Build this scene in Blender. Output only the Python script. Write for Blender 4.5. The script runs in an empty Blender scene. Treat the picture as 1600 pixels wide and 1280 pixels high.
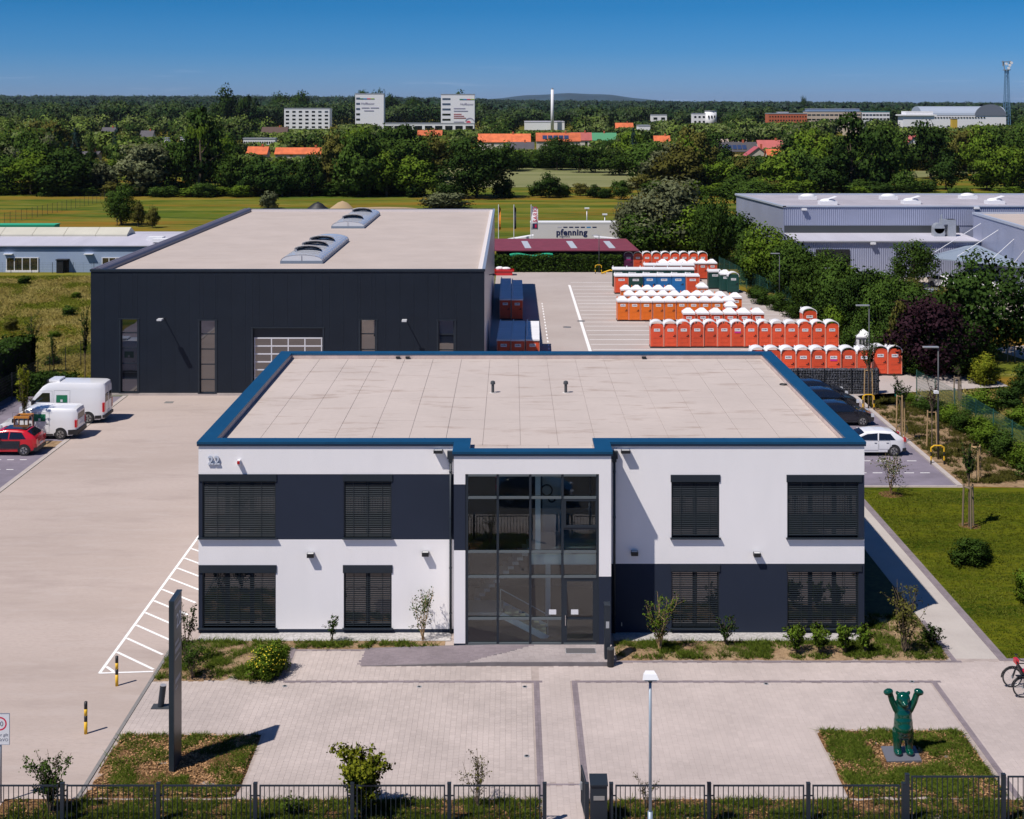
import bpy, math, random
import numpy as np
from mathutils import Vector, Matrix, Euler

# ------------------------------------------------------------------ camera, world, sun, exposure
S = bpy.context.scene
COL = S.collection
F, H, CY = 2133.33, 21.0, 162.0          # focal length (px of a 1600 px frame), camera height, horizon row
cam = bpy.data.cameras.new('camera')
cam_o = bpy.data.objects.new('camera', cam); COL.objects.link(cam_o)
cam_o.location = (0, 0, H); cam_o.rotation_euler = (math.radians(90), 0, 0)
cam.sensor_width = 36; cam.lens = 48.0
cam.shift_y = -(640 - CY) / 1600.0
cam.clip_start = 0.5; cam.clip_end = 40000
S.camera = cam_o
SUN_EL, SUN_ROT = 56.4, 230.2
W = bpy.data.worlds.new('World'); S.world = W; W.use_nodes = True
wn, wl = W.node_tree.nodes, W.node_tree.links
for n in list(wn): wn.remove(n)
sky = wn.new('ShaderNodeTexSky'); sky.sky_type = 'NISHITA'; sky.sun_disc = False
sky.sun_elevation = math.radians(SUN_EL); sky.sun_rotation = math.radians(SUN_ROT)
sky.altitude = 100; sky.air_density = 1.0; sky.dust_density = 0.4; sky.ozone_density = 2.2
bg = wn.new('ShaderNodeBackground'); bg.inputs[1].default_value = 0.10
wo = wn.new('ShaderNodeOutputWorld')
tc = wn.new('ShaderNodeTexCoord'); sx = wn.new('ShaderNodeSeparateXYZ')
ramp = wn.new('ShaderNodeValToRGB'); mul = wn.new('ShaderNodeMixRGB'); mul.blend_type = 'MULTIPLY'; mul.inputs[0].default_value = 1
wl.new(tc.outputs['Generated'], sx.inputs[0]); wl.new(sx.outputs[2], ramp.inputs[0])
ramp.color_ramp.elements[0].position = 0.0; ramp.color_ramp.elements[0].color = (0.285, 0.47, 1.0, 1)
e = ramp.color_ramp.elements.new(0.038); e.color = (0.112, 0.345, 0.80, 1)
e = ramp.color_ramp.elements.new(0.07); e.color = (0.050, 0.285, 0.65, 1)
e = ramp.color_ramp.elements.new(0.25); e.color = (0.11, 0.29, 0.56, 1)
ramp.color_ramp.elements[-1].position = 0.6; ramp.color_ramp.elements[-1].color = (0.13, 0.30, 0.54, 1)
wl.new(sky.outputs[0], mul.inputs[1]); wl.new(ramp.outputs[0], mul.inputs[2])
cmap = wn.new('ShaderNodeMapping'); cmap.inputs['Scale'].default_value = (9, 9, 150); cno = wn.new('ShaderNodeTexNoise'); cno.inputs['Scale'].default_value = 1.6; cno.inputs['Detail'].default_value = 5
wl.new(tc.outputs['Generated'], cmap.inputs[0]); wl.new(cmap.outputs[0], cno.inputs['Vector'])
cr = wn.new('ShaderNodeMapRange'); cr.inputs[1].default_value = 0.63; cr.inputs[2].default_value = 0.80; cr.inputs[4].default_value = 0.35; wl.new(cno.outputs[0], cr.inputs[0])
cb = wn.new('ShaderNodeMapRange'); cb.inputs[1].default_value = 0.03; cb.inputs[2].default_value = 0.012; wl.new(sx.outputs[2], cb.inputs[0])
cm = wn.new('ShaderNodeMath'); cm.operation = 'MULTIPLY'; wl.new(cr.outputs[0], cm.inputs[0]); wl.new(cb.outputs[0], cm.inputs[1])
cx = wn.new('ShaderNodeMixRGB'); cx.inputs[2].default_value = (4.6, 5.2, 6.8, 1); wl.new(cm.outputs[0], cx.inputs[0]); wl.new(mul.outputs[0], cx.inputs[1])
wl.new(cx.outputs[0], bg.inputs[0]); wl.new(bg.outputs[0], wo.inputs[0])
sun = bpy.data.lights.new('sun', 'SUN'); sun.energy = 4.2; sun.angle = math.radians(0.53); sun.color = (1.0, 0.935, 0.86)
sun_o = bpy.data.objects.new('sun', sun); COL.objects.link(sun_o)
sun_o.rotation_euler = Vector((0.51, 0.425, -1.0)).to_track_quat('-Z', 'Y').to_euler()
S.view_settings.view_transform = 'Standard'; S.view_settings.look = 'None'
S.view_settings.exposure = 0.30; S.view_settings.gamma = 1.0; S.view_settings.use_curve_mapping = False
S.cycles.max_bounces = 6; S.cycles.transparent_max_bounces = 12; S.cycles.use_adaptive_sampling = True

HAZE = 0.000025
rnd = random.Random(7)
def G(px, py, z=0.0):                     # point of height z seen at a pixel of the photograph -> world x, y
    Y = F * (H - z) / (py - CY)
    return (px - 800) * Y / F, Y
def XA(px, Y): return (px - 800) * Y / F
def ZA(py, Y): return H - (py - CY) * Y / F

# ------------------------------------------------------------------ materials
MATS = {}
def nt(name):
    m = bpy.data.materials.new(name); m.use_nodes = True
    n, l = m.node_tree.nodes, m.node_tree.links
    return m, n, l, n['Principled BSDF']
def mat(name, col, rough=0.7, metal=0.0, noise=0.0, scale=3.0, bump=0.0, bscale=40.0, island=0.0, spec=0.5, coat=0.0, col2=None, stretch=None, objrand=0.0):
    if name in MATS: return MATS[name]
    m, n, l, b = nt(name)
    b.inputs['Roughness'].default_value = rough; b.inputs['Metallic'].default_value = metal
    b.inputs['Specular IOR Level'].default_value = spec
    if coat: b.inputs['Coat Weight'].default_value = coat; b.inputs['Coat Roughness'].default_value = 0.04
    c = (*col, 1); b.inputs['Base Color'].default_value = c
    out = None
    tcn = n.new('ShaderNodeTexCoord')
    vec = tcn.outputs['Object']
    if stretch:
        mp = n.new('ShaderNodeMapping'); mp.inputs['Scale'].default_value = stretch
        l.new(vec, mp.inputs[0]); vec = mp.outputs[0]
    if noise or col2:
        t = n.new('ShaderNodeTexNoise'); t.inputs['Scale'].default_value = scale; t.inputs['Detail'].default_value = 6
        t.inputs['Roughness'].default_value = 0.62
        l.new(vec, t.inputs['Vector'])
        r = n.new('ShaderNodeValToRGB'); r.color_ramp.elements[0].position = 0.36; r.color_ramp.elements[1].position = 0.66
        lo = tuple(v * (1 - noise) for v in col) if not col2 else col
        hi = tuple(min(1, v * (1 + noise)) for v in col) if not col2 else col2
        r.color_ramp.elements[0].color = (*lo, 1); r.color_ramp.elements[1].color = (*hi, 1)
        l.new(t.outputs[0], r.inputs[0]); out = r.outputs[0]
    def jitter(src, amt, out):
        mr = n.new('ShaderNodeMapRange'); mr.inputs[3].default_value = 1 - amt; mr.inputs[4].default_value = 1 + amt
        l.new(src, mr.inputs[0])
        mx = n.new('ShaderNodeVectorMath'); mx.operation = 'MULTIPLY'
        if out is None: mx.inputs[0].default_value = col
        else: l.new(out, mx.inputs[0])
        l.new(mr.outputs[0], mx.inputs[1]); return mx.outputs[0]
    if island:
        g = n.new('ShaderNodeNewGeometry'); out = jitter(g.outputs['Random Per Island'], island, out)
    if objrand:
        g = n.new('ShaderNodeObjectInfo'); out = jitter(g.outputs['Random'], objrand, out)
    if out is not None: l.new(out, b.inputs['Base Color'])
    if bump:
        t2 = n.new('ShaderNodeTexNoise'); t2.inputs['Scale'].default_value = bscale; t2.inputs['Detail'].default_value = 4
        l.new(vec, t2.inputs['Vector'])
        bp = n.new('ShaderNodeBump'); bp.inputs['Strength'].default_value = bump; bp.inputs['Distance'].default_value = 0.05
        l.new(t2.outputs[0], bp.inputs['Height']); l.new(bp.outputs[0], b.inputs['Normal'])
    MATS[name] = m; return m

def ground_mat(name, cols, scales, bump=0.3, bscale=8, rough=0.9, stretch=(1, 1, 1)):
    """several colours mixed by noises of different scale"""
    if name in MATS: return MATS[name]
    m, n, l, b = nt(name); b.inputs['Roughness'].default_value = rough; b.inputs['Specular IOR Level'].default_value = 0.03
    tcn = n.new('ShaderNodeTexCoord'); mp = n.new('ShaderNodeMapping'); mp.inputs['Scale'].default_value = stretch
    l.new(tcn.outputs['Object'], mp.inputs[0])
    prev = None
    for i, (c, sc, lo, hi) in enumerate(zip(cols, scales[0], scales[1], scales[2])):
        if i == 0:
            rgb = n.new('ShaderNodeRGB'); rgb.outputs[0].default_value = (*c, 1); prev = rgb.outputs[0]; continue
        t = n.new('ShaderNodeTexNoise'); t.inputs['Scale'].default_value = sc; t.inputs['Detail'].default_value = 7; t.inputs['Roughness'].default_value = 0.65
        ad = n.new('ShaderNodeVectorMath'); ad.operation = 'ADD'; ad.inputs[1].default_value = (i * 37.1, i * 11.7, 0)
        l.new(mp.outputs[0], ad.inputs[0]); l.new(ad.outputs[0], t.inputs['Vector'])
        r = n.new('ShaderNodeMapRange'); r.inputs[1].default_value = lo; r.inputs[2].default_value = hi
        l.new(t.outputs[0], r.inputs[0])
        mx = n.new('ShaderNodeMixRGB'); l.new(r.outputs[0], mx.inputs[0]); l.new(prev, mx.inputs[1]); mx.inputs[2].default_value = (*c, 1)
        prev = mx.outputs[0]
    l.new(prev, b.inputs['Base Color'])
    if bump:
        t2 = n.new('ShaderNodeTexNoise'); t2.inputs['Scale'].default_value = bscale; t2.inputs['Detail'].default_value = 6
        l.new(mp.outputs[0], t2.inputs['Vector'])
        bp = n.new('ShaderNodeBump'); bp.inputs['Strength'].default_value = bump; bp.inputs['Distance'].default_value = 0.15
        l.new(t2.outputs[0], bp.inputs['Height']); l.new(bp.outputs[0], b.inputs['Normal'])
    MATS[name] = m; return m

def leaf_mat(name, c1, c2, objrand=0.12, transl=0.25, ns=7.0, isl=0.6, tint=False):
    c1 = tuple(v*1.5 for v in c1); c2 = tuple(v*1.6 for v in c2)
    if name in MATS: return MATS[name]
    m, n, l, b = nt(name); n.remove(b); out = n['Material Output']
    g = n.new('ShaderNodeNewGeometry'); oi = n.new('ShaderNodeObjectInfo')
    r = n.new('ShaderNodeValToRGB'); r.color_ramp.elements[0].color = (*c1, 1); r.color_ramp.elements[1].color = (*c2, 1)
    t = n.new('ShaderNodeTexNoise'); t.inputs['Scale'].default_value = ns
    tcn = n.new('ShaderNodeTexCoord'); l.new(tcn.outputs['Object'], t.inputs['Vector'])
    ma = n.new('ShaderNodeMath'); ma.operation = 'MULTIPLY_ADD'; l.new(g.outputs['Random Per Island'], ma.inputs[0]); ma.inputs[1].default_value = isl
    mb = n.new('ShaderNodeMath'); mb.operation = 'MULTIPLY_ADD'; l.new(t.outputs[0], mb.inputs[0]); mb.inputs[1].default_value = 1.1; mb.inputs[2].default_value = -0.65+0.5*(1-isl)
    l.new(mb.outputs[0], ma.inputs[2]); fac = ma.outputs[0]
    if tint:
        ta = n.new('ShaderNodeAttribute'); ta.attribute_name = 'tint'; tm = n.new('ShaderNodeMath'); tm.operation = 'MULTIPLY_ADD'; tm.inputs[1].default_value = 1.5; l.new(ta.outputs['Fac'], tm.inputs[0])
        tb = n.new('ShaderNodeMath'); tb.operation = 'SUBTRACT'; tb.inputs[1].default_value = .62; l.new(fac, tb.inputs[0]); l.new(tb.outputs[0], tm.inputs[2]); fac = tm.outputs[0]
        e3 = r.color_ramp.elements.new(.55); e3.color = (*[a_*.55+b__*.45 for a_, b__ in zip(c1, c2)], 1); e4 = r.color_ramp.elements.new(.82); e4.color = (c2[0]*1.05, c2[1]*.92, c2[2]*1.8, 1)
    l.new(fac, r.inputs[0])
    mr = n.new('ShaderNodeMapRange'); mr.inputs[3].default_value = 1 - objrand * 1.6; mr.inputs[4].default_value = 1 + objrand * 1.6; l.new(oi.outputs['Random'], mr.inputs[0])
    vm = n.new('ShaderNodeVectorMath'); vm.operation = 'MULTIPLY'; l.new(r.outputs[0], vm.inputs[0]); l.new(mr.outputs[0], vm.inputs[1])
    at = n.new('ShaderNodeAttribute'); at.attribute_name = 'nrm'
    vt = n.new('ShaderNodeVectorTransform'); vt.vector_type = 'NORMAL'; vt.convert_from = 'OBJECT'; vt.convert_to = 'WORLD'
    l.new(at.outputs['Vector'], vt.inputs[0])
    d = n.new('ShaderNodeBsdfDiffuse'); l.new(vm.outputs[0], d.inputs[0]); l.new(vt.outputs[0], d.inputs['Normal'])
    tr = n.new('ShaderNodeBsdfTranslucent'); l.new(vm.outputs[0], tr.inputs[0]); l.new(vt.outputs[0], tr.inputs['Normal'])
    mx = n.new('ShaderNodeMixShader'); mx.inputs[0].default_value = transl; l.new(d.outputs[0], mx.inputs[1]); l.new(tr.outputs[0], mx.inputs[2])
    l.new(mx.outputs[0], out.inputs[0]); MATS[name] = m; return m

def glass_mat(name, tint=(0.45, 0.5, 0.5), refl=0.2, opaque=None):
    if name in MATS: return MATS[name]
    m, n, l, b = nt(name); n.remove(b); out = n['Material Output']
    gl = n.new('ShaderNodeBsdfGlossy'); gl.inputs['Roughness'].default_value = 0.015; gl.inputs[0].default_value = (0.95, 0.93, 0.95, 1)
    if opaque: base = n.new('ShaderNodeBsdfDiffuse'); base.inputs[0].default_value = (*opaque, 1)
    else: base = n.new('ShaderNodeBsdfTransparent'); base.inputs[0].default_value = (*tint, 1)
    lw = n.new('ShaderNodeLayerWeight'); lw.inputs[0].default_value = 0.25
    mr = n.new('ShaderNodeMapRange'); mr.inputs[3].default_value = refl; mr.inputs[4].default_value = 0.9; l.new(lw.outputs['Fresnel'], mr.inputs[0])
    tx = n.new('ShaderNodeTexNoise'); tx.inputs['Scale'].default_value = 0.5
    bp = n.new('ShaderNodeBump'); bp.inputs['Strength'].default_value = 0.03; bp.inputs['Distance'].default_value = 0.1; l.new(tx.outputs[0], bp.inputs['Height']); l.new(bp.outputs[0], gl.inputs['Normal'])
    mx = n.new('ShaderNodeMixShader'); l.new(mr.outputs[0], mx.inputs[0]); l.new(base.outputs[0], mx.inputs[1]); l.new(gl.outputs[0], mx.inputs[2])
    l.new(mx.outputs[0], out.inputs[0]); MATS[name] = m; return m

def membrane_mat(name, base, stain, amt=1.0):
    m, n, l, b = nt(name); b.inputs['Roughness'].default_value = 0.85; b.inputs['Specular IOR Level'].default_value = 0.2
    tcn = n.new('ShaderNodeTexCoord')
    def noise(sc, st, lo, hi):
        mp = n.new('ShaderNodeMapping'); mp.inputs['Scale'].default_value = st; l.new(tcn.outputs['Object'], mp.inputs[0])
        t = n.new('ShaderNodeTexNoise'); t.inputs['Scale'].default_value = sc; t.inputs['Detail'].default_value = 7; t.inputs['Roughness'].default_value = 0.65
        l.new(mp.outputs[0], t.inputs['Vector'])
        r = n.new('ShaderNodeMapRange'); r.inputs[1].default_value = lo; r.inputs[2].default_value = hi; l.new(t.outputs[0], r.inputs[0]); return r.outputs[0]
    a = noise(0.25, (1, 1, 1), 0.3, 0.75); c = noise(0.9, (0.45, 1.9, 1), 0.555, 0.70); d = noise(9, (0.35, 2.5, 1), 0.45, 0.8)
    m1 = n.new('ShaderNodeMixRGB'); m1.inputs[1].default_value = (*[v * 0.92 for v in base], 1); m1.inputs[2].default_value = (*[min(1, v * 1.07) for v in base], 1); l.new(a, m1.inputs[0])
    m2 = n.new('ShaderNodeMixRGB'); m2.inputs[2].default_value = (*stain, 1); l.new(m1.outputs[0], m2.inputs[1])
    k = n.new('ShaderNodeMath'); k.operation = 'MULTIPLY'; k.inputs[1].default_value = 0.42 * amt; l.new(c, k.inputs[0]); l.new(k.outputs[0], m2.inputs[0])
    m3 = n.new('ShaderNodeMixRGB'); m3.inputs[2].default_value = (*[v * 0.8 for v in base], 1); l.new(m2.outputs[0], m3.inputs[1])
    k2 = n.new('ShaderNodeMath'); k2.operation = 'MULTIPLY'; k2.inputs[1].default_value = 0.5; l.new(d, k2.inputs[0]); l.new(k2.outputs[0], m3.inputs[0])
    l.new(m3.outputs[0], b.inputs['Base Color']); MATS[name] = m; return m

WHITE = mat('white_render', (0.825, 0.80, 0.805), 0.9, noise=0.016, scale=1.0, bump=0.04, bscale=60, stretch=(1.3, 1.3, .35))
DARKR = mat('dark_render', (0.019, 0.026, 0.046), 0.85, noise=0.03, scale=1, bump=0.03, bscale=60, spec=.25)
ANTH = mat('anthracite_metal', (0.016, 0.023, 0.033), 0.45, 0.0, noise=0.05, scale=2, spec=.4)
ANTHP = mat('anthracite_panel', (0.0100, 0.0150, 0.0245), 0.55, 0.0, noise=0.08, scale=0.6, objrand=0.015, spec=.25)
BLUEC = mat('blue_coping', (0.007, 0.074, 0.165), 0.40, 0.30, noise=0.08, scale=1.5)
MEMB = membrane_mat('roof_membrane', (0.485, 0.42, 0.385), (0.22, 0.14, 0.10), 1.3)
MEMB2 = membrane_mat('hall_roof_membrane', (0.455, 0.39, 0.355), (0.30, 0.22, 0.17), 0.8)
SEAM = mat('seam_dark', (0.44, 0.38, 0.36), 0.9)
GLASS = glass_mat('entrance_glass', (0.88, 0.95, 0.94), 0.042)
WGLASS = glass_mat('window_glass', refl=0.20, opaque=(0.012, 0.014, 0.018))
CARGL = glass_mat('car_glass', refl=0.08, opaque=(0.008, 0.009, 0.012))
YARD = ground_mat('yard_concrete', [(0.39, 0.322, 0.288), (0.45, 0.375, 0.34), (0.335, 0.275, 0.25), (0.36, 0.30, 0.27), (0.43, 0.365, 0.335), (0.27, 0.22, 0.20)], [(0, 0.10, 0.35, 9, 1.0, .5), (0, 0.38, 0.52, 0.45, 0.5, .67), (0, 0.62, 0.75, 0.8, 0.75, .74)], bump=0.08, bscale=14, stretch=(0.45, 1.5, 1))
LOT = ground_mat('lot_concrete', [(0.37, 0.32, 0.30), (0.43, 0.38, 0.36), (0.26, 0.22, 0.20)], [(0, 0.12, 0.5), (0, 0.35, 0.62), (0, 0.7, 0.85)], bump=0.1, bscale=10)
PAVE = mat('light_paver', (0.435, 0.372, 0.345), 0.85, noise=0.10, scale=0.35, island=0.05)
PAVE2 = mat('fine_paver', (0.44, 0.375, 0.35), 0.85, noise=0.10, scale=0.25, island=0.035)
DPAVE = mat('dark_paver', (0.205, 0.17, 0.185), 0.85, noise=0.12, scale=0.6, island=0.08)
JOINT = mat('paving_bed', (0.36, 0.30, 0.275), 0.95, noise=0.1, scale=3)
PARK = mat('parking_paver', (0.19, 0.165, 0.205), 0.85, noise=0.16, scale=0.5, bump=0.1, bscale=20)
KERB = mat('kerb_concrete', (0.42, 0.37, 0.345), 0.85, noise=0.1, scale=1.2)
LINE = mat('white_line', (0.80, 0.79, 0.78), 0.7, noise=0.07, scale=6)
SOIL = ground_mat('sandy_soil', [(0.26, 0.165, 0.095), (0.34, 0.24, 0.145), (0.12, 0.075, 0.04)], [(0, 0.8, 3.0), (0, 0.35, 0.5), (0, 0.6, 0.7)], bump=0.6, bscale=12)
MULCH = ground_mat('bark_mulch', [(0.19, 0.10, 0.045), (0.33, 0.19, 0.09), (0.07, 0.035, 0.02)], [(0, 9, 14), (0, 0.42, 0.5), (0, 0.6, 0.62)], bump=0.9, bscale=25)
LAWN = ground_mat('lawn_grass', [(0.072, 0.095, 0.005), (0.115, 0.122, 0.007), (0.028, 0.050, 0.003), (0.15, 0.135, 0.012), (0.05, 0.07, 0.004)], [(0, 1.3, 0.30, 6, 3), (0, 0.38, 0.46, 0.5, 0.5), (0, 0.6, 0.60, 0.75, 0.68)], bump=0.6, bscale=14, stretch=(0.28, 1.2, 1))
MEADOW = ground_mat('meadow_grass', [(0.080, 0.112, 0.012), (0.17, 0.155, 0.024), (0.045, 0.080, 0.008), (0.25, 0.23, 0.08), (0.21, 0.12, 0.018)],
                    [(0, 0.05, 0.11, 0.5, 0.06), (0, 0.42, 0.48, 0.55, 0.5), (0, 0.58, 0.62, 0.8, 0.62)], bump=0.8, bscale=1.2, stretch=(0.3, 1.3, 1))
FIELD = ground_mat('field_crop', [(0.16, 0.17, 0.07), (0.21, 0.21, 0.10), (0.10, 0.125, 0.045)], [(0, 0.02, 0.05), (0, 0.4, 0.5), (0, 0.6, 0.75)], bump=0.2, bscale=1, stretch=(0.5, 2, 1))
FARG = ground_mat('far_ground', [(0.03, 0.045, 0.010), (0.06, 0.075, 0.018)], [(0, 0.01), (0, 0.4), (0, 0.7)], bump=0)
BARK = mat('bark', (0.12, 0.085, 0.055), 0.95, noise=0.3, scale=8)
BIRCH = mat('pale_bark', (0.5, 0.46, 0.4), 0.95, noise=0.3, scale=8)
WOOD = mat('stake_wood', (0.38, 0.25, 0.12), 0.8, noise=0.2, scale=6)
BLACK = mat('black_plastic', (0.012, 0.012, 0.014), 0.5)
RUB = mat('tyre_rubber', (0.02, 0.02, 0.022), 0.85)
RIM = mat('wheel_rim', (0.30, 0.29, 0.28), 0.4, 0.3)
STEEL = mat('galvanised_steel', (0.42, 0.45, 0.48), 0.4, 0.5, noise=0.08, scale=3)
LPOST = mat('dark_post', (0.05, 0.055, 0.06), 0.5)
WPAINT = mat('white_car_paint', (0.78, 0.78, 0.80), 0.25, coat=0.6)
RPAINT = mat('red_car_paint', (0.55, 0.008, 0.015), 0.25, coat=0.7)
KPAINT = mat('black_car_paint', (0.010, 0.012, 0.018), 0.22, coat=0.7)
SILV = mat('silver_car_paint', (0.40, 0.42, 0.44), 0.3, 0.3, coat=0.6)
RLIGHT = mat('red_lamp', (0.45, 0.01, 0.015), 0.2, coat=0.5)
YEL = mat('yellow_paint', (0.72, 0.42, 0.015), 0.45)
TGREEN = mat('dark_green_plastic', (0.008, 0.055, 0.045), 0.45, objrand=0.1)
TBLUE = mat('blue_plastic', (0.010, 0.13, 0.36), 0.45, objrand=0.12)
TORA = mat('orange_plastic', (0.72, 0.155, 0.012), 0.45, noise=0.05, scale=1.5, objrand=0.06)
TRED = mat('red_orange_plastic', (0.70, 0.085, 0.030), 0.45, noise=0.08, scale=1.5, objrand=0.17)
TPUR = mat('purple_plastic', (0.09, 0.012, 0.06), 0.45)
TROOF = mat('white_plastic_roof', (0.74, 0.74, 0.76), 0.5, noise=0.05, scale=2, objrand=0.04)
TPOST = mat('toilet_edge_strip', (0.66, 0.26, 0.18), 0.5)
SIGNW = mat('sign_white', (0.72, 0.72, 0.74), 0.5)
NAVY = mat('navy_print', (0.012, 0.018, 0.08), 0.5)
PINK = mat('magenta_sticker', (0.6, 0.02, 0.25), 0.5)
REDP = mat('red_print', (0.60, 0.02, 0.07), 0.5)
BLUP = mat('blue_print', (0.02, 0.2, 0.45), 0.5)
GRNP = mat('green_print', (0.01, 0.16, 0.07), 0.5)
WALLG = mat('blue_grey_wall', (0.30, 0.38, 0.52), 0.6, noise=0.05, scale=0.3)
METW = mat('pale_metal_cladding', (0.30, 0.325, 0.44), 0.42, 0.15, noise=0.05, scale=0.3)
ROOFP = mat('pale_sheet_roof', (0.46, 0.45, 0.51), 0.6, noise=0.06, scale=0.4, stretch=(1, 0.1, 1))
CREAM = mat('cream_skylight', (0.52, 0.50, 0.42), 0.5, noise=0.06, scale=0.3)
LGREY = mat('light_grey_metal', (0.42, 0.42, 0.44), 0.35, 0.3)
SKYL = mat('translucent_dome', (0.56, 0.58, 0.62), 0.2, coat=0.5)
MAROON = mat('maroon_roof', (0.165, 0.030, 0.052), 0.7, noise=0.1, scale=1)
DWOOD = mat('dark_wood', (0.035, 0.018, 0.018), 0.8)
OROOF = mat('orange_roof_tile', (0.56, 0.13, 0.045), 0.8, noise=0.2, scale=0.4, objrand=0.15)
RROOF = mat('red_roof_tile', (0.40, 0.10, 0.09), 0.8, noise=0.1, scale=0.4, objrand=0.15)
GROOF = mat('grey_roof_tile', (0.075, 0.07, 0.08), 0.8, noise=0.1, scale=0.4, objrand=0.2)
HWALL = mat('house_plaster', (0.52, 0.48, 0.42), 0.9, objrand=0.15)
FWHITE = mat('far_white_wall', (0.72, 0.72, 0.74), 0.8)
BEIGE = mat('beige_wall', (0.50, 0.41, 0.33), 0.8)
BRICKO = mat('orange_brick_wall', (0.44, 0.11, 0.05), 0.85)
TEALG = mat('teal_tarp', (0.02, 0.36, 0.20), 0.6)
TEALR = mat('teal_roof', (0.04, 0.16, 0.16), 0.6)
BEARG = mat('glossy_green_paint', (0.001, 0.050, 0.030), 0.10, coat=0.7)
SLAB = mat('slate_plate', (0.12, 0.125, 0.15), 0.6)
STONE = mat('dark_gabion_stone', (0.045, 0.045, 0.055), 0.75, island=0.75)
LEAF = {
 'dark': leaf_mat('dark_leaves', (0.013, 0.029, 0.006), (0.042, 0.074, 0.016)),
 'mid': leaf_mat('mid_leaves', (0.022, 0.045, 0.008), (0.060, 0.100, 0.018)),
 'bright': leaf_mat('bright_leaves', (0.045, 0.085, 0.008), (0.115, 0.165, 0.020)),
 'grey': leaf_mat('grey_leaves', (0.050, 0.060, 0.030), (0.125, 0.135, 0.070)),
 'olive': leaf_mat('olive_leaves', (0.050, 0.050, 0.012), (0.110, 0.105, 0.025)),
 'blue': leaf_mat('bluish_needles', (0.012, 0.030, 0.025), (0.035, 0.060, 0.055)),
 'purple': leaf_mat('purple_leaves', (0.012, 0.006, 0.009), (0.036, 0.016, 0.022)),
 'yellow': leaf_mat('yellow_green_leaves', (0.06, 0.085, 0.008), (0.22, 0.22, 0.02)),
 'dry': leaf_mat('dry_grass', (0.16, 0.125, 0.025), (0.34, 0.29, 0.11), ns=.25, isl=.4),
 'grass': leaf_mat('green_grass', (0.06, 0.08, 0.006), (0.17, 0.18, 0.03), ns=.25, isl=.4),
 'bed': leaf_mat('ground_cover', (0.035, 0.065, 0.008), (0.13, 0.16, 0.025)),
}

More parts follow.
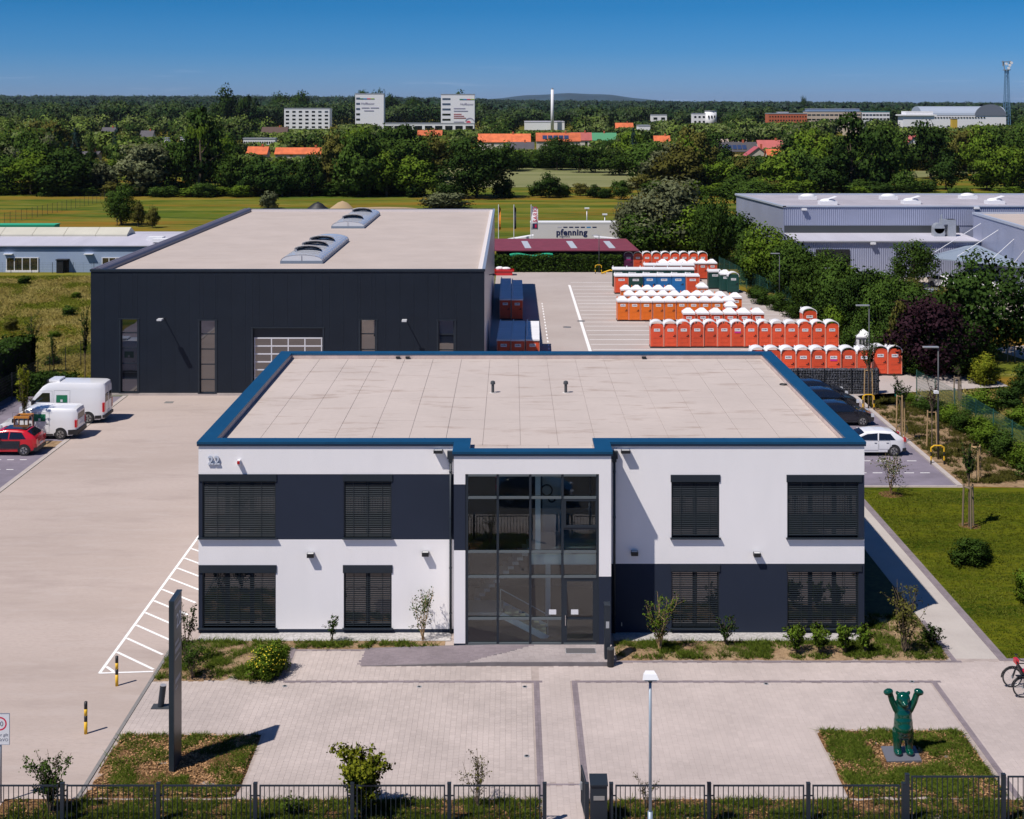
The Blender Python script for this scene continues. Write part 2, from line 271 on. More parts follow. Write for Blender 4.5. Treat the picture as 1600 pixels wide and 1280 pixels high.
# ------------------------------------------------------------------ mesh helpers
class MB:
    def __init__(s): s.v = []; s.f = []; s.m = []; s.smooth = []
    def quad(s, a, b, c, d, m=0): i = len(s.v); s.v += [a, b, c, d]; s.f.append((i, i+1, i+2, i+3)); s.m.append(m)
    def poly(s, pts, m=0): i = len(s.v); s.v += list(pts); s.f.append(tuple(range(i, i+len(pts)))); s.m.append(m)
    def box(s, x0, x1, y0, y1, z0, z1, m=0, skip=''):
        i = len(s.v)
        s.v += [(x0,y0,z0),(x1,y0,z0),(x1,y1,z0),(x0,y1,z0),(x0,y0,z1),(x1,y0,z1),(x1,y1,z1),(x0,y1,z1)]
        for k, q in (('b',(0,3,2,1)),('t',(4,5,6,7)),('f',(0,1,5,4)),('r',(1,2,6,5)),('k',(2,3,7,6)),('l',(3,0,4,7))):
            if k not in skip: s.f.append(tuple(i+j for j in q)); s.m.append(m)
        return s
    def prism(s, pts, z0, z1, m=0):                     # ccw outline in xy
        n = len(pts); i = len(s.v)
        s.v += [(p[0], p[1], z0) for p in pts] + [(p[0], p[1], z1) for p in pts]
        s.f.append(tuple(i+n+k for k in range(n))); s.m.append(m)
        s.f.append(tuple(i+k for k in reversed(range(n)))); s.m.append(m)
        for k in range(n): s.f.append((i+k, i+(k+1)%n, i+n+(k+1)%n, i+n+k)); s.m.append(m)
        return s
    def tube(s, p, q, r, r2=None, n=8, m=0, caps=True):
        p, q = Vector(p), Vector(q); r2 = r if r2 is None else r2
        d = (q - p)
        if d.length < 1e-6: return s
        d.normalize(); a = d.orthogonal().normalized(); b = d.cross(a); i = len(s.v)
        for c, rr in ((p, r), (q, r2)):
            for k in range(n):
                t = 2*math.pi*k/n; s.v.append(tuple(c + (a*math.cos(t) + b*math.sin(t))*rr))
        for k in range(n): s.f.append((i+k, i+(k+1)%n, i+n+(k+1)%n, i+n+k)); s.m.append(m)
        if caps: s.f.append(tuple(i+k for k in reversed(range(n)))); s.m.append(m); s.f.append(tuple(i+n+k for k in range(n))); s.m.append(m)
        return s
    def ring(s, c, axis, R, r, n=24, k=6, m=0):          # torus
        c = Vector(c); ax = Vector(axis).normalized(); a = ax.orthogonal().normalized(); b = ax.cross(a); i = len(s.v)
        for u in range(n):
            t = 2*math.pi*u/n; d = a*math.cos(t)+b*math.sin(t)
            for w in range(k):
                p = 2*math.pi*w/k; s.v.append(tuple(c + d*(R + r*math.cos(p)) + ax*(r*math.sin(p))))
        for u in range(n):
            for w in range(k):
                s.f.append((i+u*k+w, i+((u+1)%n)*k+w, i+((u+1)%n)*k+(w+1)%k, i+u*k+(w+1)%k)); s.m.append(m)
        return s
    def ball(s, c, r, n=10, k=6, m=0, rot=None):
        rx, ry, rz = r if isinstance(r, tuple) else (r, r, r); i = len(s.v); c = Vector(c)
        for a in range(k+1):
            ph = math.pi*a/k
            for b in range(n):
                t = 2*math.pi*b/n; p = Vector((rx*math.sin(ph)*math.cos(t), ry*math.sin(ph)*math.sin(t), rz*math.cos(ph)))
                if rot: p = rot @ p
                s.v.append(tuple(c + p))
        for a in range(k):
            for b in range(n): s.f.append((i+a*n+b, i+(a+1)*n+b, i+(a+1)*n+(b+1)%n, i+a*n+(b+1)%n)); s.m.append(m)
        return s
    def mesh(s, name, mats, smooth=False):
        me = bpy.data.meshes.new(name); me.from_pydata(s.v, [], s.f)
        mats = mats if isinstance(mats, (list, tuple)) else [mats]
        for x in mats: me.materials.append(x)
        if len(mats) > 1: me.polygons.foreach_set('material_index', s.m)
        if smooth: me.polygons.foreach_set('use_smooth', [True]*len(me.polygons))
        me.update(); return me
    def build(s, name, mats, parent=None, smooth=False, loc=None):
        return link(name, s.mesh(name, mats, smooth), parent, loc)
def link(name, data, parent=None, loc=None, rz=0.0, scale=None):
    o = bpy.data.objects.new(name, data); COL.objects.link(o)
    if parent: o.parent = parent
    if loc: o.location = loc
    if rz: o.rotation_euler = (0, 0, rz)
    if scale: o.scale = scale
    return o
def tag(o, label=None, cat=None, group=None, kind=None):
    if label: o['label'] = label
    if cat: o['category'] = cat
    if group: o['group'] = group
    if kind: o['kind'] = kind
    return o
def thing(name, label, cat, loc=(0, 0, 0), rz=0.0, group=None):
    return tag(link(name, None, None, loc, rz), label, cat, group)
CH = {}
def copy_tree(root, loc, rz=None, label=None, group=None, scale=None):
    if root.name not in CH: CH[root.name] = [(c, list(c.children)) for c in root.children]
    r = root.copy(); COL.objects.link(r); r.location = loc
    if rz is not None: r.rotation_euler = (0, 0, rz)
    if scale: r.scale = scale
    if label: r['label'] = label
    if group: r['group'] = group
    for c, gs in CH[root.name]:
        k = c.copy(); COL.objects.link(k); k.parent = r
        for g in gs: q = g.copy(); COL.objects.link(q); q.parent = k
    return r
def text_mesh(txt, size, mat_, depth=0.0, align='LEFT', sp=1.0, bold=0.0):
    cu = bpy.data.curves.new('t', 'FONT'); cu.body = txt; cu.size = size; cu.extrude = depth; cu.align_x = align; cu.resolution_u = 3; cu.space_character = sp; cu.offset = bold
    cu.fill_mode = 'BOTH'
    o = bpy.data.objects.new('t', cu); COL.objects.link(o)
    me = bpy.data.meshes.new_from_object(o.evaluated_get(bpy.context.evaluated_depsgraph_get()))
    bpy.data.objects.remove(o); me.materials.clear(); me.materials.append(mat_); return me
def struct(name, mb, m, z=None):
    return tag(mb.build(name, m), kind='structure')
def sheet(name, pts, z, m, kind='structure'):
    mb = MB(); mb.poly([(p[0], p[1], z) for p in pts]); o = mb.build(name, m); o['kind'] = kind; return o
def rect(x0, x1, y0, y1): return [(x0, y0), (x1, y0), (x1, y1), (x0, y1)]
ORD = ['first','second','third','fourth','fifth','sixth','seventh','eighth','ninth','tenth','eleventh','twelfth','thirteenth','fourteenth','fifteenth','sixteenth','seventeenth','eighteenth','nineteenth','twentieth']
def nth(i):
    n = i + 1
    if n <= 20: return ORD[i]
    return '%d%s' % (n, 'th' if n % 100 in (11, 12, 13) else {1: 'st', 2: 'nd', 3: 'rd'}.get(n % 10, 'th'))
# ------------------------------------------------------------------ fast numpy meshes
def np_mesh(name, V, nv, m, nrm=None):
    """V: (faces*nv, 3) vertices, nv per face"""
    V = np.asarray(V, dtype=np.float32); n = len(V)//nv
    me = bpy.data.meshes.new(name)
    me.vertices.add(len(V)); me.vertices.foreach_set('co', V.ravel())
    me.loops.add(len(V)); me.loops.foreach_set('vertex_index', np.arange(len(V), dtype=np.int32))
    me.polygons.add(n); me.polygons.foreach_set('loop_start', np.arange(0, len(V), nv, dtype=np.int32))
    try: me.polygons.foreach_set('loop_total', np.full(n, nv, dtype=np.int32))
    except Exception: pass
    if nrm is not None:
        a = me.attributes.new('nrm', 'FLOAT_VECTOR', 'POINT'); a.data.foreach_set('vector', np.repeat(np.asarray(nrm, dtype=np.float32), nv, axis=0).ravel())
    me.materials.append(m); me.update(calc_edges=True); return me
def unit(a): return a / np.maximum(np.linalg.norm(a, axis=-1, keepdims=True), 1e-9)
def leaf_quads(rg, P, N, size, aspect=0.75, tilt=0.8):
    n = len(P); R = unit(N + rg.normal(0, tilt*0.6, (n, 3)))
    A = unit(np.cross(R, rg.normal(0, 1, (n, 3)))); B = np.cross(R, A)
    s = (size * rg.uniform(0.6, 1.4, n))[:, None]
    q = np.stack([P - A*s*0.5, P + B*s*0.5*aspect, P + A*s*0.5, P - B*s*0.5*aspect], axis=1)
    return q.reshape(-1, 3)
def crown_data(seed, nb=30, nl=70, leaf=0.04, kind='round'):
    """unit crown: z 0..1, radius about 0.5"""
    rg = np.random.default_rng(seed)
    d = unit(rg.normal(0, 1, (nb, 3))); 
    if kind == 'cone':
        z = rg.uniform(0.02, 0.95, nb)**1.3; rr = (1 - z)*0.42; a = rg.uniform(0, 2*math.pi, nb)
        C = np.stack([np.cos(a)*rr*0.8, np.sin(a)*rr*0.8, z], 1); rb = 0.05 + 0.13*(1 - z)
    elif kind == 'column':
        z = rg.uniform(0.06, 0.95, nb); rr = 0.34*np.sin(np.clip(z*1.05, 0, 1)*math.pi)**0.55; a = rg.uniform(0, 2*math.pi, nb)
        C = np.stack([np.cos(a)*rr*rg.uniform(0.4, 1.1, nb), np.sin(a)*rr*rg.uniform(0.4, 1.1, nb), z], 1); rb = rg.uniform(0.07, 0.14, nb)
    elif kind == 'bush':
        d[:, 2] = np.abs(d[:, 2]); rad = rg.uniform(0.35, 0.95, nb)[:, None]
        C = d*rad*np.array([0.36, 0.36, 0.72]) + np.array([0, 0, 0.06]); rb = rg.uniform(0.10, 0.19, nb)
    else:
        rad = rg.uniform(0.45, 1.0, nb)[:, None]
        low = np.where(d[:, 2:3] < 0, 1.25, 1.0); d = d*np.concatenate([low, low, np.ones_like(low)], 1)
        C = d*rad*np.array([0.36, 0.36, 0.40]) + np.array([0, 0, 0.47]); rb = rg.uniform(0.10, 0.20, nb)
    P = []; N = []; K = []
    for i in range(nb):
        k = int(nl*(rb[i]/0.15)**1.5) + 6
        r = unit(rg.normal(0, 1, (k, 3)))
        p = C[i] + r*rb[i]*(rg.uniform(0.45, 1.08, k)[:, None])*np.array([1, 1, 0.85])
        P.append(p); N.append(r); K.append(np.full(k, i))
    P = np.concatenate(P); N = np.concatenate(N)
    mid = np.array([0, 0, 0.42])
    nr = unit(N*0.75 + unit(P - mid)*0.6 + rg.normal(0, 0.22, P.shape))
    return rg, P, N, nr, leaf
def crown_mesh(name, seed, m, **k):
    rg, P, N, nr, leaf = crown_data(seed, **k)
    return np_mesh(name, leaf_quads(rg, P, N, leaf), 4, m, nr)
def trunk_mesh(name, seed, r, m, crown0=0.35, limbs=6):
    """unit height trunk up to z=0.8 (base 0), radius r relative"""
    rd = random.Random(seed); b = MB(); p = Vector((0, 0, -0.02)); seg = 4
    for i in range(seg):
        q = Vector((rd.uniform(-.02, .02), rd.uniform(-.02, .02), 0.8*(i+1)/seg))
        b.tube(p, q, r*(1 - i/seg*0.7), r*(1 - (i+1)/seg*0.7), 7, caps=False); p = q
    for i in range(limbs):
        z = rd.uniform(crown0, 0.65); a = rd.uniform(0, 6.28); L = rd.uniform(.15, .3)
        b.tube((0, 0, z), (math.cos(a)*L, math.sin(a)*L, z + L*rd.uniform(.5, 1)), r*.35, r*.08, 5, caps=False)
    return b.mesh(name, m)
def grass_mesh(name, seed, P, h, w, k, m, spread=0.12, lean=0.5):
    """tufts of k triangular blades at points P"""
    rg = np.random.default_rng(seed); n = len(P); P = np.repeat(P, k, axis=0); n = len(P)
    hh = np.repeat(h*np.ones(n//k), k)*rg.uniform(0.5, 1.2, n)
    base = P + np.concatenate([rg.normal(0, spread, (n, 2)), np.zeros((n, 1))], 1)
    a = rg.uniform(0, 2*math.pi, n); side = np.stack([np.cos(a), np.sin(a), np.zeros(n)], 1)*(w*rg.uniform(.6, 1.3, n))[:, None]*0.5
    ln = np.concatenate([rg.normal(0, lean, (n, 2)), np.ones((n, 1))], 1)*hh[:, None]
    tip = base + ln
    V = np.stack([base - side, base + side, tip + side*0.25], 1).reshape(-1, 3)
    nr = unit(np.stack([ln[:, 0]*0.5, ln[:, 1]*0.5-hh*.25, hh*1.1], 1) + rg.normal(0, .22, (n, 3))*hh[:, None])
    return np_mesh(name, V, 3, m, nr)

# ------------------------------------------------------------------ ground and far terrain
def terrain():
    xs = np.linspace(-9000, 9000, 61); ys = np.concatenate([[-200, 0, 60, 200, 600, 1400, 2200], np.linspace(2800, 15000, 30)])
    def hz(x, y):
        r = (17 - 9.5*math.tanh((x+250)/500))*max(0, min(1, (y-2300)/1900))
        r += 2.5*math.sin(x*0.0021+1)*max(0, min(1, (y-2600)/1500))
        return r
    v = [(x, y, hz(x, y)) for y in ys for x in xs]; nx = len(xs)
    f = [(j*nx+i, j*nx+i+1, (j+1)*nx+i+1, (j+1)*nx+i) for j in range(len(ys)-1) for i in range(nx-1)]
    me = bpy.data.meshes.new('ground'); me.from_pydata(v, [], f); me.materials.append(MEADOW); me.update()
    tag(link('ground', me), kind='structure'); return hz
HZ = terrain()
b = MB()                                                      # distant ridge on the horizon
nx = 50; 
for j, (y, k) in enumerate([(8200, 0), (8800, 0.75), (9400, 1.0), (10400, 0.3), (11500, 0)]):
    for i in range(nx):
        x = -1300 + 3600*i/(nx-1); u = (i/(nx-1))
        env = math.exp(-((x-480)/560)**2)*0.95 + 0.30*math.exp(-((x+150)/500)**2) + 0.12*math.exp(-((x-1500)/500)**2)
        b.v.append((x, y, -5 + k*(92*env + 2.5*math.sin(x*.021) + 2*math.sin(x*.007+2) + 4)))
for j in range(4):
    for i in range(nx-1): b.f.append((j*nx+i, j*nx+i+1, (j+1)*nx+i+1, (j+1)*nx+i)); b.m.append(0)
tag(b.build('hills', mat('hazy_wooded_ridge', (0.018, 0.050, 0.075), 0.95, noise=0.3, scale=0.004), smooth=True), kind='structure')  # blue of the distance haze is painted into the ridge colour

Z1 = 0.006
sheet('yard', [(-27.6, 37.6), (24.7, 37.6), (24.7, 98.2), (-27.6, 98.2)], Z1, YARD)
sheet('road', [(-90, 22), (90, 22), (90, 35.6), (-90, 35.6)], Z1, mat('asphalt', (.055, .052, .052), .9, noise=.15, scale=.6))
sheet('pavement', [(-90, 35.6), (90, 35.6), (90, 37.6), (-90, 37.6)], Z1+.004, KERB)
sheet('storage_yard', [(-1.95, 98.2), (32.4, 98.2), (25.2, 155), (23.6, 170), (-1.95, 170)], Z1, LOT)
sheet('driveway', [(24.7, 94.2), (36.9, 101.4), (36.4, 106.4), (31.4, 106.4), (32.4, 98.2), (24.7, 98.2)], Z1 + .004, LOT)
sheet('gravel_road', [(42, 112), (75, 108), (75, 132), (62, 124), (50, 121), (41, 117)], Z1, mat('gravel_road', (0.44, 0.36, 0.30), .9, noise=.12, scale=.6))
sheet('company_car_park', [(36, 135), (80, 128), (80, 172), (36, 172)], Z1, mat('gravel_car_park', (0.42, 0.36, 0.30), .9, noise=.12, scale=.5))
sheet('left_parking_bays', [(-36, 62), (-27.95, 62), (-27.95, 97.9), (-36, 97.9)], Z1 + .004, PARK)
sheet('right_parking_bays', [(13.97, 74.95), (24.4, 74.95), (24.4, 97.6), (13.97, 97.6)], Z1 + .004, PARK)
# kerbs of separate stones
def kerb(name, x0, y0, x1, y1, w, h, stone=1.0, m=KERB):
    L = math.hypot(x1-x0, y1-y0); n = max(1, round(L/stone)); a = math.atan2(y1-y0, x1-x0); s = L/n
    mb = MB(); mb.box(0.006, s-0.006, -w/2, w/2, -0.05, h); me = mb.mesh('kerbstone', m)
    root = link(name, None); root['kind'] = 'structure'
    for i in range(n): link('kerbstone', me, root, (x0+(x1-x0)*i/n, y0+(y1-y0)*i/n, 0.003*((i*7) % 3)/3), a)
kerb('kerb', -27.78, 62, -27.78, 98, 0.3, 0.03)
kerb('kerb', 24.55, 74.8, 24.55, 97.6, 0.3, 0.09)
kerb('kerb', 14.1, 74.85, 24.4, 74.85, 0.14, 0.05)
kerb('kerb', 24.9, 98.0, 36.9, 101.5, 0.2, 0.05) if False else None
kerb('kerb', 32.5, 98.2, 25.3, 155, 0.2, 0.1, 2.0)
# left planted island in the parking strip
sheet('tree_island', rect(-31.5, -27.95, 83.0, 84.9), Z1 + .012, SOIL)
sheet('lawn', [(18.7, 51.6), (70, 51.6), (70, 60), (32, 74), (28.3, 74.6), (13.97, 74.75), (13.97, 74.0), (16.62, 74.0), (18.7, 74.0)], 0.012, LAWN)
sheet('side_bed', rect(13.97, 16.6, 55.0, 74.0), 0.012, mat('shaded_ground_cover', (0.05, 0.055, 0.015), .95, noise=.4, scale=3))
sheet('concrete_path', rect(16.62, 18.38, 51.4, 74.0), 0.020, ground_mat('path_concrete', [(0.45, 0.41, 0.38), (0.40, 0.36, 0.335)], [(0, 0.5), (0, 0.4), (0, 0.65)], bump=.1))
sheet('sand_strip', [(24.7, 74.9), (28.3, 74.6), (34, 73.5), (36, 76), (29.2, 86), (28.4, 97), (27, 99), (24.7, 98)], 0.010, SOIL)
sheet('field', [(-42, 340), (70, 345), (150, 420), (60, 440), (-60, 450)], 0.05, FIELD)
sheet('gravel_strip', [(XA(310, 53.6), 53.3), (-2.4, 53.3), (-2.4, 54.2), (XA(310, 53.6), 54.2)], 0.03, mat('gravel_strip', (0.42, 0.40, 0.39), .9, noise=.25, scale=9, bump=.4, bscale=40))
sheet('gravel_strip', [(4.0, 53.3), (13.97, 53.3), (13.97, 54.2), (4.0, 54.2)], 0.03, MATS['gravel_strip'])

# ------------------------------------------------------------------ paving laid stone by stone
def pavers(name, region, bx, by, cw, rw, m, z=0.03, zf=None, gap=0.0045, seed=1, stagger=True, run='y'):
    rg = np.random.default_rng(seed); out = []
    u0, u1, v0, v1 = (*bx, *by) if run == 'y' else (*by, *bx)
    nc = int((u1-u0)/cw)
    for i in range(nc):
        u = u0 + i*cw; off = (rg.uniform(0, rw) if stagger else 0)
        vs = np.arange(v0-off, v1, rw)
        for v in vs:
            a0, a1, c0, c1 = u+gap/2, u+cw-gap/2, v+gap/2, v+rw-gap/2
            x0, x1, y0, y1 = (a0, a1, c0, c1) if run == 'y' else (c0, c1, a0, a1)
            if region((x0+x1)/2, (y0+y1)/2): out.append((x0, x1, y0, y1))
    A = np.array(out); n = len(A); zt = z + rg.uniform(0, 0.0012, n)
    def zz(x, y): return zt + (np.vectorize(zf)(x, y) if zf else 0)
    x0, x1, y0, y1 = A.T
    c = [np.stack([x, y, zz(x, y)], 1) for x, y in ((x0, y0), (x1, y0), (x1, y1), (x0, y1))]
    d = [q - np.array([0, 0, 0.012]) for q in c]
    V = np.stack([*c, *d], 1).reshape(-1, 3)
    idx = np.array([(0,1,2,3),(4,5,1,0),(5,6,2,1),(6,7,3,2),(7,4,0,3)])
    Fi = (idx[None] + (np.arange(n)*8)[:, None, None]).reshape(-1)
    me = bpy.data.meshes.new(name); me.vertices.add(len(V)); me.vertices.foreach_set('co', V.astype(np.float32).ravel())
    me.loops.add(len(Fi)); me.loops.foreach_set('vertex_index', Fi.astype(np.int32)); nf = n*5
    me.polygons.add(nf); me.polygons.foreach_set('loop_start', np.arange(0, nf*4, 4, dtype=np.int32))
    me.materials.append(m); me.update(calc_edges=True); me.shade_flat()
    return link(name, me)
BEDS = [(-13.05, -8.3, 40.0, 45.4), (-13.05, -8.3, 49.55, 54), (-8.3, -2.6, 52.45, 54), (10.1, 15.05, 40.0, 45.75), (3.9, 16.55, 51.4, 54), (-40, 40, 30, 41.25)]
BORD = [(0.78, 0.99, 41.2, 49.45), (2.16, 2.37, 41.2, 49.45), (-8.3, 0.99, 49.45, 49.62), (2.16, 15.4, 49.45, 49.62), (15.2, 15.4, 41.2, 49.45),
        (3.9, 16.75, 51.22, 51.4), (16.55, 16.75, 51.4, 55.2), (-8.5, -8.3, 49.62, 52.5), (18.36, 18.7, 51.4, 74.0), (18.7, 26, 51.4, 51.6), (0.99, 2.16, 42.0, 42.1), (-8.3, -5.7, 52.33, 52.45)]
def inr(x, y, R): return any(a <= x <= c and b_ <= y <= d for a, c, b_, d in R)
def reg_main(x, y):
    if x > 18.36 and y > 51.4: return False
    if 0.99 < x < 2.16 and y < 41.25: return True
    if y > 51.3 and not (-8.3 < x < -5.65 and y < 52.4): return False
    if -5.65 < x < 3.85 and y > 50.85: return False
    return not inr(x, y, BEDS) and not inr(x, y, BORD)
sheet('paving_bed', [(-13.05, 38.0), (26, 38.0), (26, 51.5), (16.6, 51.6), (16.6, 53), (-13.05, 52.6)], 0.022, JOINT)
o = pavers('plaza_paving', lambda x, y: reg_main(x, y) and x < 0.9, (-13.05, 0.78), (38.6, 52.5), 0.186, 0.206, PAVE, seed=3)
tag(o, 'light concrete block paving of the plaza left of the entrance walk', 'paving', kind='stuff')
o = pavers('plaza_paving', lambda x, y: reg_main(x, y) and x >= 0.9, (0.99, 25.5), (38.6, 51.4), 0.186, 0.206, PAVE2, seed=4, gap=0.0028)
tag(o, 'fine light block paving around the bear and the entrance walk', 'paving', kind='stuff')
for i, (a_, c_, b1, d1) in enumerate(BORD):
    vert = (d1-b1) > (c_-a_); wd = (c_-a_) if vert else (d1-b1); nn_ = max(1, round(wd/.1))
    o = pavers('paving_band', lambda x, y: True, (a_, c_+1e-4), (b1, d1+1e-4), wd/nn_, 0.2, DPAVE, z=0.033, seed=50+i, stagger=False, run='y' if vert else 'x')
    tag(o, ['dark paver band left of the entrance walk', 'dark paver band right of the entrance walk', 'long dark paver band across the left plaza field', 'long dark paver band across the right plaza field', 'dark paver band right of the green bear', 'dark paver band in front of the right planting bed', 'short dark paver band at the right bed corner', 'short dark paver band beside the yellow-flowering shrub', 'dark paver band between the concrete path and the lawn', 'dark paver band along the front edge of the lawn', 'narrow dark paver line across the gate opening', 'dark paver band in front of the gravel strip left of the ramp'][i], 'paving band', kind='stuff')
# entrance ramp and platform (dark blocks on a sloping slab)
def ramp_z(x, y): return 0.14*max(0.0, min(1.0, (x + 5.4)/4.6))
rb = MB(); PX0, PX1, PY0, PY1 = -5.65, 3.7, 50.9, 52.62
for a, c in ((PX0, -5.4), (-5.4, -0.8), (-0.8, PX1)):
    za, zc = ramp_z(a, 0)+.03, ramp_z(c, 0)+.03
    rb.quad((a, PY0, za), (c, PY0, zc), (c, PY1, zc), (a, PY1, za)); rb.quad((a, PY0, 0), (c, PY0, 0), (c, PY0, zc), (a, PY0, za))
rb.quad((PX1, PY0, 0), (PX1, PY1, 0), (PX1, PY1, .17), (PX1, PY0, .17))
ramp_o = tag(rb.build('entrance_ramp', mat('ramp_edge', (0.16, 0.145, 0.15), .9, noise=.1, scale=2)), 'low dark paved ramp and platform in front of the glass entrance', 'ramp')
o = pavers('paver', lambda x, y: x < 1.0 - (52.6-y)*1.6, (PX0+.05, PX1-.02), (PY0+.04, PY1-.01), 0.1, 0.2, DPAVE, z=0.036, zf=ramp_z, seed=8, run='x'); o.parent = ramp_o; o['kind'] = 'stuff'
o = pavers('paver', lambda x, y: x >= 1.0 - (52.6-y)*1.6, (PX0+.05, PX1-.02), (PY0+.04, PY1-.01), 0.1, 0.2, mat('mid_paver', (0.34, 0.295, 0.29), .85, noise=.12, scale=.6, island=.08), z=0.036, zf=ramp_z, seed=9, run='x'); o.parent = ramp_o; o['kind'] = 'stuff'
# planted beds with uneven soil
def bed(name, x0, x1, y0, y1, m, amp=0.06, step=0.22, seed=0):
    nx, ny = max(3, int((x1-x0)/step)), max(3, int((y1-y0)/step)); rg = np.random.default_rng(seed)
    ph = rg.uniform(0, 6, 8); v = []; f = []
    for j in range(ny+1):
        for i in range(nx+1):
            x = x0+(x1-x0)*i/nx; y = y0+(y1-y0)*j/ny
            e = min(1, min(i, nx-i, j, ny-j)/2.0)
            z = 0.018 + e*(amp*(0.6+0.5*math.sin(x*1.7+ph[0])*math.cos(y*1.9+ph[1])) + amp*.35*math.sin(x*5.1+ph[2]+y*2)*math.sin(y*4.7+ph[3]))
            v.append((x, y, max(0.02, z)))
    for j in range(ny):
        for i in range(nx): f.append((j*(nx+1)+i, j*(nx+1)+i+1, (j+1)*(nx+1)+i+1, (j+1)*(nx+1)+i))
    me = bpy.data.meshes.new(name); me.from_pydata(v, [], f); me.materials.append(m); me.polygons.foreach_set('use_smooth', [True]*len(f)); me.update()
    return tag(link(name, me), kind='structure')
bed('planting_bed', -13.05, -8.5, 49.55, 53.3, SOIL, .10, seed=1)
bed('planting_bed', -8.5, -2.6, 52.46, 53.3, SOIL, .06, seed=2)
bed('planting_bed', 3.95, 16.55, 51.42, 53.3, SOIL, .12, seed=3)
bed('planting_bed', 13.98, 16.55, 53.3, 56.0, SOIL, .10, seed=4)
bed('planting_bed', -13.0, -8.3, 41.2, 45.4, MULCH, .08, seed=5)
bed('planting_bed', 10.15, 15.05, 41.2, 45.7, MULCH, .06, seed=6)
bed('planting_bed', -15.3, 0.95, 38.8, 41.2, MULCH, .06, seed=7)
bed('planting_bed', 2.2, 25, 38.8, 41.2, MULCH, .06, seed=8)
kerb('kerb', -13.12, 41.2, -13.12, 53.5, .12, .05, m=mat('grey_edging', (.20, .19, .185), .9))
# ground cover tufts, clumped
def clumped(rg, x0, x1, y0, y1, n, nc, sd):
    c = np.stack([rg.uniform(x0, x1, nc), rg.uniform(y0, y1, nc)], 1); k = rg.integers(0, nc, n)
    p = c[k] + rg.normal(0, sd, (n, 2)); p = p[(p[:, 0] > x0+.08) & (p[:, 0] < x1-.08) & (p[:, 1] > y0+.08) & (p[:, 1] < y1-.08)]
    return np.concatenate([p, np.full((len(p), 1), 0.05)], 1)
rg0 = np.random.default_rng(5)
def cover(name, label, boxes, h, w, k, m, seed, avoid=None):
    P = np.concatenate([clumped(rg0, *bx) for bx in boxes])
    if avoid is not None:
        for (ax, ay, ar) in avoid: P = P[np.hypot(P[:, 0]-ax, P[:, 1]-ay) > ar]
    o = link(name, grass_mesh(name, seed, P, h, w, k, m, spread=.05, lean=.8)); tag(o, label, 'ground cover', kind='stuff')
cover('ground_cover', 'green tufts of ground cover in the sandy beds along the office front',
      [(-13.05, -8.5, 49.6, 53.3, 1700, 70, .17), (-8.5, -2.6, 52.5, 53.2, 420, 26, .14), (3.95, 16.5, 51.45, 53.2, 2900, 120, .17), (14.0, 16.5, 53.2, 56, 350, 30, .2)], .16, .035, 9, LEAF['bed'], 11)
cover('ground_cover', 'green and brown tufts in the bark bed around the sign pylon',
      [(-13.0, -8.35, 41.2, 45.35, 2600, 80, .20)], .13, .035, 9, LEAF['bed'], 12, avoid=[(-10.3, 43.2, 0.8), (-11.4, 42.9, .5), (-9.6, 42.2, .5)])
cover('ground_cover', 'patchy green tufts in the bark bed around the green bear', [(10.2, 15.0, 41.2, 45.7, 4600, 150, .22)], .13, .035, 9, LEAF['bed'], 13, avoid=[(12.5, 43.85, .95)])
cover('ground_cover', 'low green planting in the strip behind the street fence', [(-15, .9, 38.9, 41.15, 5200, 230, .2), (2.3, 25, 38.9, 41.15, 5600, 240, .2)], .14, .035, 8, LEAF['bed'], 14)
cover('ground_cover', 'sparse dry tufts on the sandy strip beside the right parking bays', [(24.8, 28.6, 75.2, 97, 2100, 180, .22)], .20, .05, 8, LEAF['olive'], 15)
# wood chips
rgc = np.random.default_rng(3); n = 5200
Pc = np.concatenate([np.stack([rgc.uniform(-12.9, -8.4, n), rgc.uniform(41.3, 45.3, n), np.full(n, .10)], 1), np.stack([rgc.uniform(10.2, 15, n), rgc.uniform(41.3, 45.6, n), np.full(n, .09)], 1),
                     np.stack([rgc.uniform(-15, 25, n), rgc.uniform(38.9, 41.1, n), np.full(n, .09)], 1)])
Pc = Pc[~((Pc[:, 0] > .9) & (Pc[:, 0] < 2.3) & (Pc[:, 1] < 41.2))]
o = link('bark_chips', np_mesh('bark_chips', leaf_quads(rgc, Pc, np.tile([0, 0, 1.0], (len(Pc), 1)), .085, .45, .5), 4, mat('bark_chip', (0.34, 0.19, 0.085), .9, island=.6)))
tag(o, 'brown bark chips scattered over the beds', 'bark chips', kind='stuff')
# meadow grass left and right
def field_grass(name, label, poly_boxes, h, w, k, mats_, seed, n):
    rg = np.random.default_rng(seed); A = sum((b_[1]-b_[0])*(b_[3]-b_[2]) for b_ in poly_boxes)
    P = []
    for b_ in poly_boxes:
        q = int(n*(b_[1]-b_[0])*(b_[3]-b_[2])/A); P.append(np.stack([rg.uniform(b_[0], b_[1], q), rg.uniform(b_[2], b_[3], q), np.zeros(q)], 1))
    P = np.concatenate(P)
    s = rg.normal(0, .5, len(P))
    for _ in range(9):
        a = rg.uniform(0, 6.28); wl_ = rg.uniform(2.5, 16); s += np.sin((P[:, 0]*math.cos(a)+P[:, 1]*math.sin(a))*6.28/wl_+rg.uniform(0, 6.28)+np.sin(P[:, 1]*.3+a))*.6
    for j, mm in enumerate(mats_):
        sel = (s < 0) if j == 0 else (s >= 0)
        me = grass_mesh(name, seed+j, P[sel], h*(1, .8)[j], w, k, mm, spread=.28, lean=1.0)
        tag(link(name, me), label[j], 'grass', kind='stuff')
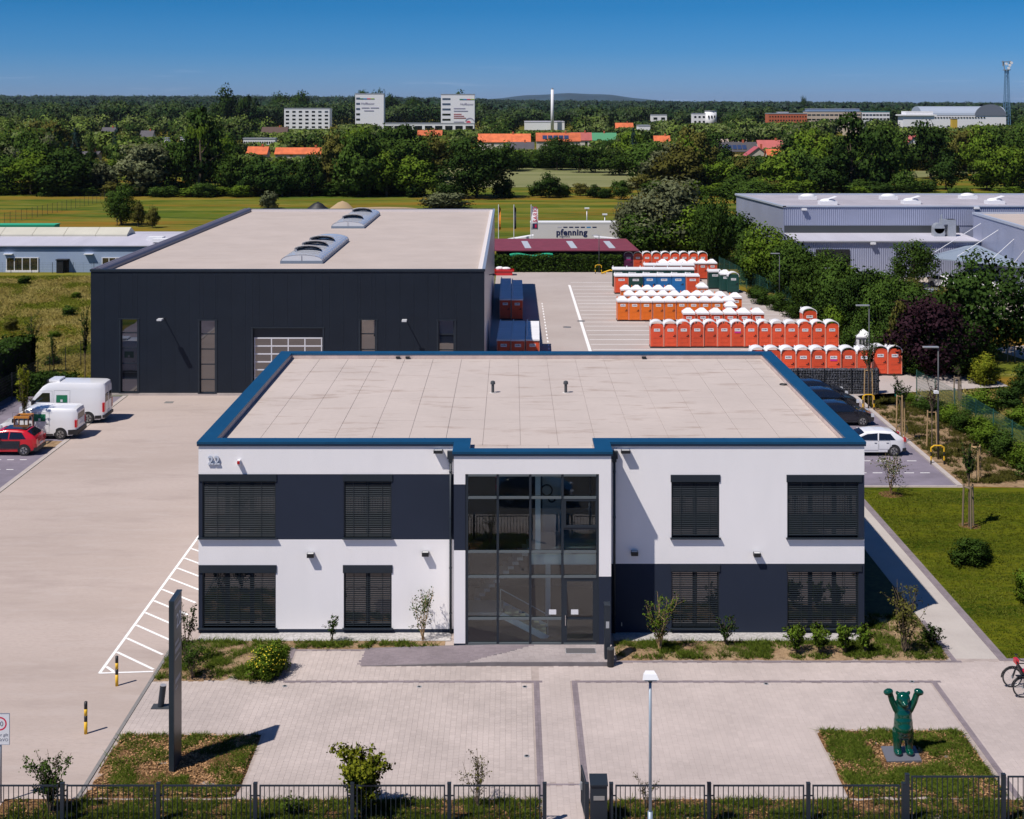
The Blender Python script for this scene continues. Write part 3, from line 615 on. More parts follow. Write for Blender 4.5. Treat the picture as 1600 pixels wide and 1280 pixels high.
field_grass('meadow_grass', ('tall dry straw-coloured grass on the left meadow', 'green wild grass on the left meadow'), [(-85, -35, 104, 166), (-36.5, -30.8, 98.5, 160)], .20, .12, 6, (LEAF['dry'], LEAF['grass']), 21, 42000)
field_grass('meadow_grass', ('dry yellow grass on the meadow right of the green fence', 'green weeds on the meadow right of the green fence'), [(29.5, 62, 60, 99)], .32, .10, 6, (LEAF['dry'], LEAF['grass']), 25, 30000)
# short tufts in the lawn
rl_ = np.random.default_rng(19); PL = np.stack([rl_.uniform(18.8, 33, 16000), rl_.uniform(51.7, 73.8, 16000), np.full(16000, .012)], 1)
tag(link('lawn_tufts', grass_mesh('lawn_tufts', 19, PL, .07, .035, 6, LEAF['grass'], spread=.06, lean=.7)), 'short uneven grass blades standing in the lawn', 'grass', kind='stuff')
# painted markings
def stripe(mb, x0, y0, x1, y1, w, z):
    d = Vector((x1-x0, y1-y0)); d.normalize(); nx_, ny_ = -d.y*w/2, d.x*w/2
    mb.quad((x0-nx_, y0-ny_, z), (x1-nx_, y1-ny_, z), (x1+nx_, y1+ny_, z), (x0+nx_, y0+ny_, z))
def marking(name, segs, w, z=Z1+.005, m=LINE):
    root = tag(link(name, None), kind='structure')
    for s in segs:
        mb = MB(); stripe(mb, *s, w, z); mb.build('painted_line', m, root)
hat = [(-15.2, 50.3, -15.2, 68.5)]
for k in range(12):
    y = 50.9 + 1.35*k; hat.append((-15.12, y, -13.3, y - 1.6) if k else (-15.12, y, -14.7, 50.42))
mb = MB()
root = tag(link('hatched_marking', None), kind='structure')
for i, s_ in enumerate(hat):
    mb = MB(); stripe(mb, *s_, .12, Z1+.005+(.004 if i else 0)); mb.build('painted_line', LINE, root)
mb = MB(); stripe(mb, -15.2, 50.3, -13.25, 50.45, .12, Z1+.013); mb.build('painted_line', LINE, root)
marking('bay_marking', [(6.63, 98.5, 6.63, 158)], .27)
lines = []
for k in range(26):
    y = 118.9 + (k-1)*2.5*0.62*1.0
    lines.append((6.9, y, 12.5, y))
ys = [44793/(v-162) for v in (441.5, 447.5, 453, 458.5, 463.8, 469.2, 474.6, 480, 485.7, 491.3, 497.2, 503.4, 509.8, 516.5, 523.5, 530.7, 538.2, 546.2)]
marking('bay_marking', [(6.9, y, 12.8 if y > 118 else 13.5, y) for y in ys], .15)
marking('bay_marking', [(19.5, y, 30.5, y) for y in ys if y < 146], .10)
dash = []
y = 106.0
while y < 143: dash.append((3.16, y, 3.16, y+.9)); y += 1.75
marking('dashed_marking', dash, .12)
for yy in (44793/(720.5-162), 44793/(739.2-162), 44793/(704-162), 85.6, 88.4, 91.4, 94.4):
    marking('dashed_marking', [(x_*.9+14.2, yy, x_*.9+14.75, yy) for x_ in range(0, 11)], .10, Z1+.009)
for yy in (44793/(718.7-162), 44793/(734-162), 44793/(752-162)):
    marking('dashed_marking', [(-35+.75*x_, yy, -34.6+.75*x_, yy) for x_ in range(0, 9)], .10, Z1+.009)
# ------------------------------------------------------------------ the white office building
Y0 = 54.13; YE = 52.60
def wx(px): return XA(px, Y0)
def wz(py): return ZA(py, Y0)
XL, XR, YB, ZR, ZT = -12.43, 13.97, 73.85, 7.30, 7.60
EX0, EX1 = -2.24, 3.82
off = thing('office_building', 'white and dark two-storey office building with blue roof edge and glass entrance', 'office building', (0, Y0, 0))
OFY = Y0
def P(mb, name, m, parent=None, smooth=False):          # part of the office in world coordinates
    o = mb.build(name, m, parent or off, smooth)
    if not parent: o.location = (0, -OFY, 0)
    return o
def cells(xc, zc, fn, y0, y1, builders):
    xc, zc = sorted(set(xc)), sorted(set(zc))
    for x0, x1 in zip(xc, xc[1:]):
        for z0, z1 in zip(zc, zc[1:]):
            k = fn((x0+x1)/2, (z0+z1)/2)
            if k is not None: builders[k].box(x0, x1, y0, y1, z0, z1, 0)
ZB1, ZB0, ZG1 = wz(741), wz(843), wz(881)                # dark band top, bottom, right dark zone top
WIN = [  # x0,x1,y0,y1 glass, box top, corner side
 (316, 431, 752, 840, 741, 'l'), (537, 612, 752, 840, 741, ''), (316, 431, 895, 981, 883, 'l'), (537, 612, 895, 981, 883, ''),
 (1049, 1124, 753, 840, 742, ''), (1230, 1342, 753, 840, 742, 'r'), (1049, 1124, 893, 981, 882, ''), (1230, 1342, 893, 981, 882, 'r')]
HOLE = [(wx(a), wx(b_), wz(d), wz(e_)) for a, b_, c, d, e_, s in WIN]
def front(x, z):
    for h in HOLE:
        if h[0] < x < h[1] and h[2] < z < h[3]: return None
    if x < wx(316) and (wz(843) < z < wz(741) or .15 < z < wz(883)): return 1
    if x > wx(1342) and (wz(843) < z < wz(742) or z < wz(882)): return 1
    if z < .17: return 1
    if x < 0: return 1 if ZB0 < z < ZB1 else 0
    return 1 if z < ZG1 else 0
whiteb, darkb = MB(), MB()
xc = [XL, EX0, EX1, XR, wx(316), wx(1342)] + [h[0] for h in HOLE] + [h[1] for h in HOLE]
zc = [0, .17, ZB1, ZB0, ZG1, 7.5, wz(883), wz(882), wz(742)] + [h[2] for h in HOLE] + [h[3] for h in HOLE]
cells([x for x in xc if x <= EX0], zc, front, Y0, Y0+.32, {0: whiteb, 1: darkb})
cells([x for x in xc if x >= EX1], zc, front, Y0, Y0+.32, {0: whiteb, 1: darkb})
# sides and back
for xs in (XL, XR-.32):
    cells2 = [(.0, .17, 1), (.17, ZG1, 0 if xs < 0 else 1), (ZG1, ZB0, 0), (ZB0, ZB1, 1 if xs < 0 else 0), (ZB1, 7.5, 0)]
    for z0, z1, k in cells2: (whiteb, darkb)[k].box(xs, xs+.32, Y0+.32, YB, z0, z1)
whiteb.box(XL+.32, XR-.32, YB-.32, YB, .17, 7.5); darkb.box(XL+.32, XR-.32, YB-.32, YB, 0, .17)
# entrance block
ex = [EX0, XA(727, YE), XA(936, YE), EX1]
GZ0, GZ1 = .14, ZA(741, YE)
def ent(x, z):
    if ex[1] < x < ex[2] and z < GZ1: return None
    if z < .2 : return 1
    if x < ex[1]: return 1 if ZA(860, YE) < z < ZA(757, YE) else 0
    if x > ex[2] and z < ZA(901, YE): return 1
    return 0
cells([*ex], [0, .2, ZA(860, YE), ZA(757, YE), ZA(901, YE), GZ1, 7.5], ent, YE, YE+.36, {0: whiteb, 1: darkb})
for x0, x1, side in ((EX0, EX0+.36, 0), (EX1-.36, EX1, 1)):
    segs = [(0, .2, 1), (.2, ZA(860, YE), 0), (ZA(860, YE), ZA(757, YE), 1), (ZA(757, YE), 7.5, 0)] if not side else [(0, ZA(901, YE), 1), (ZA(901, YE), 7.5, 0)]
    for z0, z1, k in segs: (whiteb, darkb)[k].box(x0, x1, YE+.36, Y0-.001, z0, z1)
P(whiteb, 'white_wall', WHITE); P(darkb, 'dark_wall', DARKR)
# windows
def make_window(i, w):
    a, b_, c, d, bt, side = w
    x0, x1, z1, z0 = wx(a), wx(b_), wz(c), wz(d); zt = wz(bt)
    fr = MB(); yw = Y0+.16; t = .06
    for q in ((x0, x1, z0, z0+t), (x0, x1, z1+.0, zt)): fr.box(q[0], q[1], yw, yw+.08, q[2], q[3])
    n = 3 if x1-x0 > 2.4 else 2
    muls = [x0+t/2] + [x0+(x1-x0)*k/n for k in range(1, n)] + [x1-t/2]
    for k, xm in enumerate(muls):
        hw_ = t/2 if k in (0, n) else .085
        fr.box(xm-hw_, xm+hw_, yw, yw+.08, z0+t, z1)
    o = P(fr, 'window', ANTH)
    for k in range(n):
        g = MB(); g.box(muls[k]+(.03 if k == 0 else .085), muls[k+1]-(.03 if k == n-1 else .085), yw+.03, yw+.05, z0+t, z1)
        g.build('pane', WGLASS, o)
    bx = MB(); e0 = .12 if side == 'l' else .03; e1 = .12 if side == 'r' else .03
    bx.box(x0-e0-(.0), x1+e1, Y0-.035, Y0+.14, z1, zt); bx.build('blind_box', ANTH, o)
    sl = MB(); sl.box(x0-(.16 if side == 'l' else .05), x1+(.16 if side == 'r' else .05), Y0-.13, yw, z0-.045, z0); sl.build('sill', ANTH, o)
    for xa_ in (x0, x1-.035): rl = MB(); rl.box(xa_, xa_+.035, Y0+.02, Y0+.12, z0, z1); rl.build('guide_rail', ANTH, o)
    bi = MB(); L = x1-x0-.09; ty, tz_ = (.031, .0215) if bt < 800 else (.034, .012)
    bi.v = [(0, -ty, -tz_), (L, -ty, -tz_), (L, ty, tz_), (0, ty, tz_), (0, -ty, -tz_-.003), (L, -ty, -tz_-.003), (L, ty, tz_-.003), (0, ty, tz_-.003)]
    bi.f = [(0, 1, 2, 3), (7, 6, 5, 4), (4, 5, 1, 0), (6, 7, 3, 2)]; bi.m = [0]*4
    key = 'slat%d_%d' % (round(L*100), bt < 800)
    if key not in MATS: MATS[key] = bi.mesh('blind_slat', mat('blind_slat', (0.024, 0.033, 0.042), .45, .1))
    m = MATS[key]; k = 0; z = z1 - .04
    while z > z0+.06:
        link('blind_slat', m, o, (x0+.045, Y0+.07, z)); z -= .0735; k += 1
    for q in (.2, .5, .8): lad = MB(); lad.box(x0+(x1-x0)*q-.008, x0+(x1-x0)*q+.008, Y0+.031, Y0+.034, z0+.05, z1); lad.build('ladder_tape', mat('blind_slat', (0.035, 0.050, 0.060)), o)
for i, w in enumerate(WIN): make_window(i, w)
# roof deck, sheets, parapet
core = MB(); core.box(XL+.33, XR-.33, Y0+.33, YB-.33, 7.0, ZR-.02); core.box(EX0+.37, EX1-.37, YE+.37, Y0+.32, 7.0, ZR-.021); 
roof = P(core, 'roof', SEAM)
sh = 1.52; x = XL+.62; k = 0; rr = random.Random(4)
while x < XR-.63:
    xe = min(x+sh-.016, XR-.62); ys = [Y0+.62] + [Y0+q+rr.uniform(-.5, .5) for q in (4.9, 9.6, 14.6)] + [YB-.62]
    for a, b_ in zip(ys, ys[1:]):
        s_ = MB(); s_.box(x, xe, a+.006, b_-.006, ZR-.015, ZR+rr.uniform(0, .004), skip='b'); s_.build('roof_sheet', MEMB, roof)
    x += sh
for xa, xb in ((EX0+.62, -.2), (-.17, 1.45), (1.48, EX1-.62)):
    s_ = MB(); s_.box(xa, xb, YE+.55, Y0+.60, ZR-.015, ZR+.002, skip='b'); s_.build('roof_sheet', MEMB, roof)
# parapet inner lining (membrane) and blue coping
lin = MB(); cw = .60; I = .02
def lining(x0, x1, y0, y1): lin.box(x0, x1, y0, y1, ZR-.01, ZT-.03)
lining(XL+.02, XL+cw-.02, Y0+.33, YB-.02); lining(XR-cw+.02, XR-.02, Y0+.33, YB-.02); lining(XL+cw-.02, XR-cw+.02, YB-cw+.02, YB-.02)
lining(XL+cw-.02, EX0+.02, Y0+.33, Y0+cw-.02); lining(EX1-.02, XR-cw+.02, Y0+.33, Y0+cw-.02)
lining(EX0+.02, EX0+cw-.02, YE+.37, Y0+cw-.02); lining(EX1-cw+.02, EX1-.02, YE+.37, Y0+cw-.02)
P(lin, 'parapet', mat('parapet_membrane', (0.55, 0.44, 0.40), .85, noise=.12, scale=1.2))
cop = MB(); o_ = .06; zc0, zc1 = ZT-.10, ZT
def C(x0, x1, y0, y1): cop.box(x0, x1, y0, y1, zc0+.01, zc1)
C(XL-o_, XL+cw, Y0+cw, YB-cw); C(XR-cw, XR+o_, Y0+cw, YB-cw); C(XL-o_, XR+o_, YB-cw, YB+o_)
C(XL-o_, EX0-o_, Y0-o_, Y0+cw); C(EX1+o_, XR+o_, Y0-o_, Y0+cw)
C(EX0-o_, EX0+cw, YE-o_, Y0+cw); C(EX1-cw, EX1+o_, YE-o_, Y0+cw); C(EX0+cw, EX1-cw, YE-o_, YE+cw-.1)
co = P(cop, 'coping', BLUEC)
dr = MB()
def D(x0, x1, y0, y1): dr.box(x0, x1, y0, y1, zc0-.07, zc0+.01)
D(XL-o_+.005, EX0-o_-.005, Y0-o_+.005, Y0); D(EX1+o_+.005, XR+o_-.005, Y0-o_+.005, Y0); D(EX0-o_+.005, EX1+o_-.005, YE-o_+.005, YE)
dr.build('coping_drip', mat('coping_edge', (0.006, 0.018, 0.045), .5), co)
for xq in (XL-o_+3*q for q in range(1, 9)):
    if EX0-.2 < xq < EX1+.2: continue
    j = MB(); j.box(xq-.03, xq+.03, Y0-o_-.004, Y0+cw+.001, ZT-.09, ZT+.004); j.build('joint_cover', BLUEC, co)
# corner-cut fillet along the back parapet
# small roof items
def vent_pipe(px, py, which):
    x, y = G(px, py, ZR); t = thing('vent_pipe', which, 'vent pipe', (x, y, ZR), group='vent pipes on the office roof')
    b = MB(); b.tube((0, 0, 0), (0, 0, .42), .07, n=12); b.build('pipe', LPOST, t)
    b = MB(); b.tube((0, 0, .42), (0, 0, .52), .12, .11, n=12); b.ball((0, 0, .52), (.11, .11, .06)); b.build('cap', LPOST, t)
    b = MB(); b.tube((0, 0, 0), (0, 0, .02), .16, n=14); b.build('collar', mat('pale_collar', (.6, .56, .53), .8), t)
vent_pipe(770, 614, 'grey vent pipe on the office roof, left of the two'); vent_pipe(884, 614, 'grey vent pipe on the office roof, right of the two')
x, y = G(1224, 601.5, ZR); t = thing('roof_drain', 'round black drain ring near the right edge of the office roof', 'roof drain', (x, y, ZR))
b = MB(); b.ring((0, 0, .02), (0, 0, 1), .16, .035, 20, 6); b.build('ring', BLACK, t); b = MB(); b.tube((0, 0, 0), (0, 0, .015), .14, n=16); b.build('grate', LPOST, t)
for px, w_ in ((622, 'left'), (637, 'second from left'), (1006, 'right')):
    x, y = XA(px, YB-cw-.02), YB-cw-.07
    t = thing('overflow_outlet', 'small black overflow outlet in the back parapet, %s of the three' % w_, 'overflow outlet', (x, y, ZR))
    b = MB(); b.box(-.11, .11, -.06, .06, .04, .14); b.build('frame', BLACK, t); b = MB(); b.box(-.09, .09, -.066, -.061, .06, .12); b.build('mouth', RUB, t)
# downpipes
for x, w_ in ((-2.43, 'left'), (4.05, 'right')):
    t = thing('downpipe', 'dark rain downpipe with hopper %s of the glass entrance' % w_, 'downpipe', (x, Y0-.09, 0), group='downpipes beside the entrance')
    b = MB(); b.tube((0, 0, .05), (0, 0, 7.0), .05, n=10); b.build('pipe', ANTH, t, True)
    b = MB(); b.box(-.13, .13, -.085, .085, 6.95, 7.25); b.box(-.08, .08, -.07, .07, 6.82, 6.95); b.build('hopper', ANTH, t)
    for z in (.8, 2.6, 4.6, 6.4): b = MB(); b.tube((0, 0, z), (0, 0, z+.05), .062, n=10); b.build('bracket', ANTH, t)
# wall lamps
for px, py, big, lb in ((685, 704, 1, 'wide dark wall lamp high beside the left downpipe'), (977, 704, 1, 'wide dark wall lamp high beside the right downpipe'), (486, 865, 0, 'small dark wall lamp between the two left lower windows'),
                   (665, 863, 0, 'small dark wall lamp left of the entrance near the downpipe'), (991, 862, 0, 'small dark wall lamp in the shade right of the entrance'), (1182, 864, 0, 'small dark wall lamp between the two right window columns')):
    x, z = wx(px), wz(py); t = thing('wall_lamp', lb, 'wall lamp', (x, Y0-.001, z), group='lamps on the office front')
    w_ = .18 if big else .135
    b = MB(); b.box(-w_, w_, -.02 , 0, -.08, .05); b.build('bracket', ANTH, t)
    b = MB(); b.prism([(-w_, -.30 if big else -.24), (w_, -.30 if big else -.24), (w_, -.02), (-w_, -.02)], -.10 if not big else -.05, .05); b.build('lamp_housing', BLACK, t)
    b = MB(); b.box(-w_*.85, w_*.85, -.22, -.05, .052, .058); b.build('lens', mat('lamp_lens', (.5, .5, .5), .3), t)
# house number 22
x, z = wx(325), wz(725)
num = thing('house_number', 'raised silver numerals 22 on the white wall at top left', 'house number', (x, Y0, z))
for i in range(2):
    me = text_mesh('2', .46, mat('numeral_edge', (.30, .35, .45), .5), .025, bold=.012); o = link('numeral', me, num, (i*.25, -.045, 0)); o.rotation_euler = (math.radians(90), 0, 0)
    me = text_mesh('2', .46, mat('numeral_silver', (.50, .54, .63), .5, .0), .002, bold=.010); o2 = link('numeral_face', me, o, (0, 0, .028))
    b = MB(); b.tube((.10, -.085, .03), (.10, 0, .03), .012); q = b.build('spacer', STEEL, num); q.location = (i*.25, 0, 0)
x, z = wx(374), wz(722); t = thing('alarm_siren', 'small white alarm siren with red light right of the number 22', 'alarm siren', (x, Y0, z))
b = MB(); b.box(-.055, .055, -.16, 0, -.11, .10); b.build('housing', FWHITE, t); b = MB(); b.box(-.05, .05, -.22, -.16, -.03, .08); b.build('red_light', RLIGHT, t)
b = MB(); b.box(0, .12, -.015, 0, -.18, .03); 
t = thing('water_tap', 'small outdoor tap on the dark wall right of the entrance', 'water tap', (wx(971), Y0, wz(973)))
b = MB(); b.tube((0, 0, 0), (0, -.08, 0), .02); b.build('tap_pipe', STEEL, t); b = MB(); b.tube((0, -.08, .03), (0, -.08, -.10), .02); b.build('spout', STEEL, t)
# curtain wall
yg = YE+.05
cwl = thing('glass_entrance', 'two-storey glass curtain wall with dark frames and a door bottom right', 'glass facade', (0, yg, 0))
def Q(mb, name, m, parent=None, smooth=False):
    o = mb.build(name, m, parent or cwl, smooth)
    if not parent: o.location = (0, -yg, 0)
    return o
mx_ = [XA(q, YE) for q in (727, 777.7, 828.6, 878.9, 936)]; mz = [ZA(q, YE) for q in (1008, 967, 901.5, 862.5, 778, 741)]; mz[0] = .14; 
t_ = .045
for k, xm in enumerate(mx_):
    b = MB(); e = t_ if 0 < k < 4 else t_*1.2; xx = xm + (e if k == 0 else -e if k == 4 else 0)
    b.box(xx-e, xx+e, yg-.03, yg+.12, .14, GZ1); Q(b, 'mullion', ANTH)
for r_, zm in enumerate(mz):
    for k in range(4):
        if r_ == 1 and k == 3: continue
        b = MB(); zz = zm + (t_ if r_ == 0 else -t_ if r_ == 5 else 0)
        b.box(mx_[k]+(t_*2.4 if k == 0 else t_), mx_[k+1]-(t_*2.4 if k == 3 else t_), yg-.06, yg+.11, zz-.04, zz+.04); Q(b, 'transom', mat('sunlit_transom_metal', (.12, .14, .15), .4, .2))  # paler than the mullions: brightness of sunlit ledges painted into the colour
for r_ in range(5):
    for k in range(4):
        if k == 3 and r_ in (0, 1): continue
        b = MB(); x0, x1 = mx_[k]+t_, mx_[k+1]-t_; z0, z1 = mz[r_]+.04, mz[r_+1]-.04
        if k == 3 and r_ == 3:
            zs = ZA(826, YE); w_ = MB(); f_ = .09
            w_.box(x0, x1, yg-.02, yg+.10, zs-.05, zs+.03)
            for q in ((x0, x0+f_, zs+.03, z1), (x1-f_, x1, zs+.03, z1), (x0+f_, x1-f_, z1-f_, z1), (x0+f_, x1-f_, zs+.03, zs+.03+f_)): w_.box(q[0], q[1], yg-.045, yg+.08, q[2], q[3])
            wo_ = Q(w_, 'opening_window', ANTH); g = MB(); g.box(x0+f_, x1-f_, yg, yg+.02, zs+.03+f_, z1-f_); g.build('pane', GLASS, wo_)
            z1 = zs-.05
        b.box(x0, x1, yg+.01, yg+.03, z0, z1); Q(b, 'pane', GLASS)
# door
dx0, dx1, dz1 = mx_[3]+t_, mx_[4]-t_*2.4, mz[2]-.04
b = MB(); f_ = .13
for q in ((dx0, dx0+f_, .15, dz1), (dx1-f_, dx1, .15, dz1), (dx0+f_, dx1-f_, dz1-.14, dz1), (dx0+f_, dx1-f_, .15, .27), (dx0+f_, dx1-f_, mz[1]-.04, mz[1]+.03)): b.box(q[0], q[1], yg-.03, yg+.06, q[2], q[3])
door = Q(b, 'door', ANTH)
for q in ((.27, mz[1]-.04), (mz[1]+.03, dz1-.14)): g = MB(); g.box(dx0+f_, dx1-f_, yg+.01, yg+.03, *q); g.build('pane', GLASS, door)
hx = dx0+.07; hz = ZA(968, YE); g = MB()
g.tube((hx, yg-.03, hz+.16), (hx, yg-.13, hz+.16), .016); g.tube((hx, yg-.03, hz-.16), (hx, yg-.13, hz-.16), .016); g.tube((hx, yg-.13, hz-.2), (hx, yg-.13, hz+.2), .02); g.build('door_handle', mat('chrome', (.8, .8, .82), .15, 1.0), door)
for xs_, zs_ in ((XA(822+58.5, 52.6)-.42, ZA(957, YE)), (XA(898, YE), ZA(957, YE))):
    g = MB(); g.box(xs_-.14, xs_+.14, yg+.003, yg+.008, zs_-.10, zs_+.09); Q(g, 'notice', SIGNW)
    for q in range(3):
        g = MB(); g.box(xs_-.09, xs_+.07-.04*q, yg+.001, yg+.0028, zs_+.05-.05*q, zs_+.062-.05*q)
# interior behind the glass
inn = P(MB().box(ex[0]+.37, ex[3]-.37, YE+.2, Y0+5, -.02, .13), 'interior_floor', mat('interior_floor', (.10, .09, .085), .4))
IW = mat('interior_wall', (0.09, 0.085, 0.09), .9)
b = MB(); b.box(EX0+.37, EX1-.37, Y0+4.9, Y0+5.0, .13, 6.99); b.box(EX0+.30, EX0+.36, Y0+.33, Y0+4.9, .13, 6.99); b.box(EX1-.36, EX1-.30, Y0+.33, Y0+4.9, .13, 6.99); P(b, 'interior_wall', IW)
b = MB(); b.box(mx_[2]+.05, EX1-.37, YE+.42, Y0+4.9, 3.10, 3.50); P(b, 'upper_floor', mat('slab_pale', (.55, .6, .62), .8))
b = MB(); b.box(XA(836, Y0), XA(844, Y0), YE+.8, YE+1.05, 3.5, 6.99); b.box(XA(846, Y0)+.2, XA(846, Y0)+.4, YE+3.0, YE+3.2, .13, 3.1); P(b, 'interior_column', FWHITE)
b = MB(); b.box(XA(849, Y0), XA(872, Y0)+.2, YE+3.2, YE+3.3, 3.5, 6.5); pn = P(b, 'partition', mat('partition_grey', (.34, .34, .36), .8))
b = MB(); b.ring((XA(856, Y0), YE+3.19, 5.2), (0, 1, .0), .22, .03, 20, 4); b.ring((XA(862, Y0)+.05, YE+3.19, 4.85), (0, 1, 0), .13, .03, 20, 4); b.build('wall_emblem', BLACK, pn)
st = thing('staircase', 'open staircase with light treads behind the lower entrance glass', 'staircase', (0, 54, 0))
def T(mb, name, m): o = mb.build(name, m, st); o.location = (0, -54, 0); return o
LT = mat('stair_tread', (.8, .77, .6), .6)
b = MB(); b.box(EX0+.4, -.35, 53.3, 54.6, 1.02, 1.14); T(b, 'landing', mat('stair_landing', (.35, .36, .37), .6))
for i in range(6):
    b = MB(); x = -.30+.27*i; z = 1.0-.15*i; b.box(x, x+.29, 53.35, 54.4, z-.05, z); T(b, 'tread', LT)
for yy in (53.28, 54.45):
    b = MB(); b.prism([(-.4, 0), (-.25, 0), (1.5, 0), (1.35, 0)], 0, 0) if False else None
    s_ = MB(); s_.v = [(-.5, yy, .95), (-.35, yy, 1.14), (1.45, yy, .22), (1.3, yy, .03), (-.5, yy+.06, .95), (-.35, yy+.06, 1.14), (1.45, yy+.06, .22), (1.3, yy+.06, .03)]
    s_.f = [(0, 3, 2, 1), (4, 5, 6, 7), (0, 1, 5, 4), (1, 2, 6, 5), (2, 3, 7, 6), (3, 0, 4, 7)]; s_.m = [0]*6; T(s_, 'stringer', mat('stair_stringer', (.45, .55, .62), .5))
for i in range(13):
    b = MB(); x = -1.5+.19*i; z = 1.2+.18*i; b.box(x, x+.24, 54.7, 55.8, z-.12, z); T(b, 'tread', mat('stair_grey', (.35, .36, .38), .7))
b = MB(); b.tube((-.45, 53.3, 2.05), (1.4, 53.3, 1.05), .02); b.tube((-.45, 53.3, 1.1), (-.45, 53.3, 2.05), .015); b.tube((1.4, 53.3, .14), (1.4, 53.3, 1.05), .015); T(b, 'handrail', STEEL)
# doormat, intercom stele, ash bin
x, y = XA(907, 52.0), 51.95
t = thing('doormat', 'dark grey doormat in front of the glass door', 'doormat', (x, y, .18)); b = MB(); b.box(-.55, .55, -.22, .22, 0, .012); b.build('mat', mat('mat_grey', (.10, .095, .10), .95, bump=.4, bscale=80), t)
b = MB(); b.box(-.57, .57, -.24, .24, -.004, .005); b.build('mat_frame', STEEL, t)
x, y = XA(949, 51.25), 51.2
t = thing('intercom_stele', 'tall slim dark intercom stele right of the entrance ramp', 'intercom stele', (x, y, 0))
b = MB(); b.box(-.11, .10, -.06, .35, 0, 2.15); b.box(-.12, .11, -.065, .36, 2.15, 2.2); b.build('stele_body', ANTH, t)
b = MB(); b.box(-.06, .06, -.066, -.061, 1.35, 1.6); b.build('intercom_panel', STEEL, t)
t = thing('ash_bin', 'round black standing ashtray bin at the right end of the ramp', 'ash bin', (x+.10, y-.3, 0))
b = MB(); b.tube((0, 0, 0), (0, 0, .66), .13, n=16); b.build('bin_body', BLACK, t, False); b = MB(); b.tube((0, 0, .66), (0, 0, .70), .14, n=16); b.build('bin_lid', LPOST, t)

# ------------------------------------------------------------------ the dark hall
HY, HB, HX0, HX1, HZT = 98.2, 155.0, -30.3, -1.98, 9.08
hall = thing('dark_hall', 'large anthracite panelled hall with flat beige roof behind the office', 'hall', (HX0, HY, 0))
def HP(mb, name, m, parent=None):
    o = mb.build(name, m, parent or hall)
    if not parent: o.location = (-HX0, -HY, 0)
    return o
def hx(px): return XA(px, HY)
def hz_(py): return ZA(py, HY)
HW = [(188.5, 215, 613, 499), (312, 336.5, 614, 501), (563, 587, 617, 500), (685, 710, 617, 501)]
DO = (395, 504, 620, 513)
holes = [(hx(a), hx(b_), hz_(c), hz_(d)) for a, b_, c, d in HW] + [(hx(DO[0]), hx(DO[1]), 0.0, hz_(DO[3]))]
xs_ = [HX0 + 1.011*k for k in range(29)]
for h in holes: xs_ += [h[0], h[1]]
xs_ = sorted(xs_); xs_ = [x for i, x in enumerate(xs_) if i == 0 or x - xs_[i-1] > .02] 
for x0, x1 in zip(xs_, xs_[1:]):
    zs = [.18, 8.92]
    for h in holes:
        if h[0]-.01 <= x0 and x1 <= h[1]+.01: zs += [h[2], h[3]]
    zs = sorted(set(zs))
    for z0, z1 in zip(zs, zs[1:]):
        zm, xm = (z0+z1)/2, (x0+x1)/2
        if any(h[0] < xm < h[1] and h[2] <= zm <= h[3] for h in holes) or z1 - z0 < .05: continue
        b = MB(); b.box(x0+.003, x1-.003, HY, HY+.1, z0, z1); HP(b, 'wall_panel', ANTHP)
b = MB()
b.box(HX0+.02, HX1-.02, HY+.45, HY+.5, 0, 8.9); HP(b, 'inner_wall', BLACK)
b = MB(); b.box(HX0, HX0+.3, HY+.101, HB, 0.18, 8.92); b.box(HX0, HX1, HB, HB+.3, .18, 8.92); HP(b, 'rear_wall', ANTHP)
n = 0; y = HY+.101
while y < HB-1:
    b = MB(); b.box(HX1-.12, HX1, y, y+1.09, .3, 8.92); HP(b, 'wall_panel', LGREY); y += 1.1
b = MB(); b.box(HX0-.02, hx(395), HY-.05, HY+.2, -.02, .18); b.box(hx(504), HX1+.02, HY-.05, HY+.2, -.02, .18); b.box(HX1-.1, HX1+.03, HY+.2, HB, -.02, .3); HP(b, 'plinth', KERB)
b = MB(); b.box(HX0+.3, HX1-.12, HY+.5, HB, 8.3, 8.74); hroof = HP(b, 'roof', MEMB2)
b = MB(); b.box(HX0-.05, HX1+.05, HY-.06, HY+.30, 8.92, 9.08); HP(b, 'front_coping', ANTH)
b = MB(); b.box(HX0-.05, HX0+.14, HY+.30, HB+.1, 8.92, 9.10); b.tube((HX0+.44, HY+.3, 8.84), (HX0+.44, HB, 8.84), .33, n=14); HP(b, 'left_coping', mat('purple_grey_membrane', (.13, .12, .15), .45))
b = MB(); b.box(HX1-.18, HX1+.05, HY+.30, HB+.1, 8.92, 9.06); HP(b, 'right_coping', mat('pale_metal_edge', (.42, .46, .52), .35, .5))
b = MB(); b.box(HX0+.14, HX1-.18, HB-.1, HB+.32, 8.74, 9.05); HP(b, 'back_coping', mat('dark_edge', (.09, .10, .13), .6))
b = MB(); b.box(HX0+.8, HX1-.2, HB-.5, HB-.1, 8.72, 8.98); b.box(HX1-.5, HX1-.18, HY+.3, HB-.5, 8.72, 8.95); HP(b, 'parapet', mat('pale_upstand', (.62, .57, .56), .8))
for px, py in ((767, 342), (765, 358), (763, 376), (760, 410), (757.5, 400)):
    pass
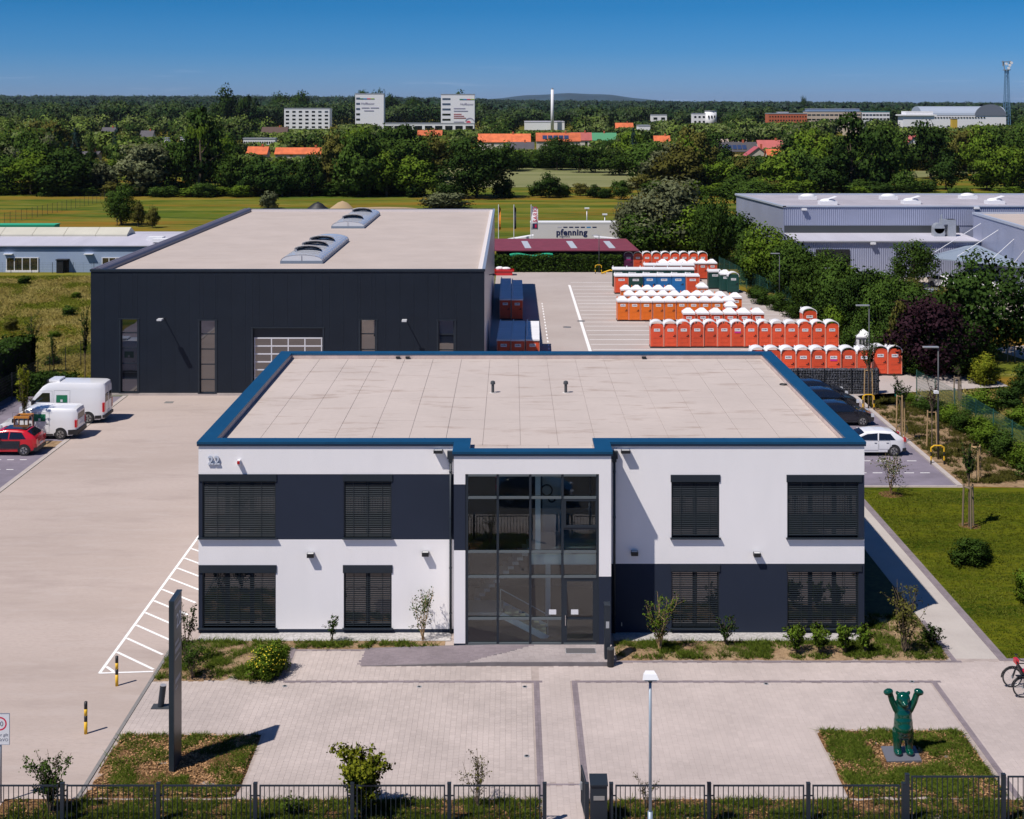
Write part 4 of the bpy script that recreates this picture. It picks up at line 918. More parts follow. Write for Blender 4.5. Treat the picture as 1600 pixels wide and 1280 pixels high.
for k, (a, b_, c, d) in enumerate(HW):
    x0, x1, z0, z1 = hx(a), hx(b_), hz_(c), hz_(d)
    f = MB(); t = .08; yw = HY+.16
    rows = [z0 + (z1-z0)*q for q in (0, .18, .39, .60, .81, 1)]
    for q in ((x0, x0+t), (x1-t, x1)): f.box(q[0], q[1], yw, yw+.08, z0, z1)
    for zz in rows: f.box(x0+t, x1-t, yw, yw+.08, max(z0, zz-.04), min(z1, zz+.04))
    w = HP(f, 'window', ANTH)
    for q, r in zip(rows, rows[1:]): g = MB(); g.box(x0+t, x1-t, yw+.02, yw+.04, q+.04, r-.04); g.build('pane', WGLASS, w)
    g = MB(); g.box(x0-.12, x0, HY-.03, HY+.14, z0, z1); g.box(x1, x1+.12, HY-.03, HY+.14, z0, z1); g.box(x0-.16, x1+.16, HY-.05, HY+.14, z1, z1+.07); g.box(x0-.12, x1+.12, HY-.06, HY+.14, z0-.06, z0); g.build('frame', ANTH, w)
x0, x1, z1 = hx(DO[0]), hx(DO[1]), hz_(DO[3])
b = MB(); b.box(x0, x1, HY+.25, HY+.32, z1-.75, z1-.06); b.box(x0-.12, x0, HY-.03, HY+.3, 0, z1); b.box(x1, x1+.12, HY-.03, HY+.3, 0, z1); b.box(x0-.14, x1+.14, HY-.05, HY+.14, z1, z1+.08); gate = HP(b, 'sectional_door', ANTH)
b = MB(); nzz = 7; zz = [0.1 + (z1-.85)*q/nzz for q in range(nzz+1)]
GLW = mat('door_rail_white', (.62, .62, .66), .5)
for q in zz[1:]: b.box(x0+.05, x1-.05, HY+.22, HY+.28, q-.045, q+.045)
for q in range(0, 5): xx = x0+.1+(x1-x0-.2)*q/4; b.box(xx-.04, xx+.04, HY+.225, HY+.275, .1, zz[-1])
b.build('door_rail', GLW, gate)
for q in range(nzz):
    for r in range(4):
        g = MB(); xa, xb = x0+.14+(x1-x0-.2)*r/4, x0+.06+(x1-x0-.2)*(r+1)/4; g.box(xa, xb, HY+.24, HY+.26, zz[q]+.045, zz[q+1]-.045); g.build('pane', WGLASS, gate)
# barrel skylights on the hall roof
def skylight(y0, y1, flaps, lb):
    x0, x1 = -17.75, -14.5; L = y1-y0
    t = thing('roof_skylight', lb, 'skylight', ((x0+x1)/2, y0, 8.74), group='barrel skylights on the hall roof'); w = (x1-x0)/2
    b = MB(); b.box(-w, w, 0, L, 0, .22); b.build('curb', mat('skylight_curb', (.16, .20, .26), .5), t)
    n = 14; arc = [(-w*math.cos(math.pi*k/n)*.97, .22+.46*math.sin(math.pi*k/n)**.9) for k in range(n+1)]
    b = MB()
    for (xa, za), (xb, zb) in zip(arc, arc[1:]): b.quad((xa, .06, za), (xb, .06, zb), (xb, L-.06, zb), (xa, L-.06, za))
    b.poly([(xa, .06, za) for xa, za in arc[::-1]]); b.poly([(xa, L-.06, za) for xa, za in arc]); b.build('vault', SKYL, t)
    for yy in [.06] + [1.1*q for q in range(1, int(L/1.1))] + [L-.06]:
        b = MB()
        for (xa, za), (xb, zb) in zip(arc, arc[1:]): b.tube((xa, yy, za+.01), (xb, yy, zb+.01), .02, n=4, caps=False)
        b.build('glazing_bar', LGREY, t)
    b = MB(); b.tube((0, .04, .22), (0, .04, .64), .03, n=4); b.build('end_bar', LGREY, t)
    for fy in flaps:
        b = MB(); za = .98; pts = [(-w*.62*math.cos(math.pi*k/8), .62+.26*math.sin(math.pi*k/8)) for k in range(9)]
        for (xa, a1), (xb, b1) in zip(pts, pts[1:]): b.quad((xa, fy, a1+.22), (xb, fy, b1+.22), (xb, fy+1.6, b1-.18), (xa, fy+1.6, a1-.18))
        b.build('vent_flap', SKYL, t)
        b = MB()
        for (xa, a1), (xb, b1) in zip(pts, pts[1:]): b.tube((xa, fy, a1+.20), (xb, fy, b1+.20), .05, n=5, caps=False); b.tube((xa, fy+1.6, a1-.16), (xb, fy+1.6, b1-.16), .035, n=4, caps=False)
        b.tube((pts[0][0], fy, pts[0][1]), (pts[0][0], fy, pts[0][1]+.22), .05); b.build('flap_frame', mat('flap_frame', (.30, .28, .28), .4), t)
skylight(104.5, 121.5, (3.2, 7.0, 11.2), 'long barrel skylight with three open vent flaps, nearer one on the dark hall')
skylight(134.0, 150.2, (4.0, 12.5), 'barrel skylight with two vent flaps, farther one on the dark hall')
for k, (px, py) in enumerate(((257, 500), (634, 501.5))):
    x, z = hx(px), ZA(py, HY-1.3)
    t = thing('bracket_lamp', 'lamp on a long bracket arm on the hall wall, %s' % ('between the two left tall windows' if k == 0 else 'right of the sectional door'), 'outdoor lamp', (x, HY, z), group='bracket lamps on the dark hall')
    b = MB(); b.tube((0, 0, -.1), (0, -1.0, 0), .04, n=8); b.box(-.07, .07, -.02, 0, -.22, .02); b.build('arm', ANTH, t)
    b = MB(); b.box(-.17, .17, -1.55, -.95, -.04, .07); b.build('lamp_head', mat('lamp_grey', (.55, .56, .58), .4), t)
t = thing('wall_bracket', 'small dark bracket fixed high on the right side wall of the hall', 'wall bracket', (HX1, 118, 6.2)); b = MB(); b.tube((0, 0, 0), (.45, 0, .1), .04); b.build('arm', LPOST, t); b = MB(); b.box(.3, .6, -.1, .1, -.05, .05); b.build('head', LPOST, t)
# ------------------------------------------------------------------ portable toilets
def make_toilet(kind, m, key, label, sticker=None, w=1.10, d=1.2, h=2.02):
    t = thing('portable_toilet', label, 'portable toilet'); a = w/2-.02
    b = MB(); b.box(-w/2, w/2, -d/2, d/2, 0, .12); b.build('skid', BLACK, t)
    b = MB(); b.box(-a, a, -d/2+.03, d/2-.02, .12, h-.12)
    if kind == 'arch':
        n = 10; pts = [(-a*math.cos(math.pi*k/n), h-.12+.20*math.sin(math.pi*k/n)) for k in range(n+1)]
        b.poly([(x, -d/2+.03, z) for x, z in pts][::-1])
    b.build('cabin', m, t)
    for sx_ in (-1, 1): b = MB(); b.box(sx_*a-.025, sx_*a+.025, -d/2+.012, -d/2+.06, .12, h-.12); b.build('corner_strip', TPOST if m in (TRED, TORA) else m, t)
    dz = h-.22; da = a-.09
    b = MB()
    if kind == 'arch':
        n = 8; b.poly([(-da, -d/2+.018, .17), (da, -d/2+.018, .17)] + [(da*math.cos(math.pi*k/n), -d/2+.018, h-.26+.20*math.sin(math.pi*k/n)) for k in range(n+1)])
        b.box(-da, da, -d/2+.014, -d/2+.03, .17, .22)
    else: b.box(-da, da, -d/2+.012, -d/2+.03, .17, dz)
    for z in (.45, .85): b.box(-da*.75, da*.75, -d/2+.004, -d/2+.016, z, z+.22)
    door = b.build('door', m, t)
    b = MB(); b.box(da-.12, da-.05, -d/2-.03, -d/2+.01, 1.02, 1.14); b.box(da-.24, da-.10, -d/2-.02, -d/2+.008, .98, 1.03); b.build('door_handle', BLACK, door)
    b = MB(); b.box(-.25, .25, -d/2, -d/2+.010, 1.42, 1.66); sg = b.build('sign', SIGNW, t)
    b = MB()
    for k, xx in enumerate((-.15, -.05, .05, .15)): b.box(xx-.035, xx+.035, -d/2-.004, -d/2-.001, 1.52+.01*(k % 2), 1.58+.03*(k == 2))
    b.build('lettering', NAVY, sg)
    if sticker: b = MB(); b.box(-.25, .25, -d/2-.001, -d/2+.009, 1.27, 1.40); b.build('sticker', PINK, t)
    b = MB(); e = w/2+.01; f0, f1 = -d/2-.05, d/2+.05
    if kind == 'arch':
        n = 10; o_ = [(-e*math.cos(math.pi*k/n), h-.18+.50*math.sin(math.pi*k/n)**.75) for k in range(n+1)]; i_ = [(x*.95, z-.06) for x, z in o_]
        for k in range(n):
            (x0, z0), (x1, z1), (u0, w0), (u1, w1) = o_[k], o_[k+1], i_[k], i_[k+1]
            b.quad((x0, f0, z0), (x1, f0, z1), (x1*.96, f1, z1-.03), (x0*.96, f1, z0-.03)); b.quad((u0, f0, w0), (u1, f0, w1), (x1, f0, z1), (x0, f0, z0)); b.quad((x0*.96, f1, z0-.03), (x1*.96, f1, z1-.03), (u1, f1, w1-.05), (u0, f1, w0-.05))
        b.quad((-e, f0, h-.16), (-e, f1, h-.19), (-e*.95, f1, h-.27), (-e*.95, f0, h-.22)); b.quad((e, f1, h-.19), (e, f0, h-.16), (e*.95, f0, h-.22), (e*.95, f1, h-.27))
    elif kind == 'hip':
        b.box(-e, e, f0, f1, h-.18, h-.02); b.v += [(-e, f0, h-.02), (e, f0, h-.02), (e, f1, h-.02), (-e, f1, h-.02), (-.16, -.16, h+.34), (.16, -.16, h+.34), (.16, .16, h+.34), (-.16, .16, h+.34)]
        i = len(b.v)-8; b.f += [(i, i+1, i+5, i+4), (i+1, i+2, i+6, i+5), (i+2, i+3, i+7, i+6), (i+3, i, i+4, i+7), (i+4, i+5, i+6, i+7)]; b.m += [0]*5
    else:
        b.v += [(-e, f0, h-.12), (e, f0, h-.12), (e, f1, h-.12), (-e, f1, h-.12), (-e, f0, h+.0), (e, f0, h+.0), (e, f1, h+.1), (-e, f1, h+.1)]
        b.f += [(0, 1, 5, 4), (1, 2, 6, 5), (2, 3, 7, 6), (3, 0, 4, 7), (4, 5, 6, 7), (0, 3, 2, 1)]; b.m += [0]*6
    b.build('roof', TROOF, t)
    b = MB(); b.tube((-a+.07, d/2-.12, h-.15), (-a+.07, d/2-.12, h+.26), .045, n=8); b.build('vent_stack', TROOF if kind != 'hip' else m, t)
    return t
PRO = {}
used = set()
rt = random.Random(11)
def toilet(kind, m, x, y, label, group, sticker=False, sx_=1.0, rz=0.0):
    key = (kind, m.name, sticker)
    rz += rt.uniform(-.025, .025)
    y += rt.uniform(-.08, .08)
    if key not in PRO:
        t = make_toilet(kind, m, key, label, sticker); PRO[key] = t; t.location = (x, y, 0.012); t.rotation_euler = (0, 0, rz); t['group'] = group; t.scale = (sx_, 1, 1); return t
    return copy_tree(PRO[key], (x, y, 0.012), rz, label, group, (sx_, 1, 1))
CN = {'red_orange_plastic': 'red-orange', 'orange_plastic': 'orange', 'dark_green_plastic': 'dark green', 'blue_plastic': 'blue', 'purple_plastic': 'dark purple'}
RN = {'arch': 'arched', 'hip': 'peaked', 'flat': 'flat sloping'}
def row(px0, n, Z, kind, ms, pitch, where, group, stickers=(), sx_=1.0):
    """front faces on y = Z; first boundary at pixel px0 of the photograph"""
    x0 = XA(px0, Z); 
    for i in range(n):
        m = ms[i] if isinstance(ms, list) else ms
        toilet(kind, m, x0 + pitch*(i+.5), Z+.6, '%s toilet cabin%s, %s from the left in %s' % (CN[m.name], ' with sticker' if i in stickers else '', nth(i), where), group, i in stickers, sx_)
row(1173, 8, 104.6, 'arch', TRED, 1.157, 'the row behind the stone wall', 'toilet cabins behind the stone wall', (5,), 1.04)
row(1365, 2, 105.3, 'arch', TRED, 1.10, 'the pair right of the stone wall', 'toilet cabins right of the stone wall', (), 1.0)
row(1016, 14, 117.3, 'arch', TRED, 1.157, 'the long front row', 'toilet cabins in the long front row', (6,), 1.04)
row(1254, 1, 124.5, 'arch', TRED, 1.3, 'the spot behind the long row end', 'single toilet cabin', (), 1.2)
row(1066, 6, 124.0, 'hip', TRED, 1.255, 'the spaced row of six', 'toilet cabins in the spaced row of six', ())
row(964, 10, 131.6, 'hip', TORA, 1.14, 'the row with orange doors', 'orange toilet cabins with peaked roofs')
row(975.7, 8, 135.6, 'hip', TORA, 1.125, 'the first row behind the orange doors', 'orange toilet cabins, second peaked row')
row(970, 5, 139.6, 'hip', TORA, 1.12, 'the second row behind the orange doors', 'orange toilet cabins, third peaked row')
row(1089, 1, 141.5, 'hip', TORA, 1.2, 'the gap before the green cabins', 'single orange toilet cabin')
row(1117, 1, 135.0, 'hip', TORA, 1.2, 'the spot right of the second peaked row', 'stray orange toilet cabins', ())
row(1141, 1, 134.0, 'hip', TORA, 1.2, 'the spot left of the kerb', 'stray orange toilet cabins', ())
row(1133, 1, 128.0, 'hip', TRED, 1.2, 'the spot behind the spaced row', 'stray orange toilet cabins', ())
row(960, 6, 150.6, 'flat', [TRED, TGREEN, TBLUE, TBLUE, TBLUE, TRED], 1.57, 'the mixed colour row', 'wide toilet cabins in mixed colours', (), 1.38)
row(957, 6, 156.5, 'flat', TGREEN, 1.57, 'the row hidden behind the mixed colours', 'wide toilet cabins behind the mixed row', (), 1.38)
row(1006, 4, 160.6, 'flat', TRED, 1.5, 'the low white roofs near the back', 'cabins with low white roofs', (), 1.3)
row(1107, 1, 154.5, 'flat', TGREEN, 1.5, 'the green group, widest', 'dark green toilet cabins', (), 1.35)
row(1125, 1, 152.5, 'hip', TGREEN, 1.3, 'the green group, middle', 'dark green toilet cabins', (), 1.1)
row(1137, 1, 151.2, 'arch', TGREEN, 1.3, 'the green group, nearest the kerb', 'dark green toilet cabins', (), 1.1)
row(975, 9, 172.0, 'arch', [TPUR] + [TRED]*8, 1.17, 'the rearmost row', 'toilet cabins in the rearmost row', (0,), 1.04)
row(1029.5, 6, 163.0, 'hip', TRED, 1.165, 'the second row from the back', 'toilet cabins in the second row from the back')
for cidx, (px, n) in enumerate(((776, 7), (798, 7), (821, 7))):
    for r in range(n):
        toilet('flat', TRED, XA(px, 109.8)+.58+.02*r, 110.4+1.24*r, 'red cabin, near block beside the hall, %s column, %s from front' % (('wall-side', 'middle', 'outer')[cidx], nth(r)), 'toilet cabins packed beside the hall, near block')
for cidx, (px, n) in enumerate(((780, 12), (799, 11))):
    for r in range(n):
        toilet('flat', TRED, XA(px, 132.5)+.58, 133.1+1.24*r, 'red cabin beside the hall, far block, %s column, %s from the front' % (('wall-side', 'outer')[cidx], nth(r)), 'toilet cabins packed beside the hall, far block')
# white washing booth
x, y = XA(1349, 112), 112.0
t = thing('white_booth', 'small white booth with pointed roof behind the stone wall cabins', 'booth', (x, y, .012))
b = MB(); b.box(-.65, .65, -.6, .6, 0, 1.9); b.build('booth_body', FWHITE, t)
b = MB(); b.box(-.72, .72, -.68, .68, 1.9, 1.98); b.v += [(-.72, -.68, 1.98), (.72, -.68, 1.98), (.72, .68, 1.98), (-.72, .68, 1.98), (0, 0, 2.5)]; i = len(b.v)-5; b.f += [(i, i+1, i+4), (i+1, i+2, i+4), (i+2, i+3, i+4), (i+3, i, i+4)]; b.m += [0]*4; b.build('roof', TROOF, t)
for k in range(4): b = MB(); b.box(-.5+.26*k, -.3+.26*k, -.61, -.6, 1.1, 1.75); b.build('panel', LPOST, t)
# red tray with white bundles at the hall corner
x, y = XA(786, 168), 167.3
t = thing('red_container', 'low red container with white bundles at the far corner of the hall', 'container', (x, y, .012)); b = MB(); b.box(-1.15, 1.15, -.6, .6, 0, .55); b.box(-1.3, 1.35, -.68, .68, .5, .68); b.build('tray', RPAINT, t)
b = MB(); b.ball((-.4, 0, .8), (.5, .4, .25)); b.ball((.35, 0, .78), (.6, .4, .2)); b.build('bundle', FWHITE, t)

# ------------------------------------------------------------------ gabion wall
gw = thing('gabion_wall', 'gabion wall of dark stones in wire baskets beside the black cars', 'stone wall', (18, 98.7, 0)); gx0, gx1 = XA(1225, 98.7)-1.0, XA(1372, 98.7)
rs = random.Random(2); STM = []
for k in range(6):
    b = MB(); b.ball((0, 0, 0), (.5, .5, .5), 6, 4); b.v = [tuple(Vector(v)*rs.uniform(.75, 1.12)) for v in b.v]; STM.append(b.mesh('stone', STONE))
sb = MB(); core_ = MB(); core_.box(gx0+.06, gx1-.06, 98.75, 99.2, 0, 1.72); o = core_.build('gabion_core', BLACK, gw); o.location = (-18, -98.7, 0)
for face in range(2):
    nz = 12
    for j in range(nz):
        x = gx0+.08
        while x < gx1-.05:
            w_ = rs.uniform(.13, .26); z = .02 + 1.76*(j+.5)/nz
            c = (x+w_/2, 98.72+rs.uniform(-.02, .03) if not face else rs.uniform(98.75, 99.15), z + rs.uniform(-.02, .02) if not face else 1.74)
            if not face or j < 4: sb.ball(c, (w_*.62, .11, rs.uniform(.07, .10)), 5, 3)
            x += w_*.92
    # right end
for j in range(12):
    for q in range(2): sb.ball((gx1-.05, 98.85+.22*q, .1+.145*j), (.08, .13, .085), 5, 3)
o = sb.build('stones', STONE, gw); o.location = (-18, -98.7, 0); o['kind'] = 'stuff'
x = gx0; k = 0
while x <= gx1+.01:
    b = MB(); b.box(x-.04, x+.04, 98.58, 98.66, 0, 1.85); o = b.build('post', BLACK, gw); o.location = (-18, -98.7, 0); x += (gx1-gx0)/4
b = MB()
for j in range(10): b.box(gx0, gx1, 98.60, 98.606, .05+.19*j, .056+.19*j)
for j in range(int((gx1-gx0)/.2)): b.box(gx0+.2*j, gx0+.2*j+.006, 98.607, 98.613, 0, 1.8)
o = b.build('wire_mesh', STEEL, gw); o.location = (-18, -98.7, 0)

# ------------------------------------------------------------------ vehicles
def make_car(name, label, cat, L, Wd, top, belt, paint, sidewin, screens, wheels, wr, tumble=.22, doors=(), lower=None, van=False, trims=()):
    """x forward; top = roofline points (x, z); built around the middle of the car"""
    t = thing(name, label, cat)
    tx = [p[0] for p in top]; tz = [p[1] for p in top]
    def zr(x): return float(np.interp(x, tx, tz))
    def hw(x, z):
        e = abs(x)/(L/2); w = Wd/2*(1 - .16*e**9 - .03*e**3)
        if z > belt: w -= (z-belt)*tumble
        if z < .4: w -= (.4-z)*.12
        if z > .8*belt and z <= belt: w -= .012
        return w
    xs = sorted(set([round(v, 3) for v in list(np.linspace(-L/2, L/2, 30)) + tx])); rings = []
    for x in xs:
        zt = zr(x); zb = .24 if abs(x) < L/2-.25 else .30
        zz = [zb, .42, .62, min(belt*.8, zt-.05), min(belt-.02, zt-.04), min(belt, zt-.03)]
        up = [max(belt, 0)+(zt-belt)*q for q in (.35, .7, .9)] if zt > belt+.1 else [zt-.025, zt-.018, zt-.012]
        zz = zz + up; ring = [(hw(x, z), z) for z in zz]; we = ring[-1][0]
        ring += [(we*.93 if zt <= belt+.1 else we-.06, zt-.01), (we*.6, zt+.005), (0, zt+.018)]
        full = [(x, y_, z) for y_, z in ring] + [(x, -y_, z) for y_, z in ring[-2::-1]]; rings.append(full)
    b = MB(); n = len(rings[0])
    for r in rings: b.v += r
    for i in range(len(rings)-1):
        for k in range(n-1): b.f.append((i*n+k, i*n+k+1, (i+1)*n+k+1, (i+1)*n+k)); b.m.append(0)
    b.f.append(tuple(range(n))); b.m.append(0); b.f.append(tuple((len(rings)-1)*n+k for k in reversed(range(n)))); b.m.append(0)
    body = b.build('body', paint, t, smooth=True)
    md = body.modifiers.new('edge', 'EDGE_SPLIT'); md.split_angle = math.radians(38)
    b = MB(); b.box(-L/2+.25, L/2-.25, -Wd/2+.15, Wd/2-.15, .20, .5); b.build('underbody', BLACK, t)
    def side_patch(pts, m, nm, off_=.012, par=None):
        for sg in (1, -1):
            b = MB()
            pp = []
            for (xa, za), (xb, zb) in zip(pts, pts[1:]+pts[:1]):
                for q in range(4): u = q/4; pp.append((xa+(xb-xa)*u, za+(zb-za)*u))
            cx = sum(p[0] for p in pp)/len(pp); cz = sum(p[1] for p in pp)/len(pp); c = (cx, sg*(hw(cx, cz)+off_), cz)
            for p, q in zip(pp, pp[1:]+pp[:1]):
                b.poly([c, (p[0], sg*(hw(*p)+off_), p[1]), (q[0], sg*(hw(*q)+off_), q[1])])
            b.build(nm, m, par or t)
    for w in sidewin: side_patch(w, CARGL, 'side_window')
    for d in doors:
        xa, xb, za, zb = d
        for sg in (1, -1):
            b = MB()
            for (p, q) in (((xa, za), (xa, zb)), ((xb, za), (xb, zb)), ((xa, za), (xb, za)), ((xa, zb), (xb, zb))):
                for u in range(5):
                    A = (p[0]+(q[0]-p[0])*u/5, p[1]+(q[1]-p[1])*u/5); B = (p[0]+(q[0]-p[0])*(u+1)/5, p[1]+(q[1]-p[1])*(u+1)/5)
                    b.tube((A[0], sg*(hw(*A)+.001), A[1]), (B[0], sg*(hw(*B)+.001), B[1]), .006, n=4, caps=False)
            b.box(xa+.08, xa+.22, sg*(hw(xa+.1, belt*.86)+.0), sg*(hw(xa+.1, belt*.86)+.03), belt*.84, belt*.87) if sg > 0 else b.box(xa+.08, xa+.22, -(hw(xa+.1, belt*.86)+.03), -hw(xa+.1, belt*.86), belt*.84, belt*.87)
            b.build('door_line', BLACK, t)
    if lower: side_patch(lower, KPAINT, 'dark_door', .022)
    for tr_, m_, nm in trims: side_patch(tr_, m_, nm, .014)
    for nm, x0, x1, q0, q1 in screens:                       # front/rear screens along the roofline
        b = MB(); N = 6
        for i in range(N):
            xa, xb = x0+(x1-x0)*i/N, x0+(x1-x0)*(i+1)/N
            for (wa, wb) in ((-1, -.5), (-.5, 0), (0, .5), (.5, 1)):
                def pt(x, u):
                    z = zr(x); we = hw(x, z-.04)*.88
                    return (x + (.012 if x1 > 0 else -.012), u*we, z + .024 - abs(u)*.02)
                b.quad(pt(xa, wa), pt(xb, wa), pt(xb, wb), pt(xa, wb))
        b.build(nm, CARGL, t)
    for x in wheels:
        for sg in (1, -1):
            yo = sg*(Wd/2+.014); yi = sg*(Wd/2-.24)
            b = MB(); b.tube((0, yi, 0), (0, yo, 0), wr, n=24); w = b.build('wheel', RUB, t); w.location = (x, 0, wr)
            b = MB(); b.tube((0, yo-sg*.01, 0), (0, yo+sg*.006, 0), wr*.66, n=20)
            b.build('rim', RIM, w)
            b = MB()
            for k in range(5): a = k*2*math.pi/5; b.tube((math.cos(a+.6)*wr*.2, yo+sg*.008, math.sin(a+.6)*wr*.2), (math.cos(a+.6)*wr*.6, yo+sg*.008, math.sin(a+.6)*wr*.6), .035, n=4)
            b.build('hub', BLACK, w)
            b = MB(); pts = [(math.cos(math.pi*k/12)*(wr+.07), math.sin(math.pi*k/12)*(wr+.07)) for k in range(13)]
            yy = sg*(hw(x, wr+.2)+.004)
            b.poly([(x+p[0], yy, wr+p[1]) for p in pts] + [(x-wr-.07, yy, .24), (x+wr+.07, yy, .24)]); b.build('wheel_arch', BLACK, t)
    return t, zr, hw
def boxpart(t, name, m, *bx):
    b = MB()
    for q in bx: b.box(*q)
    return b.build(name, m, t)
def lights(t, L, Wd, z0, z1, zf0, zf1, dep=.12):
    for sg in (1, -1):
        y0, y1 = sorted((sg*(Wd/2-.30), sg*(Wd/2-.035)))
        boxpart(t, 'tail_light', RLIGHT, (-L/2-.015, -L/2+dep, y0, y1, z0, z1)); boxpart(t, 'headlight', mat('headlamp', (.6, .62, .65), .1, coat=.8), (L/2-dep-.1, L/2-.02, y0, y1, zf0, zf1))
# high roof van
L = 5.6
v1, zr1, hw1 = make_car('delivery_van', 'white high-roof delivery van parked beside the dark hall', 'van', L, 1.98,
  [(-2.8, 2.35), (-2.74, 2.56), (-2.5, 2.63), (0.3, 2.66), (.9, 2.60), (1.25, 2.42), (1.75, 1.85), (2.05, 1.42), (2.25, 1.22), (2.65, 1.05), (2.8, .75)], 1.25, WPAINT,
  [[(.75, 1.42), (.78, 2.0), (1.25, 2.0), (1.85, 1.42)]], [('windscreen', 1.32, 2.08, 0, 0)], (-1.75, 1.75), .36, tumble=.10, doors=[(.62, 1.9, .5, 2.12), (-.55, .5, .5, 2.15)],
  trims=[([(-2.6, .30), (-2.6, .52), (-2.2, .52), (-2.2, .30)], BLACK, 'bumper_trim'), ([(-1.3, .28), (-1.3, .40), (1.3, .40), (1.3, .28)], BLACK, 'sill_trim')])
lights(v1, L, 1.98, .75, 1.35, .8, 1.05)
boxpart(v1, 'roof_cooler', WPAINT, (.25, .95, -.55, .55, 2.655, 2.80)); boxpart(v1, 'roof_pod', BLACK, (.75, 1.12, -.5, .5, 2.60, 2.74))
boxpart(v1, 'rear_window', CARGL, (-L/2-.012, -L/2+.03, -.68, -.12, 1.35, 1.9), (-L/2-.012, -L/2+.03, .12, .68, 1.35, 1.9)); boxpart(v1, 'number_plate', SIGNW, (-L/2-.02, -L/2+.02, -.3, .22, .62, .74))
boxpart(v1, 'rear_bumper', BLACK, (-L/2-.06, -L/2+.12, -.93, .93, .36, .54)); boxpart(v1, 'rear_door_gap', BLACK, (-L/2-.005, -L/2+.02, -.008, .008, .55, 2.3))
boxpart(v1, 'mirror', BLACK, (1.75, 1.9, -1.22, -1.0, 1.25, 1.55), (1.75, 1.9, 1.0, 1.22, 1.25, 1.55))
def sticker(t, hw, x, z, w_, h_):
    for sg in (1, -1):
        b = MB(); ya = [sg*(hw(x+u, z+v)+.016) for u, v in ((-w_/2, -h_/2), (w_/2, -h_/2), (w_/2, h_/2), (-w_/2, h_/2))]
        b.quad((x-w_/2, ya[0], z-h_/2), (x+w_/2, ya[1], z-h_/2), (x+w_/2, ya[2], z+h_/2), (x-w_/2, ya[3], z+h_/2)); s_ = b.build('sticker', GRNP, t)
        b = MB(); y = ya[2]+sg*.004; b.quad((x-w_*.44, y, z+h_*.22), (x+w_*.44, y, z+h_*.22), (x+w_*.44, y, z+h_*.38), (x-w_*.44, y, z+h_*.38)); y2 = ya[0]+sg*.006; b.quad((x-w_*.1, y2, z-h_*.42), (x+w_*.1, y2, z-h_*.42), (x+w_*.1, y2, z-h_*.08), (x-w_*.1, y2, z-h_*.08)); b.build('sticker_print', SIGNW, s_)
sticker(v1, hw1, -.02, 1.62, .72, .48)
v1.location = (-26.75-L/2, 90.5, .02); v1.rotation_euler = (0, 0, math.pi)
L = 4.9
v2, zr2, hw2 = make_car('delivery_van', 'white low-roof van with muddy rear parked between the high-roof van and the red car', 'van', L, 1.92,
  [(-2.45, 1.65), (-2.38, 1.84), (-2.15, 1.90), (0.2, 1.92), (.75, 1.86), (1.15, 1.66), (1.7, 1.22), (1.95, 1.10), (2.3, .95), (2.45, .7)], 1.15, WPAINT,
  [[(.35, 1.22), (.38, 1.62), (.85, 1.62), (1.45, 1.22)]], [('windscreen', .85, 1.72, 0, 0)], (-1.45, 1.6), .34, tumble=.13, doors=[(.28, 1.55, .42, 1.68), (-.75, .2, .42, 1.66)],
  trims=[([(-2.3, .28), (-2.3, .60), (-1.92, .60), (-1.92, .28)], BLACK, 'bumper_trim'), ([(-1.0, .26), (-1.0, .36), (1.1, .36), (1.1, .26)], BLACK, 'sill_trim')])
lights(v2, L, 1.92, .75, 1.2, .7, .9); boxpart(v2, 'rear_window', CARGL, (-L/2-.012, -L/2+.04, -.6, .6, 1.2, 1.55)); boxpart(v2, 'rear_bumper', BLACK, (-L/2-.07, -L/2+.14, -.9, .9, .30, .60)); boxpart(v2, 'number_plate', SIGNW, (-L/2-.03, -L/2+.02, -.26, .26, .82, .93))
boxpart(v2, 'mirror', BLACK, (1.35, 1.5, -1.18, -.96, 1.1, 1.32), (1.35, 1.5, .96, 1.18, 1.1, 1.32))
sticker(v2, hw2, -.15, 1.36, .72, .44)
v2.location = (-27.2-L/2, 86.2, .02); v2.rotation_euler = (0, 0, math.pi)
def small_car(label, paint, L=4.0, lower=None, tl=(.75, 1.0), mirror_paint=None, h=1.45, name='parked_car'):
    k = h/1.45; q = L/2
    t, zr, hw = make_car(name, label, 'car', L, 1.76, [(-q, .62), (-q+.05, .95*k), (-q+.22, 1.12*k), (-q+.62, 1.36*k), (-q+1.1, 1.43*k), (-q+1.8, 1.45*k), (-q+2.35, 1.38*k), (q-1.02, 1.0), (q-.5, .9), (q-.12, .74), (q, .52)], .92*k, paint,
      [[(-q+.62, .96*k), (-q+.9, 1.30*k), (-q+1.58, 1.34*k), (-q+1.62, .96*k)], [(-q+1.7, .96*k), (-q+1.66, 1.34*k), (-q+2.28, 1.29*k), (q-1.18, .97*k)]],
      [('rear_window', -q+.20, -q+.62, 0, 0), ('windscreen', -q+2.42, q-1.05, 0, 0)], (-q+.72, q-.78), .315, tumble=.34, doors=[(-q+1.66, q-1.15, .36, .92*k), (-q+.95, -q+1.62, .42, .92*k)], lower=lower)
    lights(t, L, 1.76, tl[0], tl[1], .58, .76); boxpart(t, 'mirror', mirror_paint or paint, (q-1.35, q-1.2, -1.02, -.86, .93*k, 1.06*k), (q-1.35, q-1.2, .86, 1.02, .93*k, 1.06*k))
    boxpart(t, 'number_plate', SIGNW, (-q-.02, -q+.03, -.26, .26, .56, .66)); boxpart(t, 'rear_bumper', BLACK, (-q-.03, -q+.2, -.8, .8, .26, .46))
    return t
